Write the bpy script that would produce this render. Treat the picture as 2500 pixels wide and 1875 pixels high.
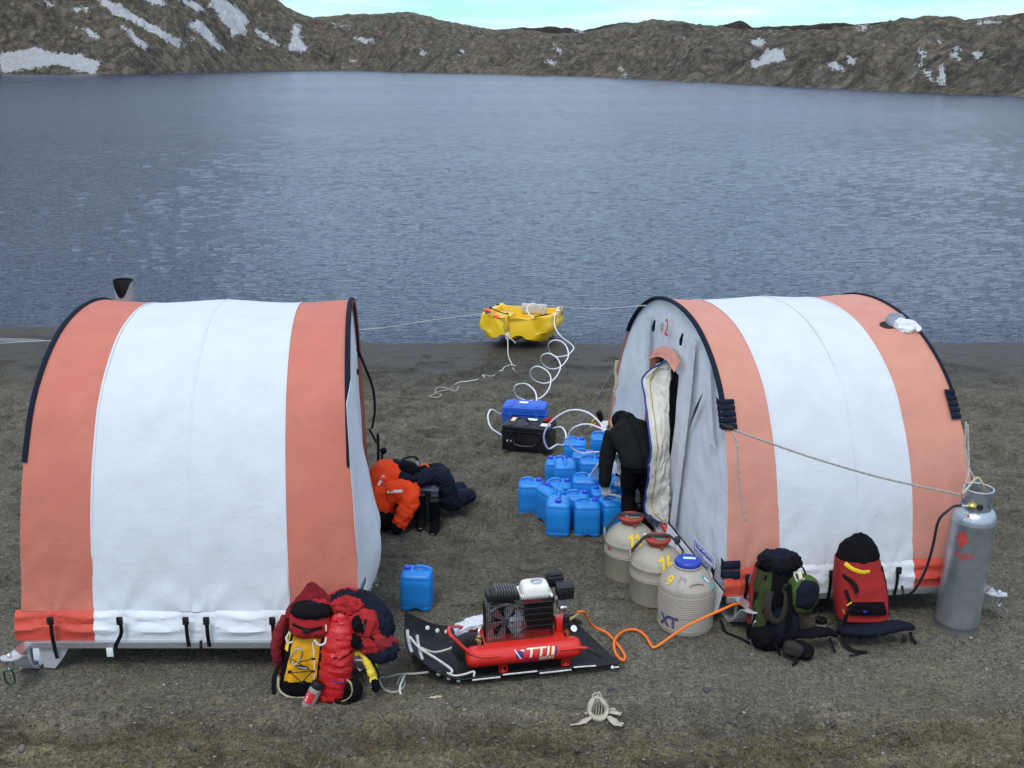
import bpy, bmesh, math, random
import numpy as np
from mathutils import Vector, Matrix, Euler, noise as mn

for _o in list(bpy.data.objects):
    bpy.data.objects.remove(_o)
scene = bpy.context.scene
COL = scene.collection
R = math.radians
random.seed(7)

# ------------------------------------------------------------------ camera
cd = bpy.data.cameras.new('camera')
cam = bpy.data.objects.new('camera', cd)
COL.objects.link(cam)
cam.location = (0, 0, 4.5)
cam.rotation_euler = (R(90 - 16.7488), 0, 0)
cd.sensor_width = 36.0
cd.lens = 38.16
cd.clip_start = 0.05
cd.clip_end = 6000
scene.camera = cam

# ------------------------------------------------------------------ sky and sun
SUN_AZ, SUN_EL = 200.0, 58.0          # clockwise from +Y: behind the camera, a little to its left
world = bpy.data.worlds.new('World')
scene.world = world
world.use_nodes = True
wn = world.node_tree
wn.nodes.clear()
out = wn.nodes.new('ShaderNodeOutputWorld')
bg = wn.nodes.new('ShaderNodeBackground')
bg.inputs['Strength'].default_value = 0.1
wn.links.new(bg.outputs[0], out.inputs['Surface'])
sky = wn.nodes.new('ShaderNodeTexSky')
sky.sky_type = 'NISHITA'
sky.sun_disc = False
sky.sun_elevation = R(SUN_EL)
sky.sun_rotation = R(SUN_AZ)
sky.air_density = 1.0
sky.dust_density = 0.0
sky.ozone_density = 3.0
tc = wn.nodes.new('ShaderNodeTexCoord')
sep = wn.nodes.new('ShaderNodeSeparateXYZ')
wn.links.new(tc.outputs['Generated'], sep.inputs[0])
def wmath(op, a, b=None, c=None):
    n = wn.nodes.new('ShaderNodeMath'); n.operation = op
    for i, v in enumerate((a, b, c)):
        if v is None: continue
        if isinstance(v, (int, float)): n.inputs[i].default_value = v
        else: wn.links.new(v, n.inputs[i])
    return n.outputs[0]
zc = wmath('ADD', wmath('MAXIMUM', sep.outputs[2], 0.0), 0.06)
cx = wmath('DIVIDE', sep.outputs[0], zc)
cy = wmath('DIVIDE', sep.outputs[1], zc)
cmb = wn.nodes.new('ShaderNodeCombineXYZ')
wn.links.new(cx, cmb.inputs[0]); wn.links.new(cy, cmb.inputs[1])
cn = wn.nodes.new('ShaderNodeTexNoise')
cn.inputs['Scale'].default_value = 0.55
cn.inputs['Detail'].default_value = 6
cn.inputs['Roughness'].default_value = 0.55
wn.links.new(cmb.outputs[0], cn.inputs['Vector'])
ramp = wn.nodes.new('ShaderNodeValToRGB')
ramp.color_ramp.elements[0].position = 0.26
ramp.color_ramp.elements[1].position = 0.52
# cloud cover closes up overhead and opens in streaks low down
mrz = wn.nodes.new('ShaderNodeMapRange'); mrz.interpolation_type = 'SMOOTHSTEP'
mrz.inputs[1].default_value = 0.0; mrz.inputs[2].default_value = 0.22; mrz.inputs[3].default_value = -0.17; mrz.inputs[4].default_value = 0.10
wn.links.new(sep.outputs[2], mrz.inputs[0])
wn.links.new(wmath('ADD', cn.outputs[0], mrz.outputs[0]), ramp.inputs[0])
cn2 = wn.nodes.new('ShaderNodeTexNoise')
cn2.inputs['Scale'].default_value = 1.7
cn2.inputs['Detail'].default_value = 5
wn.links.new(cmb.outputs[0], cn2.inputs['Vector'])
ccol = wn.nodes.new('ShaderNodeValToRGB')
ccol.color_ramp.elements[0].position = 0.3
ccol.color_ramp.elements[0].color = (5.6, 7.0, 9.3, 1)
ccol.color_ramp.elements[1].position = 0.75
ccol.color_ramp.elements[1].color = (8.2, 9.6, 11.3, 1)
wn.links.new(cn2.outputs[0], ccol.inputs[0])
mix = wn.nodes.new('ShaderNodeMix'); mix.data_type = 'RGBA'
wn.links.new(ramp.outputs[0], mix.inputs[0])
tint = wn.nodes.new('ShaderNodeMix'); tint.data_type = 'RGBA'; tint.blend_type = 'MULTIPLY'
tint.inputs[0].default_value = 1.0
tint.inputs[7].default_value = (0.60, 0.93, 1.0, 1)
wn.links.new(sky.outputs[0], tint.inputs[6])
wn.links.new(tint.outputs[2], mix.inputs[6])
wn.links.new(ccol.outputs[0], mix.inputs[7])
wn.links.new(mix.outputs[2], bg.inputs['Color'])

sd = bpy.data.lights.new('sun', 'SUN')
sd.energy = 1.25
sd.angle = R(18)
sd.color = (1.0, 0.96, 0.9)
sun = bpy.data.objects.new('sun', sd)
COL.objects.link(sun)
_d = Vector((math.sin(R(SUN_AZ)) * math.cos(R(SUN_EL)), math.cos(R(SUN_AZ)) * math.cos(R(SUN_EL)), math.sin(R(SUN_EL))))
sun.rotation_euler = (-_d).to_track_quat('-Z', 'Y').to_euler()
sun.location = (0, -20, 30)

scene.view_settings.view_transform = 'Standard'
scene.view_settings.look = 'None'
scene.view_settings.exposure = 0.36
scene.view_settings.gamma = 1.0
scene.view_settings.use_curve_mapping = False

# ------------------------------------------------------------------ materials
def _nt(name):
    m = bpy.data.materials.new(name); m.use_nodes = True
    nt = m.node_tree
    return m, nt, nt.nodes['Principled BSDF']

def PM(name, col, rough=0.6, metal=0.0, var=0.12, vs=6.0, bump=0.15, bs=60.0, bd=0.004, spec=0.5, dirt=None, ds=3.0, damt=0.5, coat=0.0):
    """painted / plastic / cloth / metal surface: colour mottled by noise, fine relief, optional patches of dirt"""
    m, nt, b = _nt(name)
    L = nt.links
    t = nt.nodes.new('ShaderNodeTexCoord')
    n1 = nt.nodes.new('ShaderNodeTexNoise'); n1.inputs['Scale'].default_value = vs; n1.inputs['Detail'].default_value = 5
    L.new(t.outputs['Object'], n1.inputs['Vector'])
    hsv = nt.nodes.new('ShaderNodeMapRange')
    hsv.inputs[3].default_value = 1 - var; hsv.inputs[4].default_value = 1 + var
    hsv.inputs[1].default_value = 0.25; hsv.inputs[2].default_value = 0.75
    L.new(n1.outputs[0], hsv.inputs[0])
    mul = nt.nodes.new('ShaderNodeMix'); mul.data_type = 'RGBA'; mul.blend_type = 'MULTIPLY'
    mul.inputs[0].default_value = 1.0
    mul.inputs[6].default_value = (*col, 1)
    L.new(hsv.outputs[0], mul.inputs[7])
    src = mul.outputs[2]
    if dirt:
        n3 = nt.nodes.new('ShaderNodeTexNoise'); n3.inputs['Scale'].default_value = ds; n3.inputs['Detail'].default_value = 8
        n3.inputs['Roughness'].default_value = 0.65
        L.new(t.outputs['Object'], n3.inputs['Vector'])
        rp = nt.nodes.new('ShaderNodeMapRange'); rp.inputs[1].default_value = 0.5; rp.inputs[2].default_value = 0.75; rp.inputs[4].default_value = damt
        L.new(n3.outputs[0], rp.inputs[0])
        mx = nt.nodes.new('ShaderNodeMix'); mx.data_type = 'RGBA'
        L.new(rp.outputs[0], mx.inputs[0]); L.new(src, mx.inputs[6]); mx.inputs[7].default_value = (*dirt, 1)
        src = mx.outputs[2]
    L.new(src, b.inputs['Base Color'])
    b.inputs['Roughness'].default_value = rough
    b.inputs['Metallic'].default_value = metal
    b.inputs['Specular IOR Level'].default_value = spec
    if coat: b.inputs['Coat Weight'].default_value = coat
    if bump:
        n2 = nt.nodes.new('ShaderNodeTexNoise'); n2.inputs['Scale'].default_value = bs; n2.inputs['Detail'].default_value = 4
        L.new(t.outputs['Object'], n2.inputs['Vector'])
        bp = nt.nodes.new('ShaderNodeBump'); bp.inputs['Strength'].default_value = bump; bp.inputs['Distance'].default_value = bd
        L.new(n2.outputs[0], bp.inputs['Height']); L.new(bp.outputs[0], b.inputs['Normal'])
    return m

def CM(name, col, var=0.15, dirt=None, rough=0.85, fold=0.5, damt=0.5, spec=0.3):
    """woven cloth: broad soft creases plus fine weave"""
    m = PM(name, col, rough=rough, var=var, vs=5, bump=0, dirt=dirt, ds=2.2, damt=damt, spec=spec)
    nt = m.node_tree; L = nt.links; b = nt.nodes['Principled BSDF']
    t = nt.nodes.new('ShaderNodeTexCoord')
    a = nt.nodes.new('ShaderNodeTexNoise'); a.inputs['Scale'].default_value = 9; a.inputs['Detail'].default_value = 3; a.inputs['Distortion'].default_value = 1.2
    L.new(t.outputs['Object'], a.inputs['Vector'])
    w = nt.nodes.new('ShaderNodeTexNoise'); w.inputs['Scale'].default_value = 260; w.inputs['Detail'].default_value = 2
    L.new(t.outputs['Object'], w.inputs['Vector'])
    b1 = nt.nodes.new('ShaderNodeBump'); b1.inputs['Strength'].default_value = fold; b1.inputs['Distance'].default_value = 0.02
    b2 = nt.nodes.new('ShaderNodeBump'); b2.inputs['Strength'].default_value = 0.25; b2.inputs['Distance'].default_value = 0.002
    L.new(a.outputs[0], b1.inputs['Height']); L.new(w.outputs[0], b2.inputs['Height'])
    L.new(b1.outputs[0], b2.inputs['Normal']); L.new(b2.outputs[0], b.inputs['Normal'])
    return m

DIRT = (0.10, 0.085, 0.06)
MT = dict(
    white_canvas=CM('white_canvas', (0.595, 0.615, 0.655), 0.04, dirt=(0.42, 0.41, 0.39), rough=0.7, fold=0.2, damt=0.24, spec=0.4),
    orange_canvas=CM('orange_canvas', (0.51, 0.155, 0.108), 0.07, dirt=(0.5, 0.10, 0.07), rough=0.7, fold=0.22, damt=0.25, spec=0.4),
    faded_canvas=CM('faded_orange_canvas', (0.56, 0.240, 0.175), 0.07, dirt=(0.5, 0.17, 0.12), rough=0.7, fold=0.22, damt=0.25, spec=0.4),
    red_canvas=CM('red_canvas', (0.55, 0.065, 0.04), 0.12, rough=0.6, fold=0.4, spec=0.4),
    white_skirt=CM('white_skirt', (0.68, 0.70, 0.74), 0.06, dirt=(0.4, 0.39, 0.37), rough=0.6, fold=0.35, damt=0.25, spec=0.4),
    grey_canvas=CM('grey_canvas', (0.62, 0.64, 0.68), 0.06, dirt=(0.34, 0.34, 0.34), rough=0.7, fold=0.25, damt=0.3),
    quilt=CM('quilt', (0.62, 0.60, 0.53), 0.08, dirt=(0.36, 0.32, 0.22), rough=0.8, fold=0.7, damt=0.6),
    tape=PM('clear_tape', (0.62, 0.64, 0.68), 0.25, var=0.08, bump=0.6, bs=35, bd=0.006),
    navy_band=CM('navy_band', (0.008, 0.013, 0.026), 0.2, fold=0.2, spec=0.15),
    black_web=PM('black_webbing', (0.006, 0.006, 0.007), 0.8, spec=0.15, bump=0.3, bs=180, bd=0.002),
    black_plastic=PM('black_plastic', (0.009, 0.009, 0.010), 0.45, spec=0.35, bump=0.15, bs=90, dirt=(0.07, 0.065, 0.055), damt=0.25, ds=5),
    sled_plastic=PM('sled_plastic', (0.008, 0.008, 0.010), 0.6, spec=0.3, bump=0.3, bs=30, dirt=(0.07, 0.066, 0.06), damt=0.4, ds=7),
    aluminium=PM('aluminium', (0.58, 0.59, 0.61), 0.42, metal=0.85, var=0.12, bump=0.2, bs=120, dirt=(0.28, 0.27, 0.25), damt=0.6),
    pale_metal=PM('pale_painted_metal', (0.55, 0.56, 0.58), 0.45, metal=0.3, var=0.1, dirt=(0.25, 0.24, 0.22), damt=0.6),
    steel=PM('steel', (0.62, 0.62, 0.63), 0.28, metal=1.0, var=0.1),
    brass=PM('brass', (0.55, 0.38, 0.14), 0.35, metal=0.9, var=0.15),
    galvanised=PM('galvanised', (0.42, 0.45, 0.49), 0.36, metal=0.75, var=0.2, vs=9, bump=0.15, bs=70, dirt=(0.22, 0.25, 0.30), damt=0.6, ds=4),
    can_blue=PM('can_blue', (0.010, 0.225, 0.66), 0.42, var=0.1, bump=0.12, bs=80, dirt=(0.05, 0.17, 0.42), damt=0.3, ds=9),
    cap_blue=PM('cap_blue', (0.03, 0.06, 0.62), 0.45, var=0.08),
    boat_yellow=PM('boat_yellow', (0.80, 0.50, 0.006), 0.4, var=0.07, vs=3, bump=0.1, bs=40, dirt=(0.45, 0.30, 0.03), damt=0.25, ds=4),
    case_blue=PM('case_blue', (0.012, 0.09, 0.52), 0.5, var=0.1, bump=0.25, bs=120, dirt=(0.15, 0.2, 0.4), damt=0.3),
    case_black=PM('case_black', (0.007, 0.007, 0.009), 0.45, spec=0.35, bump=0.25, bs=120, dirt=(0.05, 0.05, 0.055), damt=0.4),
    box_grey=PM('box_grey', (0.075, 0.095, 0.13), 0.5, bump=0.2, bs=90, dirt=(0.14, 0.15, 0.17), damt=0.4),
    hose_white=PM('hose_white', (0.72, 0.73, 0.78), 0.35, var=0.05, bump=0),
    hose_orange=PM('hose_orange', (0.86, 0.17, 0.006), 0.35, var=0.06, bump=0),
    hose_black=PM('hose_black', (0.015, 0.012, 0.018), 0.45, bump=0),
    rope_white=PM('rope_white', (0.58, 0.57, 0.53), 0.9, var=0.35, vs=70, bump=0.5, bs=220, bd=0.003),
    rope_grey=PM('rope_grey', (0.34, 0.32, 0.29), 0.9, var=0.5, vs=80, bump=0.5, bs=220, bd=0.003),
    rope_tan=PM('rope_tan', (0.48, 0.42, 0.27), 0.9, var=0.3, vs=60, bump=0.5, bs=200, bd=0.003),
    rope_black=PM('rope_black', (0.03, 0.03, 0.04), 0.85, var=0.9, vs=70, bump=0.4, bs=200, bd=0.003),
    dewar=PM('dewar_beige', (0.37, 0.335, 0.26), 0.55, var=0.08, vs=5, bump=0.12, bs=45, dirt=(0.20, 0.18, 0.14), damt=0.65, ds=5),
    dewar_clean=PM('dewar_taupe', (0.37, 0.325, 0.275), 0.5, var=0.06, vs=5, bump=0.1, bs=45, dirt=(0.25, 0.22, 0.18), damt=0.4, ds=5),
    lid_red=PM('lid_red', (0.30, 0.035, 0.02), 0.55, var=0.2, bump=0.3, bs=25, dirt=(0.16, 0.05, 0.03), damt=0.5),
    lid_blue=PM('lid_blue', (0.012, 0.045, 0.36), 0.4, var=0.08),
    tank_red=PM('tank_red', (0.62, 0.020, 0.012), 0.35, var=0.07, bump=0.06, bs=30, dirt=(0.40, 0.02, 0.012), damt=0.35, ds=6, coat=0.15),
    red_plastic=PM('red_plastic', (0.55, 0.012, 0.016), 0.45),
    fuel_white=PM('fuel_white', (0.74, 0.72, 0.66), 0.4, var=0.04),
    engine_dark=PM('engine_dark', (0.010, 0.010, 0.012), 0.5, spec=0.35, metal=0.2, bump=0.3, bs=60, dirt=(0.08, 0.075, 0.07), damt=0.4),
    cast_grey=PM('cast_grey', (0.20, 0.20, 0.21), 0.5, metal=0.5, bump=0.3, bs=60),
    rubber=PM('rubber', (0.016, 0.016, 0.016), 0.85, bump=0.5, bs=50, dirt=(0.07, 0.065, 0.055), damt=0.5),
    print_yellow=PM('print_yellow', (0.78, 0.52, 0.01), 0.6, var=0.1, bump=0),
    print_red=PM('print_red', (0.55, 0.03, 0.025), 0.6, var=0.2, bump=0),
    print_fade=PM('print_faded_red', (0.36, 0.12, 0.10), 0.6, var=0.3, bump=0),
    print_navy=PM('print_navy', (0.015, 0.02, 0.14), 0.5, var=0.1, bump=0),
    print_blue=PM('print_blue', (0.02, 0.03, 0.40), 0.5, var=0.1, bump=0),
    print_cream=PM('print_cream', (0.78, 0.66, 0.42), 0.5, var=0.05, bump=0),
    print_white=PM('print_white', (0.78, 0.79, 0.82), 0.5, var=0.05, bump=0),
    print_teal=PM('print_teal', (0.02, 0.36, 0.42), 0.5, var=0.1, bump=0),
    print_green=PM('print_green', (0.02, 0.30, 0.20), 0.5, var=0.1, bump=0),
    print_grey=PM('print_grey', (0.26, 0.24, 0.21), 0.6, var=0.2, bump=0),
    suit_orange=CM('suit_orange', (0.88, 0.060, 0.008), 0.1, fold=0.8),
    navy_cloth=CM('navy_cloth', (0.008, 0.010, 0.020), 0.25, fold=0.8, spec=0.12),
    jean_cloth=CM('dark_blue_cloth', (0.010, 0.014, 0.026), 0.3, fold=0.9, spec=0.15),
    black_cloth=CM('black_cloth', (0.0055, 0.0055, 0.007), 0.25, fold=0.6, spec=0.08),
    charcoal_cloth=CM('charcoal_cloth', (0.010, 0.012, 0.012), 0.15, fold=0.35, spec=0.08),
    red_cloth=CM('red_cloth', (0.34, 0.014, 0.016), 0.15, fold=0.8),
    dark_red_cloth=CM('dark_red_cloth', (0.20, 0.010, 0.017), 0.2, fold=0.8),
    dry_bag=CM('dry_bag_red', (0.50, 0.011, 0.014), 0.12, rough=0.4, fold=1.0, spec=0.5),
    pack_red=CM('pack_red', (0.29, 0.016, 0.015), 0.14, fold=0.5, dirt=(0.28, 0.02, 0.02)),
    pack_green=CM('pack_green', (0.030, 0.042, 0.009), 0.18, fold=0.6),
    bright_green=CM('pack_bright_green', (0.050, 0.088, 0.016), 0.15, fold=0.5),
    brown_cloth=CM('brown_cloth', (0.026, 0.020, 0.016), 0.2, fold=0.4),
    pack_yellow=CM('pack_yellow', (0.74, 0.36, 0.008), 0.1, rough=0.55, fold=0.7, dirt=(0.5, 0.22, 0.01), damt=0.4),
    yellow_cloth=CM('yellow_cloth', (0.80, 0.60, 0.05), 0.1, fold=0.6),
    reflect=PM('reflective_tape', (0.72, 0.71, 0.70), 0.4, var=0.06, bump=0.1),
    bag_plastic=PM('bag_plastic', (0.70, 0.71, 0.76), 0.3, var=0.1, bump=0.8, bs=25, bd=0.02),
    grey_rag=CM('grey_rag', (0.24, 0.26, 0.30), 0.2, fold=0.8),
    bone=PM('bone', (0.42, 0.375, 0.29), 0.75, var=0.18, vs=14, bump=0.5, bs=50, bd=0.004, dirt=(0.26, 0.22, 0.14), damt=0.7, ds=9),
    dark_inside=PM('hollow_shade', (0.016, 0.014, 0.014), 0.9, bump=0.2),  # near-black base colour stands in for the shade inside openings
    skin=PM('skin', (0.48, 0.28, 0.19), 0.6, var=0.1, bump=0.1),
    hair=PM('hair', (0.12, 0.075, 0.035), 0.7, var=0.3, vs=40),
    glove_grey=PM('glove_grey', (0.34, 0.35, 0.37), 0.7, var=0.15),
    float_orange=PM('float_orange', (0.85, 0.10, 0.012), 0.45),
    seam_tan=PM('seam_tan', (0.45, 0.34, 0.15), 0.8, var=0.3, vs=30),
    edge_blue=PM('edge_blue', (0.02, 0.035, 0.22), 0.7),
)

# clear plastic drinking bottle
def bottle_mat():
    m, nt, b = _nt('bottle_plastic')
    b.inputs['Base Color'].default_value = (0.50, 0.46, 0.45, 1)
    b.inputs['Roughness'].default_value = 0.3
    b.inputs['Transmission Weight'].default_value = 0.55
    n = nt.nodes.new('ShaderNodeTexNoise'); n.inputs['Scale'].default_value = 20
    mr = nt.nodes.new('ShaderNodeMapRange'); mr.inputs[3].default_value = 0.22; mr.inputs[4].default_value = 0.5
    nt.links.new(n.outputs[0], mr.inputs[0]); nt.links.new(mr.outputs[0], b.inputs['Roughness'])
    return m
MT['bottle'] = bottle_mat()

# ------------------------------------------------------------------ mesh helpers; a shape is (verts, faces)
def mesh_obj(name, vf, m, parent=None, smooth=True, ang=38):
    V, F = vf
    me = bpy.data.meshes.new(name)
    me.from_pydata([tuple(v) for v in V], [], [tuple(f) for f in F])
    me.materials.append(MT[m] if isinstance(m, str) else m)
    if smooth:
        me.polygons.foreach_set('use_smooth', [True] * len(me.polygons))
        me.set_sharp_from_angle(angle=R(ang))
    me.update()
    o = bpy.data.objects.new(name, me)
    COL.objects.link(o)
    if parent is not None: o.parent = parent
    return o

def tag(o, label, cat, group=None):
    o['label'] = label; o['category'] = cat
    if group: o['group'] = group
    return o

def struct(o, kind='structure'):
    o['kind'] = kind
    return o

def thing(name, label, cat, loc=(0, 0, 0), rot=(0, 0, 0), group=None):
    o = bpy.data.objects.new(name, None)
    COL.objects.link(o)
    o.location = loc; o.rotation_euler = rot
    o.empty_display_size = 0.1
    return tag(o, label, cat, group)

def join(*vfs):
    V, F = [], []
    for v, f in vfs:
        k = len(V)
        V.extend(v); F.extend([tuple(i + k for i in q) for q in f])
    return V, F

def xf(vf, M):
    return [tuple(M @ Vector(v)) for v in vf[0]], vf[1]

def mv(vf, dx=0, dy=0, dz=0, rx=0, ry=0, rz=0, s=1):
    M = Matrix.Translation((dx, dy, dz)) @ Euler((R(rx), R(ry), R(rz))).to_matrix().to_4x4()
    if s != 1:
        M = M @ (Matrix.Scale(s, 4) if not isinstance(s, tuple) else Matrix.Diagonal((*s, 1)))
    return xf(vf, M)

def bm_out(bm):
    bm.verts.ensure_lookup_table()
    for i, v in enumerate(bm.verts): v.index = i
    r = [tuple(v.co) for v in bm.verts], [tuple(v.index for v in f.verts) for f in bm.faces]
    bm.free()
    return r

def box(c, s, bev=0.0, seg=2, taper=1.0):
    """box centred at c with size s, edges bevelled; taper scales the top"""
    bm = bmesh.new()
    bmesh.ops.create_cube(bm, size=1.0)
    for v in bm.verts:
        k = taper if v.co.z > 0 else 1.0
        v.co = Vector((v.co.x * s[0] * k, v.co.y * s[1] * k, v.co.z * s[2]))
    if bev > 0:
        bmesh.ops.bevel(bm, geom=bm.edges[:], offset=bev, segments=seg, profile=0.5, affect='EDGES')
    for v in bm.verts: v.co += Vector(c)
    return bm_out(bm)

def spline(pts, n=6, closed=False):
    P = [Vector(p) for p in pts]
    if len(P) < 3 and not closed:
        return [P[0].lerp(P[1], i / n) for i in range(n + 1)]
    out = []
    N = len(P)
    for i in range(N if closed else N - 1):
        if closed: a, b, c, d = P[(i - 1) % N], P[i], P[(i + 1) % N], P[(i + 2) % N]
        else:
            b, c = P[i], P[i + 1]
            a = P[i - 1] if i else b * 2 - c
            d = P[i + 2] if i + 2 < N else c * 2 - b
        for j in range(n):
            t = j / n
            out.append(0.5 * ((2 * b) + (c - a) * t + (2 * a - 5 * b + 4 * c - d) * t * t + (3 * b - a - 3 * c + d) * t ** 3))
    if not closed: out.append(P[-1])
    return out

def interp(xs, ys, x):
    return float(np.interp(x, xs, ys))

def tube(pts, r, seg=8, n=6, closed=False, smooth=True, flat=None, up=None, cap=True):
    """round (or flattened) rod along a path; r is one radius or one for each control point"""
    C = spline(pts, n, closed) if smooth else [Vector(p) for p in pts]
    N = len(C)
    if isinstance(r, (list, tuple)):
        rr = [interp(range(len(r)), r, i * (len(r) - 1) / max(N - 1, 1)) for i in range(N)]
    else: rr = [r] * N
    V, F = [], []
    t0 = (C[1] - C[0]).normalized()
    nrm = Vector(up) if up else (Vector((0, 0, 1)) if abs(t0.z) < 0.9 else Vector((1, 0, 0)))
    nrm = (nrm - t0 * nrm.dot(t0)).normalized()
    for i in range(N):
        a = C[(i - 1) % N] if (closed or i) else C[0]
        b = C[(i + 1) % N] if (closed or i < N - 1) else C[-1]
        t = (b - a)
        t = t.normalized() if t.length > 1e-9 else t0
        if up:
            nrm = Vector(up)
        nn = nrm - t * nrm.dot(t)
        if nn.length < 1e-6: nn = t.orthogonal()
        nrm = nn.normalized()
        bn = t.cross(nrm)
        fl = flat if flat else 1.0
        for k in range(seg):
            an = 2 * math.pi * k / seg
            V.append(tuple(C[i] + (nrm * math.cos(an) * fl + bn * math.sin(an)) * rr[i]))
    for i in range(N if closed else N - 1):
        j = (i + 1) % N
        for k in range(seg):
            l = (k + 1) % seg
            F.append((i * seg + k, i * seg + l, j * seg + l, j * seg + k))
    if cap and not closed:
        F.append(tuple(range(seg - 1, -1, -1)))
        F.append(tuple(range((N - 1) * seg, N * seg)))
    return V, F

def lathe(prof, seg=28, cap=True):
    V, F = [], []
    for r, z in prof:
        for k in range(seg):
            a = 2 * math.pi * k / seg
            V.append((r * math.cos(a), r * math.sin(a), z))
    for i in range(len(prof) - 1):
        for k in range(seg):
            l = (k + 1) % seg
            F.append((i * seg + k, i * seg + l, (i + 1) * seg + l, (i + 1) * seg + k))
    if cap:
        if prof[0][0] > 1e-4: F.append(tuple(range(seg - 1, -1, -1)))
        n = len(prof) - 1
        if prof[-1][0] > 1e-4: F.append(tuple(range(n * seg, (n + 1) * seg)))
    return V, F

def grid(fn, nu, nv, thick=0.0):
    """sheet fn(u,v) for u,v in 0..1; thick > 0 gives it a second side"""
    P = [[Vector(fn(i / nu, j / nv)) for i in range(nu + 1)] for j in range(nv + 1)]
    V = [tuple(p) for row in P for p in row]
    w = nu + 1
    F = [(j * w + i, j * w + i + 1, (j + 1) * w + i + 1, (j + 1) * w + i) for j in range(nv) for i in range(nu)]
    if thick:
        k = len(V)
        for j in range(nv + 1):
            for i in range(nu + 1):
                du = P[j][min(i + 1, nu)] - P[j][max(i - 1, 0)]
                dv = P[min(j + 1, nv)][i] - P[max(j - 1, 0)][i]
                n = du.cross(dv)
                n = n.normalized() if n.length > 1e-12 else Vector((0, 0, 1))
                V.append(tuple(P[j][i] - n * thick))
        F += [tuple(q + k for q in reversed(f)) for f in F[:nu * nv]]
        ring = [i for i in range(w)] + [j * w + nu for j in range(1, nv + 1)] + [nv * w + i for i in range(nu - 1, -1, -1)] + [j * w for j in range(nv - 1, 0, -1)]
        for a, b in zip(ring, ring[1:] + ring[:1]):
            F.append((b, a, a + k, b + k))
    return V, F

def loft(rings, cap=True):
    V, F = [], []
    n = len(rings[0])
    for r in rings: V.extend([tuple(p) for p in r])
    for i in range(len(rings) - 1):
        for k in range(n):
            l = (k + 1) % n
            F.append((i * n + k, i * n + l, (i + 1) * n + l, (i + 1) * n + k))
    if cap:
        F.append(tuple(range(n - 1, -1, -1)))
        m = len(rings) - 1
        F.append(tuple(range(m * n, (m + 1) * n)))
    return V, F

def sq_ring(cx, cy, z, a, b, e=0.6, n=32, rot=0.0):
    """superellipse ring: e=1 ellipse, towards 0 a rectangle"""
    out = []
    for k in range(n):
        t = 2 * math.pi * k / n
        c, s = math.cos(t), math.sin(t)
        x = a * math.copysign(abs(c) ** e, c); y = b * math.copysign(abs(s) ** e, s)
        out.append((cx + x * math.cos(rot) - y * math.sin(rot), cy + x * math.sin(rot) + y * math.cos(rot), z))
    return out

def sblob(c, s, e1=0.8, e2=0.8, nu=28, nv=16):
    """soft closed volume (superellipsoid) with half sizes s"""
    def p(a, e): return math.copysign(abs(a) ** e, a)
    rings = []
    for j in range(nv + 1):
        ph = -math.pi / 2 + math.pi * (j + 0.02) / (nv + 0.04)
        rr, z = p(math.cos(ph), e1), p(math.sin(ph), e1)
        rings.append([(c[0] + s[0] * rr * p(math.cos(2 * math.pi * k / nu), e2),
                       c[1] + s[1] * rr * p(math.sin(2 * math.pi * k / nu), e2), c[2] + s[2] * z) for k in range(nu)])
    return loft(rings)

def normals_of(vf):
    V = np.array(vf[0], dtype=float)
    N = np.zeros_like(V)
    for f in vf[1]:
        a, b, c = V[f[0]], V[f[1]], V[f[2]]
        n = np.cross(b - a, c - a)
        for i in f: N[i] += n
    l = np.linalg.norm(N, axis=1); l[l == 0] = 1
    return V, N / l[:, None]

def wrinkle(vf, amp=0.01, sc=8.0, seed=0, stretch=(1, 1, 1), ridged=True):
    V, N = normals_of(vf)
    out = []
    for p, n in zip(V, N):
        q = Vector((p[0] * sc * stretch[0] + seed * 7.3, p[1] * sc * stretch[1] - seed * 3.1, p[2] * sc * stretch[2] + seed))
        a = mn.noise(q)
        if ridged: a = 1 - 2.2 * abs(a)
        a += 0.5 * mn.noise(q * 2.3)
        out.append(tuple(p + n * amp * a))
    return out, vf[1]

def text_shape(s, size, thick=0.0006, bold=False, shear=0.0, sx=1.0):
    """flat lettering in the XY plane, centred"""
    cu = bpy.data.curves.new('lettering', 'FONT')
    cu.body = s; cu.size = size; cu.align_x = 'CENTER'; cu.align_y = 'CENTER'
    cu.extrude = thick; cu.shear = shear; cu.resolution_u = 3
    if bold: cu.offset = size * 0.02
    o = bpy.data.objects.new('lettering', cu)
    COL.objects.link(o)
    dg = bpy.context.evaluated_depsgraph_get()
    me = bpy.data.meshes.new_from_object(o.evaluated_get(dg))
    V = [(v.co.x * sx, v.co.y, v.co.z) for v in me.vertices]
    F = [tuple(p.vertices) for p in me.polygons]
    bpy.data.meshes.remove(me)
    bpy.data.objects.remove(o); bpy.data.curves.remove(cu)
    return V, F

def text_lines(s, size, shear=0.0, w=0.06, sx=1.0):
    """outlined lettering: strokes only"""
    cu = bpy.data.curves.new('lettering', 'FONT')
    cu.body = s; cu.size = size; cu.align_x = 'CENTER'; cu.align_y = 'CENTER'
    cu.fill_mode = 'NONE'; cu.bevel_depth = size * w / 2; cu.bevel_resolution = 0; cu.shear = shear; cu.resolution_u = 2
    o = bpy.data.objects.new('lettering', cu)
    COL.objects.link(o)
    dg = bpy.context.evaluated_depsgraph_get()
    me = bpy.data.meshes.new_from_object(o.evaluated_get(dg))
    V = [(v.co.x * sx, v.co.y, v.co.z * 0.25) for v in me.vertices]
    F = [tuple(p.vertices) for p in me.polygons]
    bpy.data.meshes.remove(me)
    bpy.data.objects.remove(o); bpy.data.curves.remove(cu)
    return V, F

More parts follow.
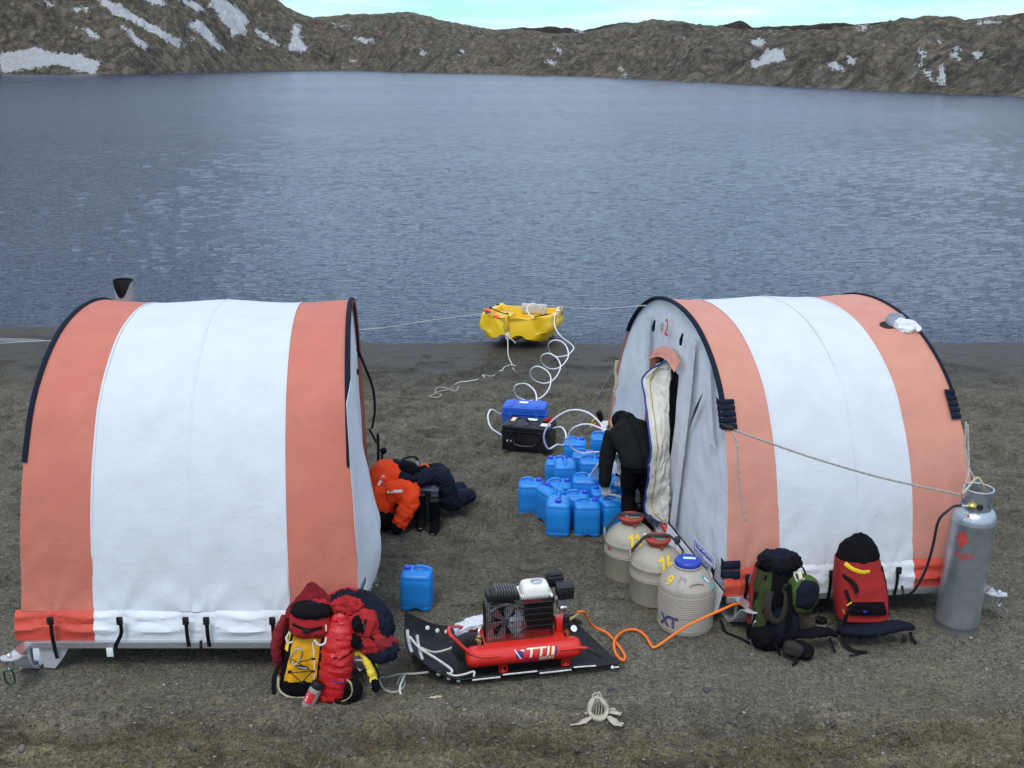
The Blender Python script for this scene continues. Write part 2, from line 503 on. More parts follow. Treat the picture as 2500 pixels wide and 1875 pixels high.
def on_plane(vf, o, ex, ey):
    """lay a flat XY shape on a plane with origin o and axes ex, ey"""
    o, ex, ey = Vector(o), Vector(ex).normalized(), Vector(ey)
    ez = ex.cross(ey).normalized(); ey = ez.cross(ex)
    return [tuple(o + ex * v[0] + ey * v[1] + ez * v[2]) for v in vf[0]], vf[1]

def on_cyl(vf, rad, z, ang):
    """wrap a flat XY shape round a vertical cylinder; ang is the azimuth of its middle, rad may be a function of z"""
    out = []
    for x, y, t in vf[0]:
        r = (rad(z + y) if callable(rad) else rad) + t
        a = ang + x / max(r, 1e-3)
        out.append((r * math.cos(a), r * math.sin(a), z + y))
    return out, vf[1]

def copy_tree(o, parent=None):
    c = o.copy(); COL.objects.link(c)
    if parent is not None: c.parent = parent
    for ch in [x for x in bpy.data.objects if x.parent == o]:
        copy_tree(ch, c)
    return c

# lattice noise for large sheets
def _h(ix, iy, s):
    n = (ix.astype(np.int64) * 374761393 + iy.astype(np.int64) * 668265263 + s * 982451653) & 0x7fffffff
    n = ((n ^ (n >> 13)) * 1274126177) & 0x7fffffff
    return ((n ^ (n >> 16)) & 0xffff) / 65535.0
def vnoise(x, y, s=0):
    ix, iy = np.floor(x), np.floor(y)
    fx, fy = x - ix, y - iy
    fx = fx * fx * fx * (fx * (fx * 6 - 15) + 10); fy = fy * fy * fy * (fy * (fy * 6 - 15) + 10)
    a, b = _h(ix, iy, s), _h(ix + 1, iy, s); c, d = _h(ix, iy + 1, s), _h(ix + 1, iy + 1, s)
    return (a * (1 - fx) + b * fx) * (1 - fy) + (c * (1 - fx) + d * fx) * fy
def fbm(x, y, o=4, s=0, g=0.5):
    r, am, t = 0, 1.0, 0
    for k in range(o):
        r = r + am * vnoise(x, y, s + k * 17); t += am
        am *= g; x, y = x * 2.03 + 11.3, y * 2.03 - 4.7
    return r / t
# ================================================================== ground
def sstep(a, b, x):
    t = np.clip((x - a) / (b - a), 0, 1)
    return t * t * (3 - 2 * t)

LAKE_Z = -0.30
# boot prints: walked trails between the shelters, the boat and the cans, plus scattered ones
PRINTS = []
_pr = random.Random(21)
for (ax_, ay_), (bx_, by_) in (((-0.6, 9.4), (-0.2, 17.6)), ((-0.9, 11.2), (0.9, 17.2)), ((0.9, 12.6), (-3.0, 16.5)), ((-0.3, 8.6), (-0.2, 12.0)), ((0.1, 9.2), (-1.0, 13.5)), ((-2.0, 12.5), (2.0, 14.2)), ((1.2, 13), (4.5, 16.5)), ((-4.5, 12), (-1.5, 15)), ((4.6, 9.5), (5.2, 16)), ((-4.4, 8.5), (-5.2, 14)), ((-0.5, 8.0), (1.0, 9.3)), ((0.3, 11.5), (0.4, 16.8))):
    n_ = int(math.hypot(bx_ - ax_, by_ - ay_) / 0.33)
    an_ = math.atan2(by_ - ay_, bx_ - ax_)
    for k_ in range(n_):
        f_ = k_ / n_
        o_ = 0.11 if k_ % 2 else -0.11
        a2_ = an_ + _pr.uniform(-0.3, 0.3)
        PRINTS.append((ax_ + (bx_ - ax_) * f_ - math.sin(an_) * o_ + _pr.uniform(-.06, .06), ay_ + (by_ - ay_) * f_ + math.cos(an_) * o_ + _pr.uniform(-.06, .06), math.cos(a2_), math.sin(a2_), _pr.uniform(0.018, 0.038)))
for k_ in range(150):
    a2_ = _pr.uniform(0, 6.28)
    PRINTS.append((_pr.uniform(-7, 7), _pr.uniform(9, 17.4), math.cos(a2_), math.sin(a2_), _pr.uniform(0.015, 0.04)))
def ghf(x, y):
    x = np.asarray(x, float); y = np.asarray(y, float)
    ys = 18.5 + 1.25 * sstep(-4.5, -8.5, x) + 0.45 * (fbm(x * 0.55, y * 0.0 + 3, 3, 5) - 0.5) + 0.14 * (fbm(x * 2.6, y * 0.0 + 7, 2, 6) - 0.5)
    t = np.clip((y - (ys - 4.5)) / 4.5, 0, 1)
    h = -0.30 * t ** 1.4
    h = np.where(y > ys, -0.30 - np.minimum((y - ys) * 0.12, 2.2), h)
    # shallow pool behind the beach crest, far left
    pool = np.exp(-((y - (18.42 - 0.03 * (x + 8.7))) / 0.26) ** 2) * sstep(-7.3, -8.3, x)
    h = h - 0.10 * pool
    land = sstep(0.1, -0.4, y - ys)
    camp = 0.03 * (fbm(x * 1.3, y * 1.3, 4, 1) - 0.5)
    dent = vnoise(x * 2.9 + 0.6 * vnoise(x, y, 3), y * 3.4, 9)
    camp = camp - 0.05 * sstep(0.54, 0.70, vnoise(x * 3.7 + 5 + 0.5 * vnoise(x * 2, y * 2, 8), y * 3.2, 29)) * sstep(8.8, 10.8, y) * sstep(17.6, 16.0, y) - 0.06 * sstep(0.58, 0.76, dent) * sstep(8.6, 10.5, y) * sstep(17.2, 15.5, y)
    camp = camp + 0.030 * (fbm(x * 5.2, y * 5.2, 3, 2) - 0.5) * (0.4 + 0.6 * sstep(9, 12, y))
    fg = sstep(7.15, 6.35, y + 0.5 * (fbm(x * 0.5, y * 0.5, 3, 31) - 0.5))
    rid = 0.20 * (fbm(x * 0.55 + 0.3 * y, y * 1.9, 4, 40) - 0.5) + 0.05 * (sstep(0.44, 0.52, fbm(x * 0.9, y * 3.4, 4, 47, 0.6)) - 0.5) + 0.12 * (np.abs(fbm(x * 1.6, y * 4.2, 4, 44, 0.6) - 0.5) * -2 + 0.35)
    clod = 0.035 * sstep(0.62, 0.86, vnoise(x * 8.5, y * 8.5, 51)) + 0.02 * sstep(0.6, 0.85, vnoise(x * 19, y * 19, 52))
    rut = -0.05 * np.exp(-((y - 6.55 - 0.06 * np.sin(x * 1.3)) / 0.10) ** 2) * sstep(-6, -1, x) * sstep(5, 1.5, x)
    fp = np.zeros_like(h)
    for px_, py_, c_, s_, d_ in PRINTS:
        m = (np.abs(x - px_) < 0.24) & (np.abs(y - py_) < 0.24)
        if not m.any(): continue
        dx, dy = x[m] - px_, y[m] - py_
        q = ((dx * c_ + dy * s_) / 0.135) ** 2 + ((-dx * s_ + dy * c_) / 0.052) ** 2
        fp[m] += -d_ * np.exp(-q ** 2) + 0.45 * d_ * np.exp(-((np.sqrt(q) - 1.35) / 0.28) ** 2)
    return h + land * (camp + fp + fg * (rid + clod) + rut * 0.6)
def gh(x, y):
    return float(ghf(np.array([x]), np.array([y]))[0])

def axis_dense(segs):
    a = []
    for lo, hi, st in segs:
        a += list(np.arange(lo, hi - st * 0.25, st))
    a.append(segs[-1][1])
    return np.array(a)
xs = axis_dense([(-460, -60, 50), (-60, -20, 6), (-20, -11, 0.8), (-11, -4.6, 0.09), (-4.6, 4.6, 0.028), (4.6, 11, 0.09), (11, 20, 0.8), (20, 60, 6), (60, 460, 50)])
ysx = axis_dense([(-80, 0, 8), (0, 4.5, 0.3), (4.5, 9.2, 0.026), (9.2, 13.5, 0.038), (13.5, 19.4, 0.05), (19.4, 24, 0.5), (24, 60, 6), (60, 620, 70)])
def sheet_from_axes(name, xs, ys, hf, mat):
    X, Y = np.meshgrid(xs, ys)
    Z = hf(X, Y)
    nx, ny = len(xs), len(ys)
    co = np.stack([X, Y, Z], -1).reshape(-1, 3)
    idx = np.arange(nx * ny).reshape(ny, nx)
    q = np.stack([idx[:-1, :-1], idx[:-1, 1:], idx[1:, 1:], idx[1:, :-1]], -1).reshape(-1, 4)
    me = bpy.data.meshes.new(name)
    me.vertices.add(len(co)); me.vertices.foreach_set('co', co.astype(np.float32).ravel())
    me.loops.add(q.size); me.loops.foreach_set('vertex_index', q.astype(np.int32).ravel())
    me.polygons.add(len(q)); me.polygons.foreach_set('loop_start', np.arange(0, q.size, 4, dtype=np.int32))
    me.update(calc_edges=True)
    me.polygons.foreach_set('use_smooth', np.ones(len(q), dtype=bool))
    me.materials.append(mat)
    o = bpy.data.objects.new(name, me); COL.objects.link(o)
    return o

class NT:
    """small helper for node chains"""
    def __init__(s, name):
        s.m, s.nt, s.b = _nt(name)
        s.tc = s.nt.nodes.new('ShaderNodeTexCoord')
    def link(s, a, b): s.nt.links.new(a, b)
    def noise(s, sc, det=5, rough=0.5, vec=None, dist=0.0):
        n = s.nt.nodes.new('ShaderNodeTexNoise'); n.inputs['Scale'].default_value = sc; n.inputs['Detail'].default_value = det
        n.inputs['Roughness'].default_value = rough; n.inputs['Distortion'].default_value = dist
        s.link(vec or s.tc.outputs['Object'], n.inputs['Vector']); return n.outputs[0]
    def voro(s, sc, vec=None, feat='F1', out='Color'):
        n = s.nt.nodes.new('ShaderNodeTexVoronoi'); n.feature = feat; n.inputs['Scale'].default_value = sc
        s.link(vec or s.tc.outputs['Object'], n.inputs['Vector']); return n.outputs[out]
    def map(s, sc=(1, 1, 1), rot=(0, 0, 0)):
        n = s.nt.nodes.new('ShaderNodeMapping'); n.inputs['Scale'].default_value = sc; n.inputs['Rotation'].default_value = rot
        s.link(s.tc.outputs['Object'], n.inputs['Vector']); return n.outputs[0]
    def rng(s, v, a, b, c=0.0, d=1.0, smooth=False):
        n = s.nt.nodes.new('ShaderNodeMapRange'); n.inputs[1].default_value = a; n.inputs[2].default_value = b
        n.inputs[3].default_value = c; n.inputs[4].default_value = d
        if smooth: n.interpolation_type = 'SMOOTHSTEP'
        s.link(v, n.inputs[0]); return n.outputs[0]
    def mth(s, op, a, b):
        n = s.nt.nodes.new('ShaderNodeMath'); n.operation = op
        for i, v in enumerate((a, b)):
            if isinstance(v, (int, float)): n.inputs[i].default_value = v
            else: s.link(v, n.inputs[i])
        return n.outputs[0]
    def mix(s, f, a, b, mode='MIX'):
        n = s.nt.nodes.new('ShaderNodeMix'); n.data_type = 'RGBA'; n.blend_type = mode
        if isinstance(f, (int, float)): n.inputs[0].default_value = f
        else: s.link(f, n.inputs[0])
        for i, v in ((6, a), (7, b)):
            if isinstance(v, tuple): n.inputs[i].default_value = (*v, 1)
            else: s.link(v, n.inputs[i])
        return n.outputs[2]
    def bump(s, h, st, di, nrm=None):
        n = s.nt.nodes.new('ShaderNodeBump'); n.inputs['Strength'].default_value = st; n.inputs['Distance'].default_value = di
        s.link(h, n.inputs['Height'])
        if nrm is not None: s.link(nrm, n.inputs['Normal'])
        return n.outputs[0]
    def attr(s, name):
        n = s.nt.nodes.new('ShaderNodeAttribute'); n.attribute_name = name; return n.outputs['Fac']
    def pos(s):
        g = s.nt.nodes.new('ShaderNodeNewGeometry')
        n = s.nt.nodes.new('ShaderNodeSeparateXYZ'); s.link(g.outputs['Position'], n.inputs[0]); return n.outputs

# gravelly dark sand: grey grit, brown silt towards the bank in front, wet by the water
g = NT('beach_sand')
P = g.pos()
big = g.noise(0.55, 6, 0.6)
mid = g.noise(3.2, 6, 0.6)
fine = g.noise(55, 3, 0.7)
grit = g.noise(170, 2, 0.7)
c = g.mix(g.rng(mid, 0.36, 0.62), (0.092, 0.082, 0.061), (0.140, 0.127, 0.097))
brown = g.rng(g.mth('ADD', g.mth('MULTIPLY', P[1], -0.55), g.mth('MULTIPLY', big, 4.2)), -1.95, -1.45, 0, 0.95, True)
bcol = g.mix(g.rng(g.noise(1.4, 7, 0.65, g.map((1, 2.6, 1))), 0.36, 0.66), (0.064, 0.048, 0.026), (0.172, 0.145, 0.090))
c = g.mix(brown, c, bcol)
stain = g.rng(g.noise(1.7, 6, 0.6, g.map((0.8, 2.4, 1), (0, 0, 0.15))), 0.57, 0.69, 0, 0.75, True)
c = g.mix(stain, c, (0.045, 0.036, 0.024))
strip = g.mth('MULTIPLY', g.rng(g.mth('ADD', P[1], g.mth('MULTIPLY', big, 1.6)), 7.25, 7.75, 0, 1, True), g.rng(g.mth('ADD', P[1], g.mth('MULTIPLY', big, 1.6)), 9.6, 8.5, 0, 1, True))
c = g.mix(g.mth('MULTIPLY', strip, 0.55), c, (0.164, 0.152, 0.120))
coarse = g.noise(10, 5, 0.7)
gran = g.noise(28, 3, 0.7)
c = g.mix(1.0, c, g.mix(g.rng(coarse, 0.32, 0.66), (0.72, 0.72, 0.72), (1.22, 1.22, 1.21)), 'MULTIPLY')
c = g.mix(1.0, c, g.mix(g.rng(gran, 0.30, 0.70), (0.62, 0.62, 0.62), (1.38, 1.38, 1.36)), 'MULTIPLY')
c = g.mix(1.0, c, g.mix(g.rng(fine, 0.3, 0.7), (0.42, 0.42, 0.42), (1.62, 1.61, 1.58)), 'MULTIPLY')
pale = g.rng(g.noise(1.1, 5, 0.7, g.map((0.45, 4.0, 1), (0, 0, -0.06))), 0.64, 0.72, 0, 0.5, True)
c = g.mix(g.mth('MULTIPLY', pale, brown), c, (0.24, 0.21, 0.155))
c = g.mix(1.0, c, g.mix(g.rng(grit, 0.3, 0.72), (0.55, 0.55, 0.56), (1.5, 1.49, 1.46)), 'MULTIPLY')
speck = g.rng(g.noise(120, 1, 0.5), 0.70, 0.78)
c = g.mix(g.mth('MULTIPLY', speck, 0.55), c, (0.30, 0.29, 0.26))
wet = g.rng(g.mth('ADD', P[1], g.mth('MULTIPLY', mid, 2.2)), 15.0, 17.9, 0, 0.74, True)
c = g.mix(wet, c, (0.026, 0.021, 0.017))
g.link(c, g.b.inputs['Base Color'])
g.link(g.rng(wet, 0, 0.74, 0.95, 0.5), g.b.inputs['Roughness'])
g.b.inputs['Specular IOR Level'].default_value = 0.25
nb = g.bump(mid, 0.35, 0.06)
nb = g.bump(coarse, 0.6, 0.05, nb)
nb = g.bump(gran, 0.8, 0.03, nb)
nb = g.bump(fine, 0.9, 0.018, nb)
nb = g.bump(grit, 0.6, 0.007, nb)
g.link(nb, g.b.inputs['Normal'])
beach = struct(sheet_from_axes('beach', xs, ysx, ghf, g.m))

# ------------------------------------------------------------------ loose stones
def stones(name, n, place, size, colour_lo, colour_hi, seed):
    rnd = np.random.RandomState(seed)
    ico = bmesh.new(); bmesh.ops.create_icosphere(ico, subdivisions=1, radius=1.0)
    IV, IF = bm_out(ico)
    IV = np.array(IV); IF = np.array(IF)
    xy = place(rnd, n)
    z = ghf(xy[:, 0], xy[:, 1])
    s = size(rnd, len(xy), xy)
    rots = rnd.rand(len(xy)) * 6.283
    ax = 0.5 + 1.0 * rnd.rand(len(xy), 3); ax[:, 2] *= 0.58
    V = IV[None] * (1 + 0.75 * (rnd.rand(len(xy), len(IV), 1) - 0.5)) * ax[:, None] * s[:, None, None]
    cr, sr = np.cos(rots)[:, None], np.sin(rots)[:, None]
    X = V[..., 0] * cr - V[..., 1] * sr + xy[:, 0:1]; Y = V[..., 0] * sr + V[..., 1] * cr + xy[:, 1:2]
    Z = V[..., 2] + z[:, None] + (0.25 * s)[:, None]
    co = np.stack([X, Y, Z], -1).reshape(-1, 3)
    F = (IF[None] + (np.arange(len(xy)) * len(IV))[:, None, None]).reshape(-1, 3)
    me = bpy.data.meshes.new(name)
    me.vertices.add(len(co)); me.vertices.foreach_set('co', co.astype(np.float32).ravel())
    me.loops.add(F.size); me.loops.foreach_set('vertex_index', F.astype(np.int32).ravel())
    me.polygons.add(len(F)); me.polygons.foreach_set('loop_start', np.arange(0, F.size, 3, dtype=np.int32))
    me.update(calc_edges=True)
    at = me.attributes.new('shade', 'FLOAT', 'POINT')
    at.data.foreach_set('value', np.repeat(rnd.rand(len(xy)), len(IV)).astype(np.float32))
    k = NT(name + '_rock')
    cc = k.mix(k.attr('shade'), colour_lo, colour_hi)
    cc = k.mix(1.0, cc, k.mix(k.rng(k.noise(40, 4), 0.3, 0.7), (0.7, 0.7, 0.7), (1.3, 1.3, 1.3)), 'MULTIPLY')
    k.link(cc, k.b.inputs['Base Color']); k.b.inputs['Roughness'].default_value = 0.9
    k.link(k.bump(k.noise(60, 4), 0.5, 0.01), k.b.inputs['Normal'])
    me.materials.append(k.m)
    o = bpy.data.objects.new(name, me); COL.objects.link(o)
    return struct(o, 'stuff')

def near_place(rnd, n):
    y = 4.9 + 4.4 * rnd.rand(n) ** 1.5
    x = (rnd.rand(n) - 0.5) * 2 * (0.62 * y)
    k = vnoise(x * 1.3, y * 2.2, 77) + 0.25 * rnd.rand(n)
    keep = k > 0.42
    return np.stack([x, y], -1)[keep]
def far_place(rnd, n):
    y = 8.5 + 9.0 * rnd.rand(n)
    x = (rnd.rand(n) - 0.5) * 2 * (0.60 * y)
    return np.stack([x, y], -1)
stones('gravel', 32000, near_place, lambda r, n, p: 0.0032 + 0.012 * r.rand(n) ** 5, (0.060, 0.056, 0.050), (0.165, 0.155, 0.132), 3)
stones('pale_gravel', 1300, near_place, lambda r, n, p: 0.003 + 0.009 * r.rand(n) ** 3, (0.16, 0.15, 0.13), (0.42, 0.40, 0.36), 4)
stones('far_gravel', 4000, far_place, lambda r, n, p: 0.004 + 0.012 * r.rand(n) ** 5, (0.065, 0.060, 0.053), (0.19, 0.18, 0.16), 5)
def rock_place(rnd, n):
    y = 5.2 + 2.0 * rnd.rand(n)
    return np.stack([(rnd.rand(n) - 0.5) * 2 * (0.6 * y), y], -1)
stones('rubble', 110, rock_place, lambda r, n, p: 0.010 + 0.026 * r.rand(n) ** 3, (0.045, 0.042, 0.040), (0.13, 0.118, 0.10), 6)

# ------------------------------------------------------------------ lake
w = NT('lake_water')
w.b.inputs['Base Color'].default_value = (0.010, 0.024, 0.058, 1)
w.b.inputs['IOR'].default_value = 1.235
w.link(w.rng(w.pos()[1], 22, 110, 0.05, 0.20, True), w.b.inputs['Roughness'])
mp1 = w.map((0.9, 2.3, 1), (0, 0, 0.30))
mp2 = w.map((1.3, 3.2, 1), (0, 0, -0.22))
a2 = w.noise(2.6, 3, 0.55, mp2, 0.4)
a3 = w.noise(8.0, 2, 0.5, mp1)
far = w.noise(0.9, 3, 0.6, mp1, 0.3)
hgt = w.mth('ADD', w.mth('MULTIPLY', a2, 0.30), w.mth('ADD', w.mth('MULTIPLY', a3, 0.06), w.mth('MULTIPLY', far, w.rng(w.pos()[1], 40, 120, 0.0, 0.30))))
gust = w.rng(w.noise(0.03, 4, 0.55, w.map((0.45, 1.3, 1))), 0.3, 0.7, 0.6, 1.2)
w.link(w.bump(w.mth('MULTIPLY', hgt, gust), 1.0, 0.16), w.b.inputs['Normal'])
_rw = np.random.RandomState(11)
BANDS = []
for j in range(11):
    lam0 = 0.15 * 1.42 ** j
    comp = []
    for k in range(5):
        lam = lam0 * (0.84 + 0.34 * _rw.rand())
        th = R(-90 + 16 + _rw.randn() * 24)
        comp.append((2 * math.pi / lam, math.cos(th), math.sin(th), 0.040 / (2 * math.pi / lam), _rw.rand() * 6.283))
    BANDS.append((lam0, comp))
def lake_h(x, y):
    z = np.zeros_like(x)
    for lam0, comp in BANDS:
        q = np.log(lam0 / (0.0098 * np.maximum(y, 17)))
        wgt = sstep(-0.12, 0.18, q) * sstep(1.0, 0.5, q)
        m = wgt.max(axis=1) > 0
        if not m.any(): continue
        xx, yy = x[m], y[m]
        b = np.zeros_like(xx)
        for k, c, s_, a_, p in comp: b += a_ * np.sin(k * (c * xx + s_ * yy) + p)
        z[m] += b * wgt[m] * (0.75 + 0.5 * fbm(xx / lam0 * 0.13, yy / lam0 * 0.2, 2, 91))
    gusty = 0.75 + 0.5 * fbm(x * 0.035, y * 0.05, 3, 95)
    calm = sstep(0.0, 2.6, y - 18.4 - 1.2 * sstep(-4.5, -8.5, x))
    return LAKE_Z + z * gusty * (0.10 + 0.90 * calm) * (1 - 0.48 * sstep(24, 85, y))
# the sheet opens out with distance so that the ripples stay resolved
def lake_sheet():
    ys = [17.6]
    while ys[-1] < 520: ys.append(ys[-1] * 1.0038)
    ys = np.array(ys)
    tn = np.concatenate([np.linspace(-1.5, -0.66, 12)[:-1], np.linspace(-0.66, 0.66, 380), np.linspace(0.66, 1.5, 12)[1:]])
    Y = np.repeat(ys[:, None], len(tn), 1); X = Y * tn[None]
    Z = lake_h(X, Y)
    nx, ny = len(tn), len(ys)
    idx = np.arange(nx * ny).reshape(ny, nx)
    q = np.stack([idx[:-1, :-1], idx[:-1, 1:], idx[1:, 1:], idx[1:, :-1]], -1).reshape(-1, 4)
    me = bpy.data.meshes.new('lake')
    me.vertices.add(nx * ny); me.vertices.foreach_set('co', np.stack([X, Y, Z], -1).reshape(-1).astype(np.float32))
    me.loops.add(q.size); me.loops.foreach_set('vertex_index', q.astype(np.int32).ravel())
    me.polygons.add(len(q)); me.polygons.foreach_set('loop_start', np.arange(0, q.size, 4, dtype=np.int32))
    me.update(calc_edges=True)
    me.polygons.foreach_set('use_smooth', np.ones(len(q), dtype=bool))
    me.materials.append(w.m)
    o = bpy.data.objects.new('lake', me); COL.objects.link(o)
    return struct(o)
lake_sheet()

pool_v = [(-8.15, 18.40), (-8.4, 18.53), (-9.2, 18.60), (-10.4, 18.66), (-12, 18.66), (-12, 18.42), (-10.2, 18.32), (-9.0, 18.27), (-8.3, 18.32)]
pz = -0.245
pw = NT('pool_water')
pw.b.inputs['Base Color'].default_value = (0.02, 0.022, 0.024, 1); pw.b.inputs['Roughness'].default_value = 0.04; pw.b.inputs['IOR'].default_value = 1.235
pw.link(pw.bump(pw.noise(6, 2), 0.15, 0.02), pw.b.inputs['Normal'])
pc = spline([(x, y, 0) for x, y in pool_v], 4, True)
struct(mesh_obj('pool_water', ([(p.x, p.y, pz) for p in pc], [tuple(range(len(pc)))]), pw.m))

# ------------------------------------------------------------------ far shore: hills round the lake
FOC, HZ, CH, COSP = 2650.0, 140.0, 4.5, math.cos(R(16.7488))
SINP = math.sin(R(16.7488))
def azim(px): return (px - 1250.0) / FOC * COSP                     # tangent of bearing, near the horizon
def shore_d(py): return (CH - LAKE_Z) * FOC / (COSP ** 2 * (py - HZ)) - 4.5 * SINP / COSP
def rise(py): return (HZ - py) / FOC * COSP ** 2                    # tangent of elevation
S_PX = [-900, -500, -150, 0, 200, 340, 420, 500, 650, 800, 880, 960, 1100, 1250, 1504, 1815, 2256, 2500, 2800, 3200]
S_PY = [215, 195, 184, 181.5, 181.5, 181, 179.8, 177.8, 174.2, 171.8, 173, 176, 179, 183, 190, 206, 228, 237, 255, 290]
C_PX = [-900, -400, 0, 300, 450, 560, 630, 680, 720, 770, 800, 850, 940, 1000, 1040, 1100, 1160, 1210, 1250, 1330, 1420, 1480, 1521, 1560, 1589, 1657, 1736, 1800, 1850, 2030, 2120, 2256, 2318, 2345, 2420, 2500, 2800, 3200]
C_PY = [-520, -430, -360, -280, -190, -110, -45, 0, 28, 46, 44, 38, 35, 33, 41, 57, 68, 76, 72, 82, 84, 70, 60, 58, 51, 57, 68, 74, 79, 74, 68, 42, 45, 55, 47, 36, 10, -40]
SNOW = [  # outlines of the snow patches, as bearing and elevation read off the photograph
    [(0, 132), (60, 120), (98, 112), (120, 128), (180, 130), (235, 145), (247, 155), (228, 180), (185, 172), (150, 158), (110, 162), (60, 168), (20, 180), (0, 175)],
    [(250, -8), (300, 12), (340, 35), (395, 68), (440, 95), (456, 116), (430, 108), (380, 80), (330, 52), (290, 35), (262, 15)],
    [(165, 54), (200, 62), (230, 75), (256, 98), (235, 92), (205, 72)],
    [(295, 45), (320, 70), (350, 100), (370, 110), (352, 124), (330, 100), (310, 75)],
    [(345, -6), (400, -6), (425, 20), (390, 12)],
    [(430, -6), (480, 5), (510, 22), (520, 35), (480, 22)],
    [(510, 0), (560, 2), (600, 30), (615, 52), (600, 70), (615, 92), (585, 80), (565, 95), (570, 70), (545, 50), (530, 20)],
    [(460, 60), (495, 48), (520, 75), (530, 100), (556, 122), (530, 122), (505, 95)],
    [(725, 52), (738, 66), (735, 90), (752, 112), (748, 128), (720, 124), (700, 124), (716, 100), (715, 75)],
    [(620, 60), (650, 80), (690, 112), (680, 114), (640, 92)],
    [(620, 104), (650, 122), (640, 126)],
    [(464, 86), (480, 92), (478, 102), (462, 96)], [(120, 0), (150, 12), (148, 20), (118, 8)], [(190, 18), (232, 22), (225, 34), (190, 30)],
    [(856, 138), (872, 148), (868, 156), (856, 150)], [(820, 132), (830, 142), (822, 140)],
    [(810, 57), (865, 62), (862, 66), (812, 62)], [(870, 92), (925, 96), (900, 106), (868, 100)],
    [(1030, 120), (1042, 124), (1036, 142), (1026, 132)], [(1128, 112), (1138, 126), (1128, 134), (1120, 122)],
    [(1826, 98), (1868, 92), (1862, 106), (1845, 120), (1836, 106)],
    [(1870, 118), (1908, 118), (1912, 138), (1930, 148), (1890, 150), (1860, 158), (1836, 170), (1828, 140), (1850, 150), (1866, 132)],
    [(2018, 152), (2040, 150), (2064, 172), (2040, 172)], [(2064, 132), (2092, 142), (2080, 166), (2068, 150)],
    [(2278, 92), (2296, 98), (2304, 110), (2280, 102)], [(2310, 108), (2350, 114), (2358, 122), (2330, 122)], [(2316, 120), (2332, 128), (2346, 158), (2325, 142)],
    [(2240, 112), (2252, 118), (2262, 160), (2290, 196), (2300, 206), (2280, 200), (2258, 170), (2250, 140)],
    [(2296, 140), (2306, 160), (2318, 208), (2304, 205), (2300, 180)], [(2370, 130), (2400, 124), (2398, 140), (2378, 142)],
    [(2238, 145), (2246, 150), (2246, 185), (2240, 165)], [(1510, 160), (1535, 172), (1518, 176), (1508, 168)], [(1340, 105), (1370, 120), (1378, 140), (1362, 125)],
    [(1330, 145), (1365, 150), (1352, 160), (1338, 158)], [(1516, 180), (1535, 186), (1520, 190)], [(1662, 82), (1672, 88), (1664, 94)],
    [(1390, 70), (1430, 72), (1425, 80), (1392, 76)], [(1840, 72), (1900, 74), (1880, 78), (1845, 77)], [(2370, 52), (2440, 46), (2410, 58), (2372, 58)], [(2070, 70), (2120, 60), (2110, 72), (2072, 74)],
]
def in_poly(px, py, poly):
    ins = np.zeros(px.shape, bool)
    n = len(poly)
    for i in range(n):
        x1, y1 = poly[i]; x2, y2 = poly[(i + 1) % n]
        if y1 == y2: continue
        c = ((y1 > py) != (y2 > py)) & (px < (x2 - x1) * (py - y1) / (y2 - y1) + x1)
        ins ^= c
    return ins

def rock_mat(name, c1, c2, c3, sc, snow=True):
    k = NT(name)
    n1 = k.noise(0.05 * sc, 6, 0.6); n2 = k.noise(0.45 * sc, 6, 0.65); n3 = k.noise(1.6 * sc, 5, 0.7)
    v = k.voro(0.55 * sc, None, 'F1', 'Color')
    vd = k.voro(0.55 * sc, None, 'F1', 'Distance')
    c = k.mix(k.rng(n1, 0.42, 0.58), c1, c2)
    c = k.mix(k.rng(n2, 0.40, 0.70), c, c3)
    bw = k.nt.nodes.new('ShaderNodeRGBToBW'); k.link(v, bw.inputs[0])
    c = k.mix(1.0, c, k.mix(bw.outputs[0], (0.58, 0.58, 0.59), (1.38, 1.36, 1.30)), 'MULTIPLY')
    c = k.mix(1.0, c, k.mix(k.rng(n3, 0.3, 0.7), (0.50, 0.50, 0.52), (1.5, 1.48, 1.42)), 'MULTIPLY')
    c = k.mix(1.0, c, k.mix(k.rng(vd, 0.15, 0.75), (1.16, 1.15, 1.13), (0.80, 0.80, 0.82)), 'MULTIPLY')  # crevice shade between boulders painted in: cells darken towards their edges
    crag = k.rng(k.noise(0.16 * sc, 5, 0.7, k.map((1, 1, 0.45)), 1.5), 0.52, 0.64)
    c = k.mix(k.mth('MULTIPLY', crag, 0.6), c, (0.036, 0.033, 0.030))  # dark bands put the shade of cracks and relief into the rock colour
    if snow:
        s = k.rng(k.mth('ADD', k.attr('snow'), k.mth('ADD', k.mth('MULTIPLY', k.mth('SUBTRACT', n3, 0.5), 1.7), k.mth('MULTIPLY', k.mth('SUBTRACT', n2, 0.5), 1.5))), 0.42, 0.58)
        c = k.mix(s, c, (0.52, 0.53, 0.545))
    k.link(c, k.b.inputs['Base Color'])
    k.b.inputs['Roughness'].default_value = 0.95; k.b.inputs['Specular IOR Level'].default_value = 0.1
    nb = k.bump(n2, 0.8, 2.0 / sc)
    nb = k.bump(k.mth('ADD', n3, k.mth('MULTIPLY', vd, -0.4)), 0.8, 0.8 / sc, nb)
    k.link(nb, k.b.inputs['Normal'])
    return k.m

